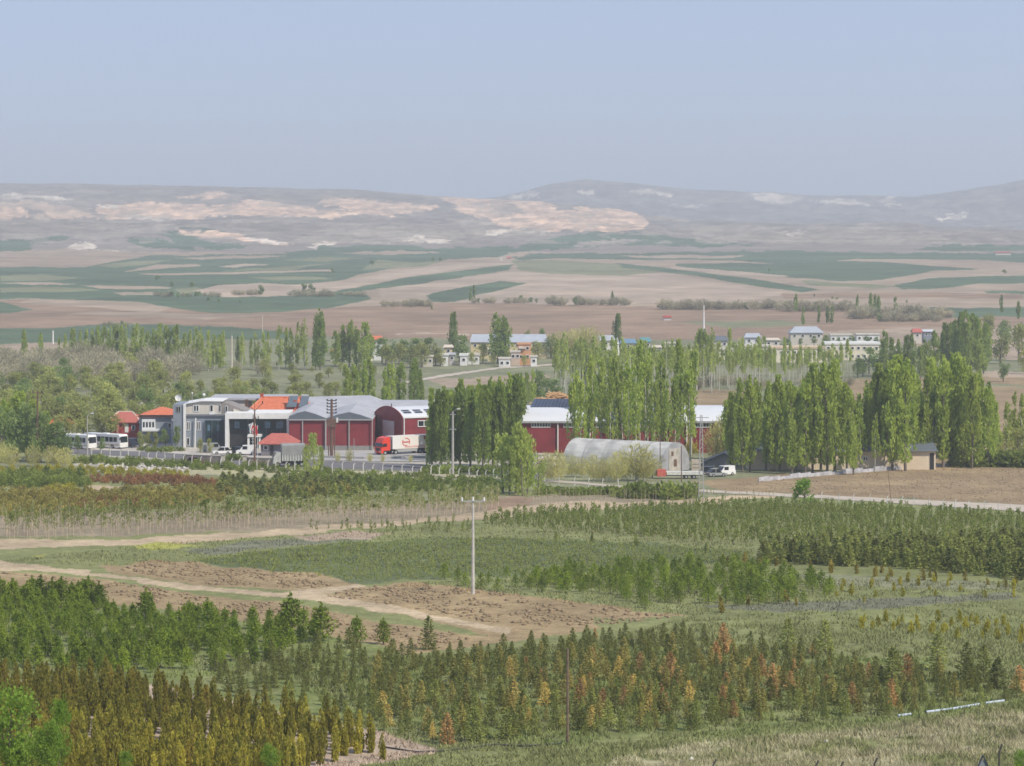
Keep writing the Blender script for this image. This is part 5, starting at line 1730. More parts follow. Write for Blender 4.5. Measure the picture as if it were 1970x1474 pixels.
def roundcrown(rng, h, r, n=1800, base=.25, ls=.5, thr=.36, nb=13, flat=1.0):
    C, Nn = [], []
    for k in range(nb):
        a = rng.uniform(0, math.tau)
        z = h * (base + (1 - base) * rng.uniform(.12, .86))
        t = (z / h - base) / (1 - base)
        ro = r * math.sin(math.pi * min(.97, t * .85 + .12)) * rng.uniform(.1, .72)
        br = r * rng.uniform(.32, .52)
        m = n // nb
        d = unit(rng.normal(size=(m, 3)))
        q = rng.uniform(.45, 1.05, m)[:, None]
        P = np.array([math.cos(a) * ro, math.sin(a) * ro, z]) + d * q * br * np.array([1, 1, .85 * flat])
        C.append(P)
        Nn.append(d)
    C, Nn = np.concatenate(C), np.concatenate(Nn)
    keep = (vnoise3(C / (r * .28) + 50, int(rng.integers(1, 999))) > thr) & (C[:, 2] > h * .06) & (C[:, 2] < h * 1.03)
    C, Nn = C[keep], Nn[keep]
    A = Nn * .6 + rng.normal(0, .6, C.shape) + np.array([0, 0, .35])
    return leaves(rng, C, A, ls * rng.uniform(.6, 1.3, len(C)), ls * .6)


def barecrown(rng, h, r, n=900, ls=.9):
    """leafless fine twigs fanning up from the ground"""
    a = rng.uniform(0, math.tau, n)
    q = rng.uniform(0, 1, n) ** .6
    t = rng.uniform(.15, 1, n)
    x = np.cos(a) * q * r * (.35 + .65 * t)
    y = np.sin(a) * q * r * (.35 + .65 * t)
    z = h * t * np.sqrt(np.maximum(.05, 1 - .75 * q ** 2))
    C = np.stack([x, y, z], 1)
    A = np.stack([np.cos(a) * q * .8, np.sin(a) * q * .8, np.full(n, .8)], 1) + rng.normal(0, .3, (n, 3))
    C = C[(k := vnoise3(C / (r * .3) + 50, int(rng.integers(1, 999))) > .3)]
    return leaves(rng, C, A[k], ls * rng.uniform(.6, 1.3, len(C)), ls * .13)


def conifer(rng, h, r, n=900, droop=-.15, lev=14, ls=.26, lw=.10, top=.12, rough=.25, bulge=.65):
    """whorled branches, sprays along each"""
    C, A = [], []
    for k in range(lev):
        t = (k + .6) / (lev + .3)
        nb = 6 if t < .7 else 5
        a0 = rng.uniform(0, math.tau)
        for b in range(nb):
            a = a0 + math.tau * b / nb + rng.normal(0, .2)
            ln = r * (1 - t) ** bulge * rng.uniform(1 - rough, 1 + rough) + r * .06
            m = max(3, int(n / (lev * nb) * 1.6 * (1 - t * .6)))
            u = rng.uniform(.12, 1, m) ** .7
            z = t * h + u * ln * droop + (u ** 2) * ln * .25
            wv = rng.normal(0, .12 * ln + .02, m) * (1 - u * .5)
            C.append(np.stack([math.cos(a) * u * ln - math.sin(a) * wv, math.sin(a) * u * ln + math.cos(a) * wv, z + rng.normal(0, .03, m)], 1))
            A.append(np.stack([np.full(m, math.cos(a)), np.full(m, math.sin(a)), np.full(m, .25 - droop * -.8)], 1) + rng.normal(0, .38, (m, 3)))
    m = 16
    z = h * (1 - top) + rng.uniform(0, 1, m) * h * top
    C.append(np.stack([rng.normal(0, .025, m), rng.normal(0, .025, m), z], 1))
    A.append(np.stack([rng.normal(0, .3, m), rng.normal(0, .3, m), np.ones(m)], 1))
    C, A = np.concatenate(C), np.concatenate(A)
    return leaves(rng, C, A, ls * rng.uniform(.7, 1.3, len(C)), lw)


def pine(rng, h, r, n=900):
    """bushy young pine: upward-curving branches ending in needle tufts"""
    C, A = [], []
    lev = 7
    for k in range(lev):
        t = .06 + .80 * k / lev
        nb = 6
        a0 = rng.uniform(0, math.tau)
        for b in range(nb):
            a = a0 + math.tau * b / nb + rng.normal(0, .25)
            ln = r * (1.02 - t) ** .85 * rng.uniform(.65, 1.15)
            for s in (.45, .75, 1.0):
                m = max(2, int(n / (lev * nb * 3)))
                c = np.array([math.cos(a) * ln * s, math.sin(a) * ln * s, t * h + ln * (s ** 1.6) * .55])
                d = unit(rng.normal(size=(m, 3)) + np.array([0, 0, .5]))
                C.append(c + d * .12 * rng.uniform(.4, 1.2, (m, 1)) * (1 + .3 * s))
                A.append(d)
    m = 40
    z = h * rng.uniform(.78, 1.0, m)
    d = unit(rng.normal(size=(m, 3)) + np.array([0, 0, .9]))
    C.append(np.stack([rng.normal(0, .05, m), rng.normal(0, .05, m), z], 1))
    A.append(d)
    return leaves(rng, np.concatenate(C), np.concatenate(A), .27, .085)


def thuja(rng, h, r, n=700, spires=3, ls=.24):
    C, A = [], []
    for k in range(spires):
        a = rng.uniform(0, math.tau)
        off = r * (.0 if k == 0 else rng.uniform(.35, .6))
        hh = h * (1 if k == 0 else rng.uniform(.6, .9))
        m = n // spires
        u = rng.uniform(0.02, 1, m)
        rr = (r * .75 if k == 0 else r * .5) * (np.sin(math.pi * (u * .86 + .13)) ** .75)
        th = rng.uniform(0, math.tau, m)
        fl = .75 + .3 * np.sin(th * 5 + u * 9 + k)
        C.append(np.stack([math.cos(a) * off + np.cos(th) * rr * fl, math.sin(a) * off + np.sin(th) * rr * fl, u * hh], 1))
        A.append(np.stack([np.cos(th) * .35, np.sin(th) * .35, np.ones(m)], 1) + rng.normal(0, .2, (m, 3)))
    return leaves(rng, np.concatenate(C), np.concatenate(A), ls * rng.uniform(.6, 1.2, sum(len(c) for c in C)), ls * .42)


def shrub(rng, h, r, n=220, ls=.22):
    d = unit(rng.normal(size=(n, 3)))
    d[:, 2] = np.abs(d[:, 2])
    q = rng.uniform(.45, 1, n)[:, None]
    lump = .75 + .5 * vnoise3(d * 1.8 + 20, int(rng.integers(1, 999)))[:, None]
    C = d * q * lump * np.array([r, r, h])
    A = d + rng.normal(0, .4, d.shape) + np.array([0, 0, .5])
    return leaves(rng, C, A, ls * rng.uniform(.6, 1.3, n), ls * .5)


def trunk(rng, h, r0, r1=None, limbs=0, crown_r=1.5, bend=.02):
    r1 = r0 * .25 if r1 is None else r1
    k = 5
    pts = [(rng.normal(0, bend) * h * i / k, rng.normal(0, bend) * h * i / k, h * i / k - (.25 if i == 0 else 0)) for i in range(k + 1)]
    V, Q = tube_np(pts, [r0 + (r1 - r0) * i / k for i in range(k + 1)], 6)
    parts = [(V, Q, 0)]
    for j in range(limbs):
        z = h * rng.uniform(.3, .8)
        a = rng.uniform(0, math.tau)
        l = crown_r * rng.uniform(.5, .9)
        P = [(0, 0, z), (math.cos(a) * l * .5, math.sin(a) * l * .5, z + l * .5), (math.cos(a) * l, math.sin(a) * l, z + l * 1.15)]
        rr = r0 * .4
        V, Q = tube_np(P, [rr, rr * .6, rr * .2], 4)
        parts.append((V, Q, 0))
    return joinq(parts)


# ---- foliage colours
f_pop = foliage('poplar_leaves', (0.092, 0.135, 0.038), (0.165, 0.210, 0.070), .35, .35, .18)
f_popd = foliage('dark_poplar_leaves', (0.068, 0.104, 0.034), (0.115, 0.158, 0.055), .3, .35, .18)
f_popl = foliage('pale_poplar_leaves', (0.105, 0.145, 0.055), (0.165, 0.20, 0.085), .4, .35, .15)
f_wil = foliage('willow_leaves', (0.092, 0.112, 0.058), (0.150, 0.165, 0.088), .4, .25, .2)
f_wild = foliage('blue_green_leaves', (0.058, 0.090, 0.048), (0.095, 0.135, 0.070), .35, .25, .15)
f_bare = foliage('leafless_twigs', (0.15, 0.15, 0.19), (0.22, 0.215, 0.26), .1, .4, .15)
f_barg = foliage('grey_green_twigs', (0.17, 0.18, 0.12), (0.27, 0.27, 0.19), .2, .4, .15)
f_pine = foliage('pine_needles', (0.046, 0.080, 0.016), (0.125, 0.168, 0.036), .15, 1.2, .25)
f_spr = foliage('spruce_needles', (0.068, 0.092, 0.046), (0.150, 0.170, 0.082), .15, .9, .35)
f_spro = foliage('olive_spruce_needles', (0.115, 0.118, 0.058), (0.18, 0.17, 0.095), .15, .9, .25)
f_dead = foliage('rusty_dead_needles', (0.16, 0.105, 0.080), (0.25, 0.17, 0.13), .2, 1.5, .25)
f_deadt = foliage('straw_dead_needles', (0.20, 0.17, 0.09), (0.29, 0.24, 0.14), .2, 1.5, .2)
f_thu = foliage('golden_thuja_sprays', (0.064, 0.074, 0.022), (0.215, 0.205, 0.060), .2, 1.8, .3)
f_thub = foliage('bronze_thuja_sprays', (0.080, 0.078, 0.022), (0.155, 0.130, 0.045), .2, 1.8, .25)
f_yel = foliage('yellow_green_shrub', (0.11, 0.115, 0.022), (0.20, 0.19, 0.04), .3, .6, .2)
f_red = foliage('maroon_shrub', (0.085, 0.045, 0.038), (0.15, 0.085, 0.065), .3, .6, .2)
f_brn = foliage('brown_green_shrub', (0.085, 0.085, 0.035), (0.16, 0.145, 0.07), .25, .6, .2)
f_grn = foliage('green_shrub', (0.050, 0.074, 0.022), (0.100, 0.128, 0.045), .3, .6, .2)
f_leaf = foliage('fresh_green_leaves', (0.045, 0.090, 0.016), (0.095, 0.155, 0.034), .4, 1.2, .1)
f_herb = foliage('seedling_leaves', (0.060, 0.080, 0.036), (0.100, 0.118, 0.056), .3, .6, .2)
f_sap = foliage('sapling_leaves', (0.058, 0.080, 0.030), (0.100, 0.122, 0.048), .3, .6, .2)
m_bark = mat('grey_brown_bark', (0.17, 0.14, 0.11), .9, .25, 2.0)
m_palebark = mat('pale_poplar_bark', (0.50, 0.48, 0.40), .9, .2, 1.5)
m_stem = mat('tan_sapling_stem', (0.52, 0.42, 0.31), .9, .2, 2.0)

KINDS = {}


def kind(key, name, h, crown, cm, tr=None, tm=None, nvar=5, single=False, seed=1, crown_name='crown'):
    """variants: list of (crown V,Q,M), optional trunk"""
    rng = np.random.default_rng(seed)
    vs = []
    for i in range(nvar):
        c = crown(rng)
        t = tr(rng) if tr else None
        if single:
            if t is not None:
                V, Q, M = joinq([(c[0], c[1], 0), (t[0], t[1], 1)])
                me = mesh_np(name, V, Q, [cm, tm], midx=M)
            else:
                V, Q, M = c[0], c[1], np.zeros(len(c[1]))
                me = mesh_np(name, V, Q, [cm])
            vs.append(dict(me=me, V=V, Q=Q, M=M, mats=[cm, tm] if t is not None else [cm]))
        else:
            V, Q, M = joinq([(c[0], c[1], 0), (t[0], t[1], 1)])
            vs.append(dict(cme=mesh_np(crown_name, c[0], c[1], [cm]), tme=mesh_np('trunk', t[0], t[1], [tm]), V=V, Q=Q, M=M, mats=[cm, tm]))
    KINDS[key] = dict(name=name, h=h, vs=vs, single=single, n=0, cn=crown_name)


COUNT = {}


def plant(key, loc, height, label, cat, group=None, widen=1.0, var=None):
    K = KINDS[key]
    v = K['vs'][R.randrange(len(K['vs'])) if var is None else var]
    s = height / K['h']
    sc = (s * widen * R.uniform(.9, 1.1), s * widen * R.uniform(.9, 1.1), s)
    rot = (R.uniform(-.03, .03), R.uniform(-.03, .03), R.uniform(0, math.tau))
    if K['single']:
        o = link(K['name'], v['me'], None, loc)
    else:
        o = link(K['name'], None, None, loc)
        link(K['cn'], v['cme'], o)
        link('trunk', v['tme'], o)
    o.scale = sc
    o.rotation_euler = rot
    tag(o, label, cat, group)
    COUNT[cat] = COUNT.get(cat, 0) + 1
    return o


def mass(key, name, pts, heights, widen=1.0):
    """everything past the countable ones: one object"""
    K = KINDS[key]
    VV, QQ, MM = [], [], []
    o = 0
    for p, h in zip(pts, heights):
        v = K['vs'][R.randrange(len(K['vs']))]
        s = h / K['h']
        a = R.uniform(0, math.tau)
        c, sn = math.cos(a), math.sin(a)
        V = v['V'] * np.array([s * widen, s * widen, s])
        V = np.stack([V[:, 0] * c - V[:, 1] * sn + p[0], V[:, 0] * sn + V[:, 1] * c + p[1], V[:, 2] + p[2]], 1)
        VV.append(V)
        QQ.append(v['Q'] + o)
        MM.append(v['M'])
        o += len(V)
    if not VV:
        return
    me = mesh_np(name, np.concatenate(VV), np.concatenate(QQ), KINDS[key]['vs'][0]['mats'], midx=np.concatenate(MM))
    return tag(link(name, me), kind='stuff')


def fill(poly, sx, sy, jit=.25, ang=0.0, drop=.05, seed=0):
    """planting rows: spacing sx along, sy across, in metres; kept where the foot falls inside the pixel outline"""
    rr = random.Random(seed + 5)
    P = [G(px, v) for px, v in poly]
    cx = sum(p.x for p in P) / len(P)
    cy = sum(p.y for p in P) / len(P)
    rad = max(math.hypot(p.x - cx, p.y - cy) for p in P) + 5
    ca, sa = math.cos(ang), math.sin(ang)
    pts = []
    i = -int(rad / sy)
    while i * sy < rad:
        j = -int(rad / sx)
        while j * sx < rad:
            x = j * sx + rr.uniform(-jit, jit) * sx + (sx / 2 if i % 2 else 0)
            y = i * sy + rr.uniform(-jit, jit) * sy * .6
            X, Yy = cx + x * ca - y * sa, cy + x * sa + y * ca
            j += 1
            if Yy < 120 or rr.random() < drop:
                continue
            z = gz(Yy)
            pts.append((X, Yy, z, 985 + F * X / Yy, HY + F * (EYE - z) / Yy))
        i += 1
    A = np.array(pts)
    ins = pip(A[:, 3], A[:, 4], poly)
    A = A[ins]
    A = A[(A[:, 3] > -40) & (A[:, 3] < 2010)]
    return A[np.argsort(A[:, 1])]


def zone(key, poly, sx, sy, hmin, hmax, label, cat, group, ang=0.0, drop=.05, cap=None, massname=None, jit=.25, seed=0, widen=1.0, msel=None):
    A = fill(poly, sx, sy, jit, ang, drop, seed)
    n = len(A) if cap is None else min(cap, len(A))
    for a in A[:n]:
        plant(key, Vector(a[:3]), R.uniform(hmin, hmax), label, cat, group, widen)
    if n < len(A) and massname:
        mass(key, massname, A[n:, :3], [R.uniform(hmin, hmax) for _ in range(len(A) - n)], widen)
    print('ZONE', label[:50], n, len(A))
    return A


ORD = ['first', 'second', 'third', 'fourth', 'fifth', 'sixth', 'seventh', 'eighth', 'ninth', 'tenth', 'eleventh', 'twelfth', 'thirteenth', 'fourteenth', 'fifteenth',
       'sixteenth', 'seventeenth', 'eighteenth', 'nineteenth', 'twentieth', 'twenty-first', 'twenty-second', 'twenty-third', 'twenty-fourth', 'twenty-fifth', 'twenty-sixth',
       'twenty-seventh', 'twenty-eighth', 'twenty-ninth', 'thirtieth']
# ------------------------------------------------------------------ plants: kinds
kind('poplar', 'poplar_tree', 18, lambda g: poplar(g, 18, 2.3, 2300, thr=.38), f_pop, lambda g: trunk(g, 15, .25, .06, 5, 1.2), m_bark, 6, seed=1)
kind('poplar_dark', 'poplar_tree', 18, lambda g: poplar(g, 18, 2.6, 2800), f_popd, lambda g: trunk(g, 15, .25, .06, 4, 1.2), m_bark, 5, seed=2)
kind('poplar_thin', 'poplar_tree', 15, lambda g: poplar(g, 15, 1.5, 1100, .08, thr=.38), f_popl, lambda g: trunk(g, 13, .18, .05, 2, 1.0), m_palebark, 6, seed=3)
kind('plantation', 'plantation_poplar', 16, lambda g: poplar(g, 16, 1.4, 460, .5, .7, .42), f_popl, lambda g: trunk(g, 14, .13, .05, 1, .8, .004), m_palebark, 6, seed=4)
kind('planted_front', 'poplar_tree', 18, lambda g: poplar(g, 18, 1.7, 1050, .2, .75, .42), f_pop, lambda g: trunk(g, 16, .15, .05, 2, .8, .006), m_palebark, 6, seed=5)
kind('willow', 'broadleaf_tree', 9, lambda g: roundcrown(g, 9, 4.2, 1500, .12, .62), f_wil, lambda g: trunk(g, 6, .28, .1, 5, 2.5), m_bark, 6, seed=6)
kind('green_tree', 'broadleaf_tree', 9, lambda g: roundcrown(g, 9, 3.8, 1500, .12, .6), f_wild, lambda g: trunk(g, 6, .28, .1, 5, 2.5), m_bark, 6, seed=7)
kind('green_bush', 'shrub', 3, lambda g: roundcrown(g, 3, 1.8, 900, .02, .30, nb=9), f_leaf, lambda g: trunk(g, 2, .1, .03, 3, 1.0), m_bark, 3, seed=8)
kind('bare_tree', 'leafless_tree', 6, lambda g: barecrown(g, 6, 4.0, 1500, 1.0), f_bare, lambda g: trunk(g, 4, .2, .06, 6, 2.5), m_bark, 5, seed=9)
kind('grey_tree', 'budding_tree', 6, lambda g: barecrown(g, 6, 3.2, 1300, .8), f_barg, lambda g: trunk(g, 4, .2, .06, 7, 2.2), m_palebark, 4, seed=10)
kind('pine', 'young_pine', 2.6, lambda g: pine(g, 2.6, .95, 1000), f_pine, lambda g: trunk(g, 2.2, .06, .02), m_bark, 6, seed=11)
kind('pine_s', 'young_pine', 2.6, lambda g: pine(g, 2.6, 1.0, 560), f_pine, lambda g: trunk(g, 2.2, .06, .02), m_bark, 5, seed=12)
kind('spruce', 'young_spruce', 2.6, lambda g: conifer(g, 2.6, .74, 560, rough=.4), f_spr, lambda g: trunk(g, 2.4, .05, .01), m_bark, 7, seed=13)
kind('spruce_olive', 'young_spruce', 2.4, lambda g: conifer(g, 2.4, .64, 460, rough=.45), f_spro, lambda g: trunk(g, 2.2, .05, .01), m_bark, 5, seed=14)
kind('spruce_dead', 'dead_spruce', 2.2, lambda g: conifer(g, 2.2, .66, 480, rough=.4, ls=.24), f_dead, lambda g: trunk(g, 2.1, .045, .01), m_bark, 5, seed=15)
kind('spruce_straw', 'dead_spruce', 2.2, lambda g: conifer(g, 2.2, .66, 380, rough=.4, ls=.24), f_deadt, lambda g: trunk(g, 2.1, .045, .01), m_bark, 4, seed=16)
kind('thuja', 'golden_thuja', 2.4, lambda g: thuja(g, 2.4, .42, 760, 3), f_thu, lambda g: trunk(g, 1.8, .04, .01), m_bark, 7, seed=17)
kind('thuja_b', 'bronze_thuja', 2.2, lambda g: thuja(g, 2.2, .45, 700, 4), f_thub, lambda g: trunk(g, 1.6, .04, .01), m_bark, 5, seed=18)
kind('cone_s', 'conical_juniper', 2.0, lambda g: conifer(g, 2.0, .58, 330, lev=10, ls=.3, lw=.14), f_spr, None, None, 5, single=True, seed=19)
kind('brown_s', 'brown_dwarf_conifer', 1.1, lambda g: thuja(g, 1.1, .34, 160, 2, .24), f_thub, None, None, 5, single=True, seed=20)
kind('gold_s', 'golden_dwarf_thuja', 1.1, lambda g: thuja(g, 1.1, .34, 170, 2, .24), f_yel, None, None, 5, single=True, seed=21)
kind('sapling', 'young_sapling', 2.0, lambda g: poplar(g, 2.0, .42, 70, .1, .34, .25), f_sap, lambda g: trunk(g, 1.7, .035, .015), m_stem, 6, single=True, seed=22)
kind('bare_sapling', 'bare_sapling', 3.2, lambda g: poplar(g, 3.2, .42, 34, .35, .3, .3), f_sap, lambda g: trunk(g, 3.0, .05, .02, 5, .6, .01), m_stem, 7, single=True, seed=23)
kind('leafy_sapling', 'leafy_sapling', 3.0, lambda g: roundcrown(g, 3.0, .75, 150, .25, .34, nb=5), f_grn, lambda g: trunk(g, 2.6, .04, .02, 2, .5, .01), m_stem, 6, single=True, seed=24)
for nm, fm, sd_ in (('yellow', f_yel, 30), ('maroon', f_red, 31), ('brown', f_brn, 32), ('green', f_grn, 33)):
    kind('shrub_' + nm, nm + '_shrub', 1.0, lambda g: shrub(g, 1.0, .62, 190, .26), fm, None, None, 5, single=True, seed=sd_)
kind('herb', 'seedling', .5, lambda g: shrub(g, .5, .26, 22, .18), f_herb, None, None, 5, single=True, seed=35)
kind('far_tree', 'far_tree', 7, lambda g: roundcrown(g, 7, 3, 520, .05, .9, nb=8), f_wild, None, None, 5, single=True, seed=36)
kind('far_bare', 'far_leafless_bush', 4, lambda g: barecrown(g, 4, 3, 520, 1.3), f_bare, None, None, 5, single=True, seed=37)
kind('far_poplar', 'far_poplar', 12, lambda g: poplar(g, 12, 1.5, 520, .04, 1.1), f_popd, None, None, 5, single=True, seed=38)
kind('roadside', 'roadside_tree', 5, lambda g: poplar(g, 5, 1.25, 900, .02, .36, .36), f_popl, lambda g: trunk(g, 4, .09, .03, 4, 1.3), m_bark, 4, seed=39)


def at(key, px, vb, vt, label, cat, group=None, widen=1.0, var=None):
    """plant whose foot is at (px, vb) and tip at row vt"""
    g = G(px, vb)
    return plant(key, g, (vb - vt) / (F / g.y), label, cat, group, widen, var)


def row(key, xs, vb, vt, label, cat, group, widen=1.0, jb=3, jt=10):
    """label may hold {} for the place in the row"""
    n = len(xs)
    for i, x in enumerate(xs):
        b = float(np.interp(x, [p[0] for p in vb], [p[1] for p in vb])) if isinstance(vb, list) else vb
        t = float(np.interp(x, [p[0] for p in vt], [p[1] for p in vt])) if isinstance(vt, list) else vt
        lab = label.format(ORD[i]) if '{}' in label else label
        at(key, x, b + R.uniform(-jb, jb), t + R.uniform(-jt, jt), lab, cat, group, widen)


def xs(a, b, step, j=.3):
    out = []
    x = a
    while x <= b:
        out.append(x + R.uniform(-j, j) * step)
        x += step
    return out


# ---- dense dark grove in front of the arched hall
row('poplar_dark', xs(832, 1000, 19), 901, [(830, 765), (880, 745), (930, 742), (1010, 722)], '{} poplar from the left in the dark grove by the concrete pole', 'poplar', 'front row of the dark poplar grove', .95, 3, 12)
row('poplar', xs(826, 1004, 20), 885, [(820, 760), (880, 742), (930, 735), (1010, 712)], 'leafy poplar in the second row of the dark grove by the concrete pole', 'poplar', 'second row of the dark poplar grove', .95, 4, 14)
row('poplar_dark', xs(838, 1008, 24), 872, [(820, 765), (900, 748), (1010, 722)], 'leafy poplar in the rear row of the dark grove, half hidden', 'poplar', 'rear row of the dark poplar grove', 1.0, 3, 12)
row('shrub_green', xs(818, 960, 9), 910, 893, 'dark green hedge shrub at the foot of the dark poplar grove', 'shrub', 'hedge shrubs under the dark grove', 1.6, 3, 4)
row('shrub_green', xs(1850, 1975, 7), 897, 866, 'dark green hedge shrub at the right edge behind the ploughed field', 'shrub', 'hedge shrubs at the right edge', 1.8, 2, 5)
# ---- poplars between polytunnel and long hall
row('planted_front', xs(1100, 1325, 14), 888, [(1100, 735), (1150, 705), (1200, 690), (1260, 700), (1330, 690)], 'slender poplar standing in front of the long white-roofed hall', 'poplar', 'poplars before the long white-roofed hall', .9, 6, 22)
row('planted_front', xs(1108, 1330, 24), 872, [(1100, 715), (1200, 670), (1330, 670)], 'slender poplar close to the wall of the long white-roofed hall', 'poplar', 'poplars close to the long hall wall', .9, 4, 18)
# ---- tall poplars on the right of the factory
row('poplar', xs(1412, 1505, 15), 905, [(1400, 752), (1430, 735), (1470, 730), (1510, 735)], '{} tall poplar from the left before the cream shed, near the grey cottage', 'poplar', 'left clump of poplars before the cream shed', .9, 5, 12)
row('poplar', xs(1520, 1640, 15), 910, [(1515, 745), (1570, 705), (1610, 695), (1645, 760)], '{} poplar from the left in the middle clump before the cream shed', 'poplar', 'middle clump of poplars before the cream shed', .95, 5, 12)
row('planted_front', xs(1645, 1690, 14), 905, [(1640, 775), (1660, 735), (1690, 780)], '{} of the shorter poplars from the left between the middle and right clumps', 'poplar', 'shorter poplars before the cream shed', .9, 4, 14)
row('poplar', xs(1692, 1768, 13), 903, [(1690, 700), (1730, 690), (1770, 720)], '{} poplar from the left in the tall clump left of the gap', 'poplar', 'right clump of poplars before the cream shed', .95, 4, 10)
row('poplar', xs(1786, 1915, 14), 897, [(1780, 705), (1800, 690), (1850, 690), (1890, 735), (1915, 770)], '{} poplar from the left in the broad clump right of the gap', 'poplar', 'broad poplar clump right of the gap', 1.0, 4, 10)
row('poplar', xs(1795, 1910, 18), 882, [(1780, 700), (1850, 685), (1915, 750)], 'poplar in the back row of the broad clump right of the gap', 'poplar', 'back row of the broad poplar clump', 1.0, 4, 12)
row('planted_front', xs(1405, 1760, 15), 890, [(1400, 780), (1560, 740), (1640, 770), (1760, 730)], 'thinner poplar behind the front clumps by the cream shed', 'poplar', 'second row of poplars by the cream shed', .9, 5, 20)
row('poplar_thin', [1936, 1950, 1964, 1975], 880, [(1930, 770), (1975, 745)], '{} slender poplar from the left at the right edge above the hedge', 'poplar', 'slender poplars at the right edge', .9, 4, 8)
at('willow', 1958, 885, 822, 'round olive-green tree at the right edge above the dark hedge', 'tree', None, .9)
at('willow', 1925, 885, 830, 'olive-green rounded tree between broad poplar clump and right edge', 'tree', None, .7)
at('grey_tree', 1396, 885, 795, 'greyish budding tree left of the tall poplars, by the end of the red hall', 'tree', None, .9)
at('grey_tree', 1378, 885, 810, 'second greyish budding tree by the red hall end, shorter', 'tree', None, .8)
row('planted_front', xs(1500, 1700, 11), 898, [(1500, 765), (1570, 735), (1640, 770), (1700, 740)], 'feathery poplar filling the gaps between the clumps before the cream shed', 'poplar', 'feathery poplars between the clumps', 1.1, 5, 18)
row('poplar', xs(1402, 1770, 19), 893, [(1400, 775), (1570, 725), (1640, 770), (1690, 720), (1770, 725)], 'leafy poplar in the rear of the belt before the cream shed', 'poplar', 'rear poplars of the right belt', 1.15, 4, 14)
# ---- plantation with white trunks
A = fill([(1066, 742), (1180, 735), (1330, 735), (1480, 730), (1640, 722), (1640, 735), (1480, 757), (1330, 762), (1066, 760)], 3.9, 8.0, .3, .05, .06, 3)
print('plantation', len(A))
for a in A[:280]:
    plant('plantation', Vector(a[:3]), R.uniform(10.0, 14.5) * (1 if a[3] < 1480 else .85), 'young poplar with bare white trunk in the plantation behind the white-roofed hall', 'poplar', 'white-trunked plantation poplars', 1.05)
row('poplar_thin', xs(1070, 1180, 15), 740, [(1060, 640), (1180, 660)], 'leafy poplar at the left end of the white-trunked plantation', 'poplar', 'leafy poplars at the plantation left end', 1.2, 6, 14)
row('poplar_thin', xs(1345, 1640, 27), 728, [(1330, 640), (1480, 650), (1560, 660), (1640, 690)], 'thin poplar in the back row of the plantation, before the cream blocks', 'poplar', 'back row of plantation poplars', .95, 7, 15)
row('poplar', [1345, 1358], 730, 634, '{} of the two bushy poplars rising above the plantation middle', 'poplar', None, 1.0, 2, 4)
# ---- dark far poplars on the right
row('poplar_dark', xs(1822, 1905, 12), 722, [(1820, 628), (1850, 605), (1880, 600), (1908, 640)], '{} dark tall poplar from the left in the big clump beyond the brown field', 'poplar', 'big dark poplar clump on the right', 1.1, 4, 8)
row('poplar_dark', xs(1700, 1822, 14), 728, [(1700, 640), (1720, 655), (1745, 632), (1770, 665), (1822, 625)], '{} poplar from the left in the dark row left of the big clump', 'poplar', 'dark poplar row left of the big clump', 1.0, 5, 9)
row('poplar_dark', xs(1835, 1900, 13), 700, [(1830, 625), (1905, 625)], 'dark poplar behind the big dark clump on the right', 'poplar', 'dark poplars behind the big clump', 1.1, 3, 6)
for i, (x, b, t, k) in enumerate(((1925, 700, 640, 'willow'), (1960, 695, 625, 'willow'), (1935, 665, 612, 'green_tree'), (1905, 655, 608, 'willow'), (1975, 720, 668, 'willow'), (1930, 735, 690, 'green_tree'),
                                  (1900, 640, 600, 'willow'), (1965, 655, 618, 'green_tree'))):
    at(k, x, b, t, ORD[i] + ' rounded tree, nearest first, in the hazy group right of the dark poplars', 'tree', 'hazy rounded trees at the right edge', .9)

# ---- trees just behind the factory
row('poplar', [668, 682, 698, 712], 795, [(660, 700), (715, 695)], '{} leafy poplar from the left rising behind the big grey roof', 'poplar', None, 1.15, 2, 6)
row('poplar', [738, 752, 768], 795, [(735, 705), (770, 700)], '{} leafy poplar from the left in the middle trio behind the grey roof', 'poplar', None, 1.15, 2, 5)
row('poplar_dark', [796, 810], 795, [(796, 690), (815, 715)], '{} darker poplar from the left between grey roof and dark grove', 'poplar', None, 1.0, 2, 3)
row('poplar', xs(1000, 1030, 14), 780, 715, '{} leafy poplar behind the right end of the dark grove', 'poplar', None, 1.0, 3, 8)
row('green_tree', [1030, 1052, 1068], 775, [(1030, 705), (1070, 730)], '{} broad green tree from the left behind the timber heap', 'tree', None, .9, 3, 5)

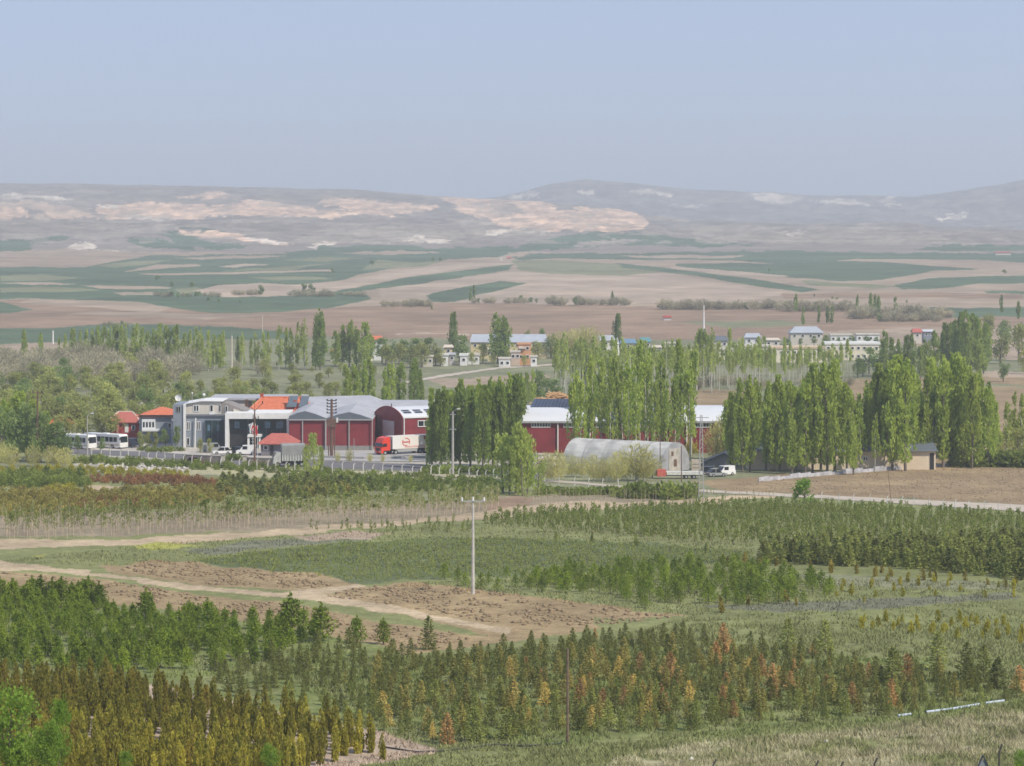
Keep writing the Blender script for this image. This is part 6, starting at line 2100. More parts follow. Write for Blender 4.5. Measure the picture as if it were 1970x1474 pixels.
# ---- broad belt of fresh green trees on the left, bare grey trees above it
A = fill([(-30, 760), (120, 742), (330, 748), (460, 762), (650, 770), (655, 788), (560, 800), (330, 830), (-30, 850)], 9.5, 12, .4, .1, .04, 21)
print('belt', len(A))
for i, a in enumerate(A):
    k = 'willow' if R.random() < .78 else 'green_tree'
    plant(k, Vector(a[:3]), R.uniform(5.0, 9.0) * (1.0 if a[3] < 300 else .8), 'fresh green broadleaf tree in the woodland belt behind the houses' if k == 'willow' else 'bluish green tree in the woodland belt behind the houses', 'tree',
          'fresh green trees of the left woodland belt' if k == 'willow' else 'bluish trees of the left woodland belt', R.uniform(.9, 1.25))
A = fill([(-30, 712), (120, 700), (200, 695), (330, 706), (380, 722), (360, 736), (250, 738), (100, 742), (-30, 748)], 10.5, 14, .4, .1, .05, 22)
print('bare', len(A))
for i, a in enumerate(A):
    if a[3] > 200 and R.random() < .2:
        plant('willow', Vector(a[:3]), R.uniform(5, 8), 'pale green tree among the leafless trees on the left', 'tree', 'pale green trees among the bare ones', 1.1)
    else:
        plant('bare_tree', Vector(a[:3]), R.uniform(6.0, 9.0), 'leafless grey-purple tree above the woodland belt on the left', 'tree', 'leafless grey trees on the left', 1.2)
A = fill([(440, 735), (650, 740), (700, 752), (660, 772), (450, 765)], 13, 22, .4, .1, .1, 25)
for a in A:
    plant('willow', Vector(a[:3]), R.uniform(3.5, 6.5), 'low light green tree on the slope above the factory roofs', 'tree', 'low light green trees above the factory', 1.25)
# ---- long poplar row at the left
xl = xs(112, 440, 11)
row('poplar_thin', xl, [(100, 698), (440, 712)], [(100, 645), (140, 640), (190, 622), (300, 630), (440, 642)], 'slender poplar in the long row beside the green field on the left', 'poplar', 'long poplar row on the left', 1.15, 4, 9)
row('poplar', xs(186, 430, 17), [(180, 700), (440, 712)], [(180, 632), (300, 630), (430, 640)], 'fuller poplar in the long row beside the green field on the left', 'poplar', 'fuller poplars in the long left row', .95, 4, 9)
at('poplar', 46, 700, 634, 'leftmost lone poplar standing left of the long row', 'poplar', None, 1.2)
at('poplar', 78, 703, 640, 'second lone poplar between leftmost one and the long row', 'poplar', None, 1.0)
row('poplar_thin', xs(455, 575, 13), 711, [(455, 650), (575, 625)], 'slender poplar in the middle part of the far row above the office', 'poplar', 'middle part of the far poplar row', 1.0, 3, 11)
at('poplar_thin', 586, 712, 612, 'tall thin poplar just left of the tallest lone poplar', 'poplar', None, .9)
at('poplar_dark', 616, 712, 594, 'tallest lone dark poplar in the far row, above the solar heaters', 'poplar', None, 1.05, 0)
at('poplar_dark', 607, 712, 625, 'shorter dark poplar leaning on the tallest lone one', 'poplar', None, 1.0, 1)
at('bare_tree', 505, 722, 690, 'round olive bush-like tree below the far poplar row', 'tree', None, 1.0)
at('willow', 510, 725, 682, 'solitary round willow below the far poplar row', 'tree', None, .9)
at('bare_tree', 455, 718, 693, 'dark leafless bush below the cream pole', 'tree', None, .9)
row('poplar', [645, 658, 672, 686, 700, 712], 706, [(640, 635), (665, 618), (700, 625), (715, 640)], '{} leafy poplar from the left in the group right of the tallest lone one', 'poplar', None, 1.4, 3, 6)
row('green_tree', [735, 752, 775, 800, 826], 700, [(735, 655), (800, 645), (830, 655)], '{} rounded tree from the left in the village edge left of the leaning poplar', 'tree', None, 1.1, 3, 6)
row('willow', [742, 768, 790, 812, 838], 706, [(740, 665), (840, 660)], '{} pale rounded tree from the left before the village edge', 'tree', None, 1.0, 3, 6)
at('poplar_dark', 871, 692, 600, 'leaning tall poplar rising above the village by the yellow house', 'poplar', None, 1.05, 2)
at('green_tree', 884, 697, 640, 'big round green tree at the foot of the leaning poplar', 'tree', None, 1.0)
at('poplar_dark', 957, 700, 602, 'left one of the big twin poplars in the village', 'poplar', None, 1.6, 3)
at('poplar_dark', 972, 700, 612, 'right one of the big twin poplars in the village', 'poplar', None, 1.4, 4)
at('willow', 929, 700, 662, 'yellowish green tree left of the big twin poplars', 'tree', None, 1.0)
at('willow', 1035, 692, 655, 'olive green tree right of the tall orange building', 'tree', None, 1.1)
at('green_tree', 1060, 690, 640, 'dark green tree left of the pale village trees', 'tree', None, .8)
at('green_tree', 1042, 655, 629, 'dark tree behind the pale blue hall roof', 'tree', None, .8)
at('willow', 1015, 656, 634, 'light tree behind the pale blue hall roof', 'tree', None, 1.0)
row('willow', [848, 866, 892, 908, 950, 985, 1008, 1028], 704, [(845, 682), (1030, 678)], '{} low rounded village tree from the left beside the pale road', 'tree', None, 1.0, 3, 5)
row('willow', [1155, 1172, 1200, 1215, 1232, 1250, 1275, 1300], 700, [(1150, 668), (1300, 672)], '{} rounded tree from the left in front of the houses round the minaret', 'tree', None, 1.0, 3, 5)
row('green_tree', [1515, 1540, 1566, 1590, 1612, 1640, 1668, 1686], 668, [(1510, 646), (1690, 645)], '{} small tree from the left at the foot of the big cream farmhouse', 'tree', None, 1.0, 3, 4)
row('grey_tree', [1075, 1092, 1108, 1122, 1138], 688, [(1070, 635), (1100, 630), (1140, 625)], '{} pale budding tree from the left in the village left of the minaret', 'tree', None, 1.1, 3, 5)
at('poplar_dark', 1187, 684, 603, 'straight dense poplar right behind the white minaret', 'poplar', None, 1.0, 1)
row('willow', [600, 632, 560, 690, 720, 655], 722, 700, 'low bush on the slope below the far poplar row', 'shrub', 'low bushes below the far poplars', 1.1, 6, 4)
row('green_tree', [1650, 1672, 1695, 1660], 722, [(1645, 680), (1700, 668)], '{} round tree from the left between the cream blocks and dark poplars', 'tree', None, 1.0, 6, 6)
row('willow', [1262, 1292, 1318, 1405, 1470, 1600], 702, 672, 'low rounded tree before the cream blocks', 'tree', 'low trees before the cream blocks', 1.0, 3, 5)
row('bare_tree', xs(1340, 1650, 24), 745, 725, 'low grey bush under the plantation poplars', 'shrub', 'grey bushes under the plantation', 1.2, 6, 4)
row('poplar_thin', xs(1210, 1340, 14), 725, [(1210, 668), (1340, 655)], 'thin young poplar on the left part of the plantation back edge', 'poplar', 'young poplars on the plantation back edge', 1.0, 5, 12)

# ---- far trees and bushes in the fields
FG = 'leafless bushes along the far field ditch'
for a, b, v, h in ((740, 825, 589, 15), (905, 950, 582, 12), (972, 1035, 583, 12), (1055, 1085, 586, 18), (1105, 1212, 587, 18), (1268, 1510, 595, 20), (1515, 1640, 598, 22), (1640, 1830, 612, 26), (1690, 1810, 618, 18),
                   (300, 420, 571, 12), (450, 500, 567, 12), (560, 640, 570, 14), (200, 250, 628, 12), (640, 700, 568, 9), (-20, 30, 690, 22)):
    for x in xs(a, b, 8.5):
        at('far_bare' if R.random() < .85 else 'far_tree', x, v + R.uniform(-1, 2), v - h * R.uniform(.6, 1.05), 'leafless greyish bush in the hedge lines of the far fields', 'bush', FG, 1.1)
n_ = 0
for x, b, t in ((640, 526, 515), (303, 540, 527), (1933, 528, 516), (1374, 533, 527), (716, 512, 498), (832, 505, 493), (848, 504, 494), (905, 578, 552), (912, 577, 548), (400, 581, 570), (421, 583, 574), (462, 582, 576), (830, 596, 587),
                (500, 568, 546), (586, 566, 545), (597, 566, 544), (371, 555, 540), (1567, 572, 565), (1602, 577, 569), (1610, 578, 570), (1745, 583, 576), (1002, 583, 566), (1178, 583, 557), (1531, 601, 565), (1649, 609, 567), (1676, 611, 563), (1690, 612, 565), (1723, 606, 570),
                (1926, 603, 567), (1959, 616, 575), (1545, 627, 590), (1575, 623, 588), (1592, 623, 585), (1600, 624, 588), (1684, 604, 566), (330, 552, 540), (1060, 446, 438), (1085, 446, 436), (1118, 447, 438), (1480, 523, 516)):
    k = 'far_poplar' if b - t > 24 else 'far_tree'
    w_ = 1.0 if b - t > 24 else 1.0
    reg = 'left' if x < 650 else ('middle' if x < 1300 else 'right')
    side = ' fields'
    n_ += 1
    if b < 450:
        continue
    at(k, x, b, t, '%s far tree, counted from the top left, alone in the %s hazy fields' % (ORD[(n_ - 1) % 30], reg) if k == 'far_tree' else '%s narrow far poplar standing in the %s hazy fields' % (ORD[(n_ - 1) % 30], reg), 'tree', None, w_)

# ---- left edge trees beside the nursery
row('green_tree', [5, 28, 52, 78, 104, 122], 888, [(0, 775), (40, 768), (80, 790), (125, 820)], '{} leafy tree from the left in the clump at the left edge before the coaches', 'tree', None, .8, 4, 8)
row('poplar', [12, 34, 60, 88], 880, [(10, 770), (50, 752), (90, 800)], '{} tall leafy tree from the left in the clump at the left edge', 'tree', None, 1.6, 4, 8)
row('grey_tree', [-5, 20, 64, 100, 125], 899, [(0, 850), (120, 855)], '{} grey-green bushy tree from the left in front of the left edge clump', 'tree', None, 1.0, 2, 5)
row('willow', [160, 190, 215, 128], 846, 795, 'fresh green tree between the coaches and the orange-roofed house', 'tree', 'trees behind the coaches', 1.0, 4, 8)
row('green_tree', [134, 150, 196], 872, 838, '{} small leafy tree from the left standing before the coaches', 'tree', None, .6, 1, 4)
row('grey_tree', [1100, 1122, 1175, 1205, 1255], 920, 878, '{} low silvery bush from the left against the polytunnel side', 'bush', None, 1.0, 2, 5)
row('green_tree', [318, 342], 862, [(315, 820), (345, 815)], '{} dark green tree from the left in front of the grey house', 'tree', None, .65, 1, 2)
row('willow', [272, 284, 300], 862, [(270, 830), (300, 832)], '{} small green tree from the left before the bay window', 'tree', None, .7, 1, 2)
row('willow', [385, 404], 872, 842, '{} small yellowish tree from the left before the dark glass wall', 'tree', None, .6, 1, 2)
row('shrub_green', xs(436, 462, 6), 886, 873, 'dark clipped hedge shrub by the parked cars at the gate', 'shrub', 'hedge shrubs by the parked cars', 1.6, 1, 2)
row('shrub_green', xs(268, 350, 9), 868, 858, 'green shrub along the pavement before the grey house', 'shrub', 'shrubs before the grey house', 1.4, 2, 2)
for x, b, t, lab in ((604, 915, 832, 'tall thin fresh green roadside tree right of the grey lorry'), (590, 912, 855, 'slimmer roadside tree close to the grey lorry'), (618, 910, 858, 'small roadside tree right of the tall thin one')):
    at('roadside', x, b, t, lab, 'tree', None, .75)
for i, (x, t) in enumerate(((672, 862), (712, 870), (736, 872), (790, 874), (650, 868))):
    at('grey_tree', x, 890, t, ('dry-looking', 'olive', 'pale', 'broad', 'reddish brown')[i] + ' small bush at the yard edge before the lorry', 'bush', None, .7)
for i, (x, b, t) in enumerate(((968, 948, 832), (992, 950, 815), (1015, 950, 826), (1036, 945, 850), (980, 952, 858), (1005, 954, 860))):
    at('roadside', x, b, t, ORD[i] + ' tree of the pale green clump right of the dark grove', 'tree', 'pale green clump by the road', 1.0)
for i, (x, b, t) in enumerate(((1052, 926, 868), (1075, 926, 866), (1142, 926, 872), (1160, 925, 880), (1188, 928, 868), (1240, 926, 862))):
    at('grey_tree', x, b, t, ORD[i] + ' silvery budding tree from the left in front of the polytunnel', 'tree', None, .8)
at('grey_tree', 1225, 925, 850, 'spreading pale multi-stemmed tree in front of the polytunnel', 'tree', None, 1.3)
row('shrub_green', xs(1215, 1325, 9), 958, 925, 'olive bush in the clump before the polytunnel beside the dirt road', 'bush', 'olive bushes before the polytunnel', 1.3, 4, 6)
row('shrub_green', xs(1040, 1215, 10), 952, 934, 'green bush along the lower side of the dirt road', 'bush', 'green bushes along the dirt road', 1.5, 4, 4)
row('bare_sapling', xs(1010, 1490, 7), [(1010, 972), (1300, 962), (1490, 958)], [(1010, 940), (1300, 940), (1490, 945)], 'thin bare sapling along the sandy strip left of the round bush', 'sapling', 'bare saplings along the sandy strip', 1.0, 4, 6)
at('shrub_yellow', 1330, 872, 844, 'bright yellow flowering shrub before the red hall end', 'shrub', None, .8)
at('green_bush', 1549, 972, 920, 'big round fresh green bush beside the pale dirt road', 'bush', None, 1.05)
at('green_bush', 1532, 972, 950, 'small dark bush touching the big round bush', 'bush', None, .7)

# ---- shrub nursery on the left
N1 = dict(jit=.3)
zone('shrub_green', [(140, 883), (300, 889), (430, 898), (640, 908), (640, 914), (430, 907), (140, 893)], 1.9, 4.0, .9, 1.7, 'low green shrub in the hedge along the road fence', 'shrub', 'hedge shrubs along the road fence', seed=1)
zone('shrub_green', [(640, 912), (830, 918), (960, 925), (960, 948), (640, 945), (520, 930), (560, 916)], 2.2, 5.0, .9, 1.6, 'olive green nursery shrub right of the concrete-post fence bend', 'shrub', 'olive nursery shrubs below the fence', seed=2)
zone('shrub_yellow', [(0, 903), (170, 900), (370, 910), (360, 920), (200, 917), (0, 914)], 1.9, 4.2, .8, 1.3, 'yellow-green shrub in the upper nursery band on the left', 'shrub', 'yellow-green shrubs of the upper band', seed=3)
zone('shrub_green', [(0, 915), (165, 912), (170, 936), (100, 942), (0, 938)], 2.2, 4.0, 1.2, 2.0, 'grey-green shrub in the block below the left edge trees', 'shrub', 'grey-green shrubs at the left edge', seed=4)
zone('shrub_maroon', [(165, 918), (300, 918), (420, 926), (420, 938), (300, 934), (165, 930)], 1.7, 3.6, .9, 1.4, 'maroon-leaved shrub in the red nursery band', 'shrub', 'maroon shrubs of the nursery band', seed=5)
zone('shrub_yellow', [(85, 940), (140, 934), (150, 948), (90, 952)], 1.8, 3.5, .8, 1.2, 'bright yellow shrub in the small patch below the red band', 'shrub', 'small yellow shrub patch', seed=6)
zone('shrub_brown', [(0, 945), (200, 948), (420, 940), (440, 966), (300, 984), (0, 998)], 2.2, 4.0, 1.0, 1.8, 'brownish shrub in the mixed nursery block on the left', 'shrub', 'brownish nursery shrubs', seed=7)
zone('shrub_maroon', [(110, 968), (280, 962), (330, 975), (130, 985)], 2.2, 3.8, .9, 1.4, 'reddish shrub among the brownish ones on the left', 'shrub', 'reddish shrubs in the mixed block', seed=8)
zone('cone_s', [(420, 925), (650, 932), (720, 945), (700, 962), (420, 958)], 2.7, 5.0, 1.6, 2.5, 'dark green spreading conifer in the middle nursery block', 'conifer', 'dark conifers of the middle nursery block', seed=9, widen=1.5)
zone('shrub_brown', [(430, 935), (700, 940), (700, 958), (430, 955)], 4.2, 6.5, 1.2, 1.8, 'orange-brown shrub among the dark conifers of the middle block', 'shrub', 'orange-brown shrubs in the middle block', seed=10)
zone('leafy_sapling', [(0, 1000), (330, 986), (640, 972), (960, 955), (960, 975), (640, 995), (250, 1012), (0, 1022)], 2.3, 4.4, 1.4, 2.9, 'leafy green sapling in the tall nursery rows on the left', 'sapling', 'leafy saplings of the tall nursery rows', seed=11, drop=.22, jit=.4, cap=290, massname='saplings', widen=1.3)
zone('bare_sapling', [(0, 1005), (250, 1005), (640, 985), (960, 965), (960, 990), (640, 1010), (420, 1024), (200, 1036), (0, 1042)], 1.25, 3.2, 2.2, 3.6, 'bare tan sapling stem in the front nursery rows above the sandy track', 'sapling', 'bare sapling stems of the front rows', seed=12, cap=240, massname='sapling_stems', drop=.1)

# ---- sapling field in the middle right
zone('sapling', [(930, 1000), (1100, 990), (1300, 980), (1500, 975), (1700, 983), (1990, 1003), (1990, 1056), (1700, 1050), (1470, 1050), (1300, 1045), (1150, 1030), (930, 1012)], 1.4, 2.7, 1.2, 2.0, 'slender green sapling in the wide field right of the crossarm pole', 'sapling', 'green saplings of the wide right field', seed=13, cap=280, massname='saplings', ang=.42, widen=1.15)
zone('sapling', [(560, 1020), (900, 1005), (930, 1015), (900, 1030), (700, 1030)], 2.0, 3.6, .9, 1.5, 'small green sapling in the strip left of the crossarm pole', 'sapling', 'small saplings left of the crossarm pole', seed=14)
zone('cone_s', [(1462, 1085), (1700, 1092), (1980, 1118), (1980, 1050), (1780, 1055), (1600, 1062), (1470, 1064)], 1.75, 2.5, 1.9, 2.8, 'dark green conical conifer in the dense rows at the right', 'conifer', 'dark conical conifers at the right', seed=15, ang=-.1, widen=1.15, cap=240, massname='conifers')
row('cone_s', [1224, 1139, 1070, 1359], [(1070, 1040), (1224, 1050), (1359, 1058)], [(1070, 1022), (1224, 1025), (1359, 1042)], '{} lone dark conifer from the left between sapling field and low seedlings', 'conifer', None, 1.1, 2, 3)
zone('brown_s', [(1370, 1078), (1500, 1088), (1700, 1102), (1980, 1124), (1980, 1135), (1700, 1112), (1380, 1090)], 2.6, 4.4, .8, 1.5, 'brown dwarf conifer in the row before the dark conical ones', 'conifer', 'brown dwarf conifers at the right', seed=16, jit=.4)
zone('herb', [(370, 1080), (500, 1064), (640, 1048), (800, 1040), (985, 1036), (1200, 1047), (1450, 1064), (1450, 1088), (1300, 1082), (1100, 1105), (850, 1112), (700, 1120), (560, 1105)], 1.0, 1.7, .35, .6, 'low seedling', 'seedling', 'seedlings', seed=17, cap=0, massname='seedlings', widen=1.4)
# pines in the middle
zone('pine_s', [(1000, 1120), (1100, 1105), (1300, 1092), (1450, 1095), (1590, 1125), (1610, 1145), (1540, 1165), (1380, 1168), (1200, 1160), (1140, 1140), (1010, 1138)], 2.0, 2.6, 1.2, 2.2, 'bushy green young pine in the wide block right of the crossarm pole', 'pine', 'bushy pines right of the crossarm pole', seed=18, jit=.42, widen=1.15)
for i, (x, b) in enumerate(((855, 1115), (880, 1120), (896, 1128), (925, 1133), (940, 1125), (958, 1138), (975, 1112), (992, 1130), (1087, 1141), (1122, 1143), (1042, 1140), (1240, 1170))):
    at('pine_s', x, b, b - R.uniform(24, 34), ORD[i] + ' young pine from the left of those scattered around the crossarm pole foot', 'pine', 'pines scattered around the pole', 1.15)
# right lawn
zone('gold_s', [(1600, 1200), (1720, 1190), (1850, 1192), (1980, 1205), (1980, 1245), (1850, 1232), (1760, 1222), (1620, 1212)], 1.7, 3.0, .7, 1.3, 'golden dwarf thuja in the rows on the right lawn', 'thuja', 'golden dwarf thujas on the right lawn', seed=19, jit=.35)
zone('gold_s', [(1780, 1110), (1980, 1125), (1980, 1150), (1720, 1160), (1600, 1160), (1560, 1130)], 3.0, 5.5, .6, 1.1, 'small yellowish thuja scattered on the upper right lawn', 'thuja', 'yellowish thujas on the upper right lawn', seed=20, jit=.45)
zone('brown_s', [(1350, 1160), (1560, 1155), (1560, 1172), (1360, 1182)], 2.8, 5.0, .8, 1.3, 'brown dwarf conifer at the edge of the pine block', 'conifer', 'brown dwarf conifers by the pine block', seed=21, jit=.45)

# ---- foreground: pines on the left
zone('pine', [(-30, 1150), (160, 1150), (260, 1190), (420, 1190), (560, 1205), (640, 1230), (520, 1275), (300, 1300), (-30, 1292)], 1.85, 2.4, 1.2, 2.4, 'dense green young pine in the left foreground plantation', 'pine', 'young pines of the left foreground', seed=22, jit=.4, cap=120, massname='young_pines')
for i, x in enumerate((0, 22, 52, 78, 100, 118, 140, 168, 190)):
    at('pine', x, 1163 + (i % 3) * 3, 1163 - R.uniform(42, 58), ORD[i] + ' pine from the left in the separate top-left group by the ploughed strip', 'pine', 'separate pines by the ploughed strip', 1.15)
for x, b, t, lab in ((560, 1225, 1140, 'tallest dark young pine with whorled branches beside the dirt track'), (617, 1235, 1158, 'second tallest young pine right of the tallest one'), (687, 1238, 1182, 'separate young pine on the soil right of the two tallest'),
                     (738, 1240, 1188, 'thin-crowned young pine right of the separate one'), (280, 1200, 1130, 'tall young pine sticking out of the left plantation edge'), (400, 1210, 1150, 'pointed young pine left of the tallest dark one')):
    at('pine', x, b, t, lab, 'pine', None, 1.05)
at('spruce', 824, 1250, 1185, 'dark slender spruce standing alone on the soil edge', 'spruce', None, 1.0)
# spruces
zone('spruce', [(400, 1290), (640, 1240), (860, 1262), (1160, 1232), (1300, 1225), (1500, 1255), (1700, 1285), (1940, 1315), (1960, 1345), (1760, 1375), (1560, 1390), (1300, 1408), (1000, 1425), (800, 1428), (700, 1400), (600, 1372), (420, 1335)], 1.7, 2.4, .7, 2.0, 'green young spruce in the mixed foreground plantation', 'spruce', 'green spruces of the foreground plantation', seed=23, jit=.42, cap=180, massname='young_spruces')
zone('spruce_olive', [(640, 1300), (980, 1262), (1300, 1250), (1500, 1265), (1700, 1295), (1900, 1325), (1760, 1370), (1400, 1400), (1000, 1415), (780, 1410)], 2.9, 4.0, 1.1, 2.2, 'olive-yellow young spruce in the mixed foreground plantation', 'spruce', 'olive spruces of the foreground plantation', seed=24, jit=.45, cap=85, massname='young_spruces')
zone('spruce_dead', [(1000, 1290), (1260, 1260), (1500, 1280), (1700, 1305), (1760, 1365), (1400, 1390), (1050, 1410)], 5.2, 7.0, 1.2, 2.1, 'rust-coloured drying spruce among the green foreground ones', 'spruce', 'rusty spruces of the foreground plantation', seed=25, jit=.5)
zone('spruce_straw', [(700, 1330), (1100, 1290), (1500, 1300), (1500, 1370), (1000, 1420), (760, 1420)], 4.4, 6.0, 1.1, 2.0, 'straw-coloured withered spruce among the foreground ones', 'spruce', 'straw-coloured spruces of the foreground', seed=26, jit=.5)
for x, b, t, lab in ((861, 1432, 1372, 'bright rust-orange dead spruce at the front edge left of the wooden pole'), (1392, 1260, 1200, 'big rust-orange dead spruce at the upper edge, right of the wooden pole'),
                     (1745, 1310, 1258, 'bright orange dead spruce left of the blue pipe end'), (1716, 1362, 1318, 'thin orange dead spruce below the bright orange one'), (1486, 1322, 1276, 'bushy orange-brown dead spruce in the middle of the plantation'),
                     (1563, 1260, 1236, 'small orange dead spruce left of the dark tall spruce'), (1080, 1262, 1242, 'small orange spruce top beside the wooden pole'), (1376, 1270, 1235, 'pinkish brown dead spruce touching the big rust-orange one'),
                     (1960, 1330, 1280, 'orange-brown spruce cut by the right edge'), (1145, 1228, 1208, 'little orange spruce at the soil edge'), (1290, 1320, 1255, 'rusty tall spruce right of the wooden pole')):
    at('spruce_dead', x, b, t, lab, 'spruce', None, 1.05)
for x, b, t, lab in ((1588, 1258, 1192, 'dark pointed spruce at the upper edge of the plantation, near the golden dwarf thujas'), (1516, 1252, 1188, 'slender dark spruce at the upper edge left of the dark pointed one'), (1803, 1290, 1215, 'broad dark spruce before the golden dwarf thujas'),
                     (1860, 1300, 1236, 'narrow dark spruce right of the broad dark one'), (1892, 1312, 1240, 'full dark spruce right of the narrow dark one'), (1918, 1325, 1262, 'rounded dark spruce near the right edge'), (917, 1428, 1360, 'brownish full spruce at the front edge left of the wooden pole'),
                     (974, 1424, 1362, 'green full spruce at the front edge close to the wooden pole'), (1716, 1318, 1245, 'thin dark spruce left of the broad dark one')):
    at('spruce', x, b, t, lab, 'spruce', None, 1.1)
# thujas
zone('thuja', [(-30, 1325), (200, 1322), (420, 1362), (600, 1395), (700, 1420), (700, 1452), (560, 1490), (500, 1560), (-30, 1560)], 1.4, 1.8, 1.8, 2.7, 'golden-green columnar thuja in the dense left foreground block', 'thuja', 'golden thujas of the left foreground', seed=27, jit=.4, cap=285, massname='golden_thujas')
zone('thuja_b', [(-30, 1318), (180, 1315), (330, 1345), (560, 1400), (560, 1470), (400, 1530), (-30, 1500)], 2.6, 3.2, 1.6, 2.4, 'bronze-brown columnar thuja among the golden ones', 'thuja', 'bronze thujas of the left foreground', seed=28, jit=.45)
for x, b, t, lab in ((712, 1448, 1372, 'lone dark golden thuja at the right end of its block'), (734, 1462, 1410, 'small thuja right of the lone dark one'), (690, 1450, 1385, 'pointed thuja just left of the lone dark one')):
    at('thuja', x, b, t, lab, 'thuja', None, 1.0)


# ---- near leafy trees at the bottom left, standing on the slope below the frame
def near_tree(px, Y, vt, label, widen=1.0):
    g = base(px, Y)
    return plant('near_leafy', g, ZP(vt, Y) - g.z, label, 'tree', None, widen)


kind('near_leafy', 'broadleaf_tree', 6, lambda g: roundcrown(g, 6, 2.6, 5200, .1, .24, .42, 22), f_leaf, lambda g: trunk(g, 4.5, .12, .04, 8, 2.0), m_bark, 3, seed=50)
near_tree(18, 176, 1308, 'bright green leafy tree at the bottom left corner, the tallest there', .95)
near_tree(85, 172, 1385, 'bright green leafy tree right of the tallest one in the corner', .8)
near_tree(115, 180, 1338, 'thin fresh green tree top among the thujas near the corner', .35)
near_tree(240, 178, 1442, 'low fresh green crown at the bottom edge left of the middle thujas', .7)
near_tree(520, 180, 1432, 'low fresh green crown at the bottom edge among the thujas', .75)
near_tree(1965, 168, 1436, 'green crown at the bottom right corner beside the dark posts', .6)

# ------------------------------------------------------------------ ground cover
def cover(name, poly, dens, hmin, hmax, m, wd=.05, clump=.0, seed=0, ymax=None, colbase=None, var=.3, lean=.35):
    """grass blades: density per square metre, colours as painted on the ground below"""
    rng = np.random.default_rng(seed)
    P = [G(px, min(v, 1474)) if v <= 1474 else base(px, 180) for px, v in poly]
    x0, x1 = min(p.x for p in P) - 2, max(p.x for p in P) + 2
    y0, y1 = min(p.y for p in P) - 2, max(p.y for p in P) + 2
    n = int((x1 - x0) * (y1 - y0) * dens)
    X = rng.uniform(x0, x1, n)
    Yy = rng.uniform(y0, y1, n)
    Z = np.interp(Yy, _Yt, _Zt)
    px = 985 + F * X / Yy
    v = HY + F * (EYE - Z) / Yy
    k = pip(px, v, poly) & (px > -30) & (px < 2000)
    if clump:
        k &= fbm(X / 1.6, Yy / 2.6, 3, seed + 2) > clump
    X, Yy, Z, px, v = X[k], Yy[k], Z[k], px[k], v[k]
    n = len(X)
    h = rng.uniform(hmin, hmax, n)
    a = rng.uniform(0, math.pi, n)
    dx, dy = np.cos(a) * wd, np.sin(a) * wd
    lx, ly = rng.normal(0, lean, n) * h, rng.normal(0, lean, n) * h
    V = np.stack([np.stack([X - dx, Yy - dy, Z], 1), np.stack([X + dx, Yy + dy, Z], 1), np.stack([X + lx, Yy + ly, Z + h], 1)], 1).reshape(-1, 3)
    if colbase is None:
        c = paint(px, v, PAINT)
    else:
        c = np.empty((n, 3))
        c[:] = colbase
    c = c * (1 + rng.uniform(-var, var, (n, 1)))
    me = mesh_np(name, V, np.arange(3 * n).reshape(n, 3), [m], col=np.repeat(np.clip(c, .01, .9), 3, 0))
    print('COVER', name, n)
    return tag(link(name, me), kind='stuff')


m_cover = attr_mat('living_and_dry_grass', (.3,), (.15,), 0)
cover('dry_grass', [(960, 1480), (1040, 1448), (1330, 1430), (1600, 1405), (1800, 1382), (1985, 1345), (1985, 1500), (1600, 1560), (960, 1560)], 42, .15, .5, m_cover, .035, .40, 1, lean=.5)
cover('dry_grass', [(1180, 1480), (1330, 1440), (1600, 1410), (1800, 1388), (1985, 1355), (1985, 1500), (1180, 1560)], 18, .25, .55, m_cover, .03, .46, 11, colbase=(0.36, 0.32, 0.19), lean=.5)
cover('grass', [(500, 1270), (860, 1262), (1160, 1232), (1320, 1190), (1985, 1210), (1985, 1400), (1600, 1420), (1100, 1450), (760, 1440)], 22, .12, .38, m_cover, .05, .34, 2)
cover('grass', [(-30, 1190), (300, 1190), (700, 1235), (600, 1300), (-30, 1310)], 12, .12, .35, m_cover, .05, .42, 3)
cover('grass', [(700, 1125), (1000, 1115), (1300, 1110), (1985, 1120), (1985, 1210), (1320, 1190), (1000, 1148)], 10, .10, .28, m_cover, .06, .42, 4)
cover('grass', [(560, 1480), (740, 1448), (1050, 1434), (1340, 1426), (1200, 1470), (1180, 1560), (560, 1560)], 26, .1, .3, m_cover, .05, .40, 7)
cover('weeds', [(1340, 1462), (1700, 1400), (1985, 1350), (1985, 1480), (1500, 1520)], .35, .7, 1.5, mat('dry_weed_stalk', (0.22, 0.17, 0.12)), .02, 0, 5, lean=.15)
cover('grass', [(0, 1080), (300, 1046), (700, 1022), (1000, 1002), (1450, 1040), (1450, 1100), (1000, 1115), (600, 1080), (200, 1090)], 4, .12, .3, m_cover, .08, .42, 6)


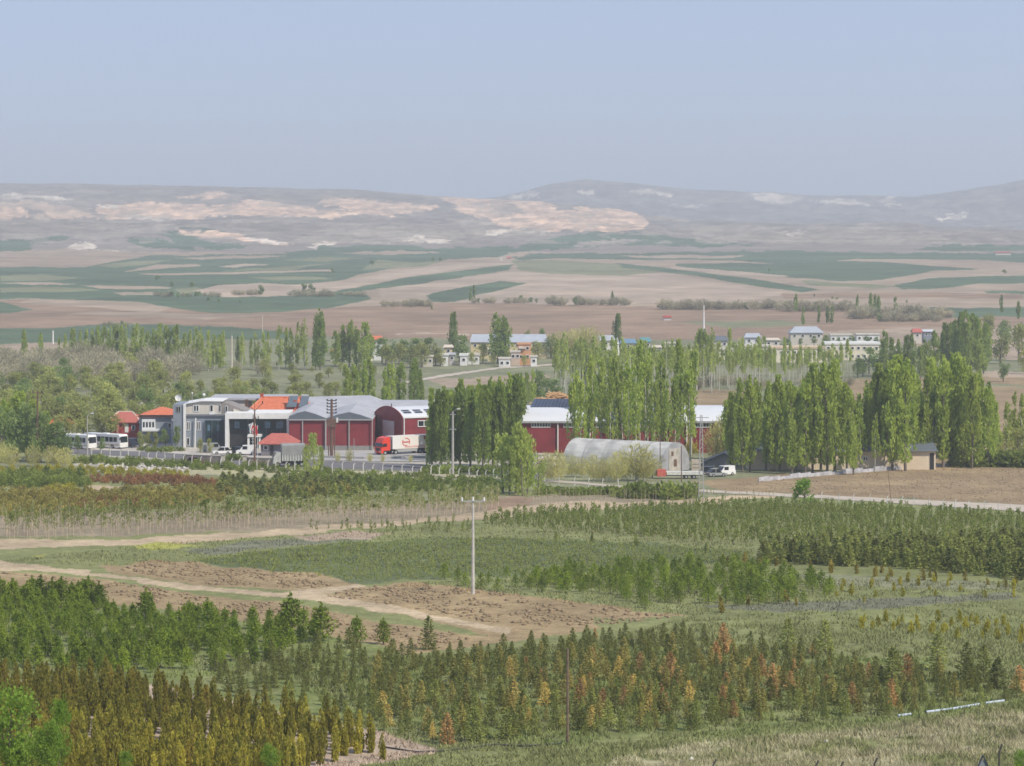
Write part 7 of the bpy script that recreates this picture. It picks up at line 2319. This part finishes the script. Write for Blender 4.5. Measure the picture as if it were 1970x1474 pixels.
def clods(name, polys, dens, m, smax=.16, seed=0):
    rng = np.random.default_rng(seed)
    VV, QQ = [], []
    o = 0
    base_v = unit(np.array([(1, 0, 0), (0, 1, 0), (-1, 0, 0), (0, -1, 0), (0, 0, 1), (0, 0, -1)], float))
    fc = np.array([(0, 1, 4), (1, 2, 4), (2, 3, 4), (3, 0, 4), (1, 0, 5), (2, 1, 5), (3, 2, 5), (0, 3, 5)])
    for poly in polys:
        P = [G(*p) for p in poly]
        x0, x1 = min(p.x for p in P), max(p.x for p in P)
        y0, y1 = min(p.y for p in P), max(p.y for p in P)
        n = int((x1 - x0) * (y1 - y0) * dens)
        X, Yy = rng.uniform(x0, x1, n), rng.uniform(y0, y1, n)
        Z = np.interp(Yy, _Yt, _Zt)
        k = pip(985 + F * X / Yy, HY + F * (EYE - Z) / Yy, poly) & (fbm(X / 1.5, Yy / 4, 3, seed + 5) > .42)
        X, Yy, Z = X[k], Yy[k], Z[k]
        n = len(X)
        s = smax * rng.uniform(.25, 1, n) ** 2 + .04
        V = base_v[None] * s[:, None, None] * rng.uniform(.6, 1.3, (n, 6, 1)) * np.array([1.2, 1, .75])
        V += np.stack([X, Yy, Z + s * .2], 1)[:, None, :]
        VV.append(V.reshape(-1, 3))
        QQ.append((fc[None] + (np.arange(n) * 6)[:, None, None]).reshape(-1, 3) + o)
        o += n * 6
    me = mesh_np(name, np.concatenate(VV), np.concatenate(QQ), [m])
    print('CLODS', name, o // 6)
    return tag(link(name, me), kind='stuff')


clods('soil_clods', [[(200, 1092), (300, 1084), (370, 1086), (640, 1111), (685, 1122), (600, 1133), (400, 1124)],
                     [(620, 1146), (700, 1130), (790, 1124), (870, 1130), (1000, 1148), (1200, 1173), (1300, 1188), (1200, 1200), (990, 1208), (850, 1180)],
                     [(0, 1102), (220, 1120), (420, 1152), (560, 1162), (700, 1192), (850, 1216), (950, 1222), (800, 1250), (600, 1205), (300, 1160)]],
      2.6, mat('brown_soil_clod', (0.28, 0.205, 0.125), .95, .3, 3.0), .24, 1)
clods('rubble', [[(165, 900), (230, 893), (360, 902), (350, 908), (250, 909)], [(1000, 880), (1090, 878), (1090, 900), (1000, 905)]], 1.2, mat('pale_rubble', (0.52, 0.48, 0.42), .9, .2, 2.0), .5, 2)
clods('field_clods', [[(1400, 945), (1440, 922), (1700, 905), (1970, 893), (1970, 968), (1700, 956)]], .9, mat('field_clod', (0.31, 0.232, 0.155), .95, .2, 2.0), .18, 3)
print('COUNTS', COUNT, len(bpy.data.objects))
# ------------------------------------------------------------------ haze over the valley
mh = bpy.data.materials.new('haze_air')
mh.use_nodes = True
th = mh.node_tree
for n in list(th.nodes):
    th.nodes.remove(n)
oh = th.nodes.new('ShaderNodeOutputMaterial')
pv = th.nodes.new('ShaderNodeVolumePrincipled')
pv.inputs['Color'].default_value = (0.90, 0.95, 1.0, 1)
pv.inputs['Density'].default_value = 0.00018
pv.inputs['Anisotropy'].default_value = 0.1
th.links.new(pv.outputs[0], oh.inputs['Volume'])
hb = MB().box(-3400, 3400, -120, 9800, -60, 260)
tag(link('haze', hb.mesh('haze', mh)), kind='stuff')
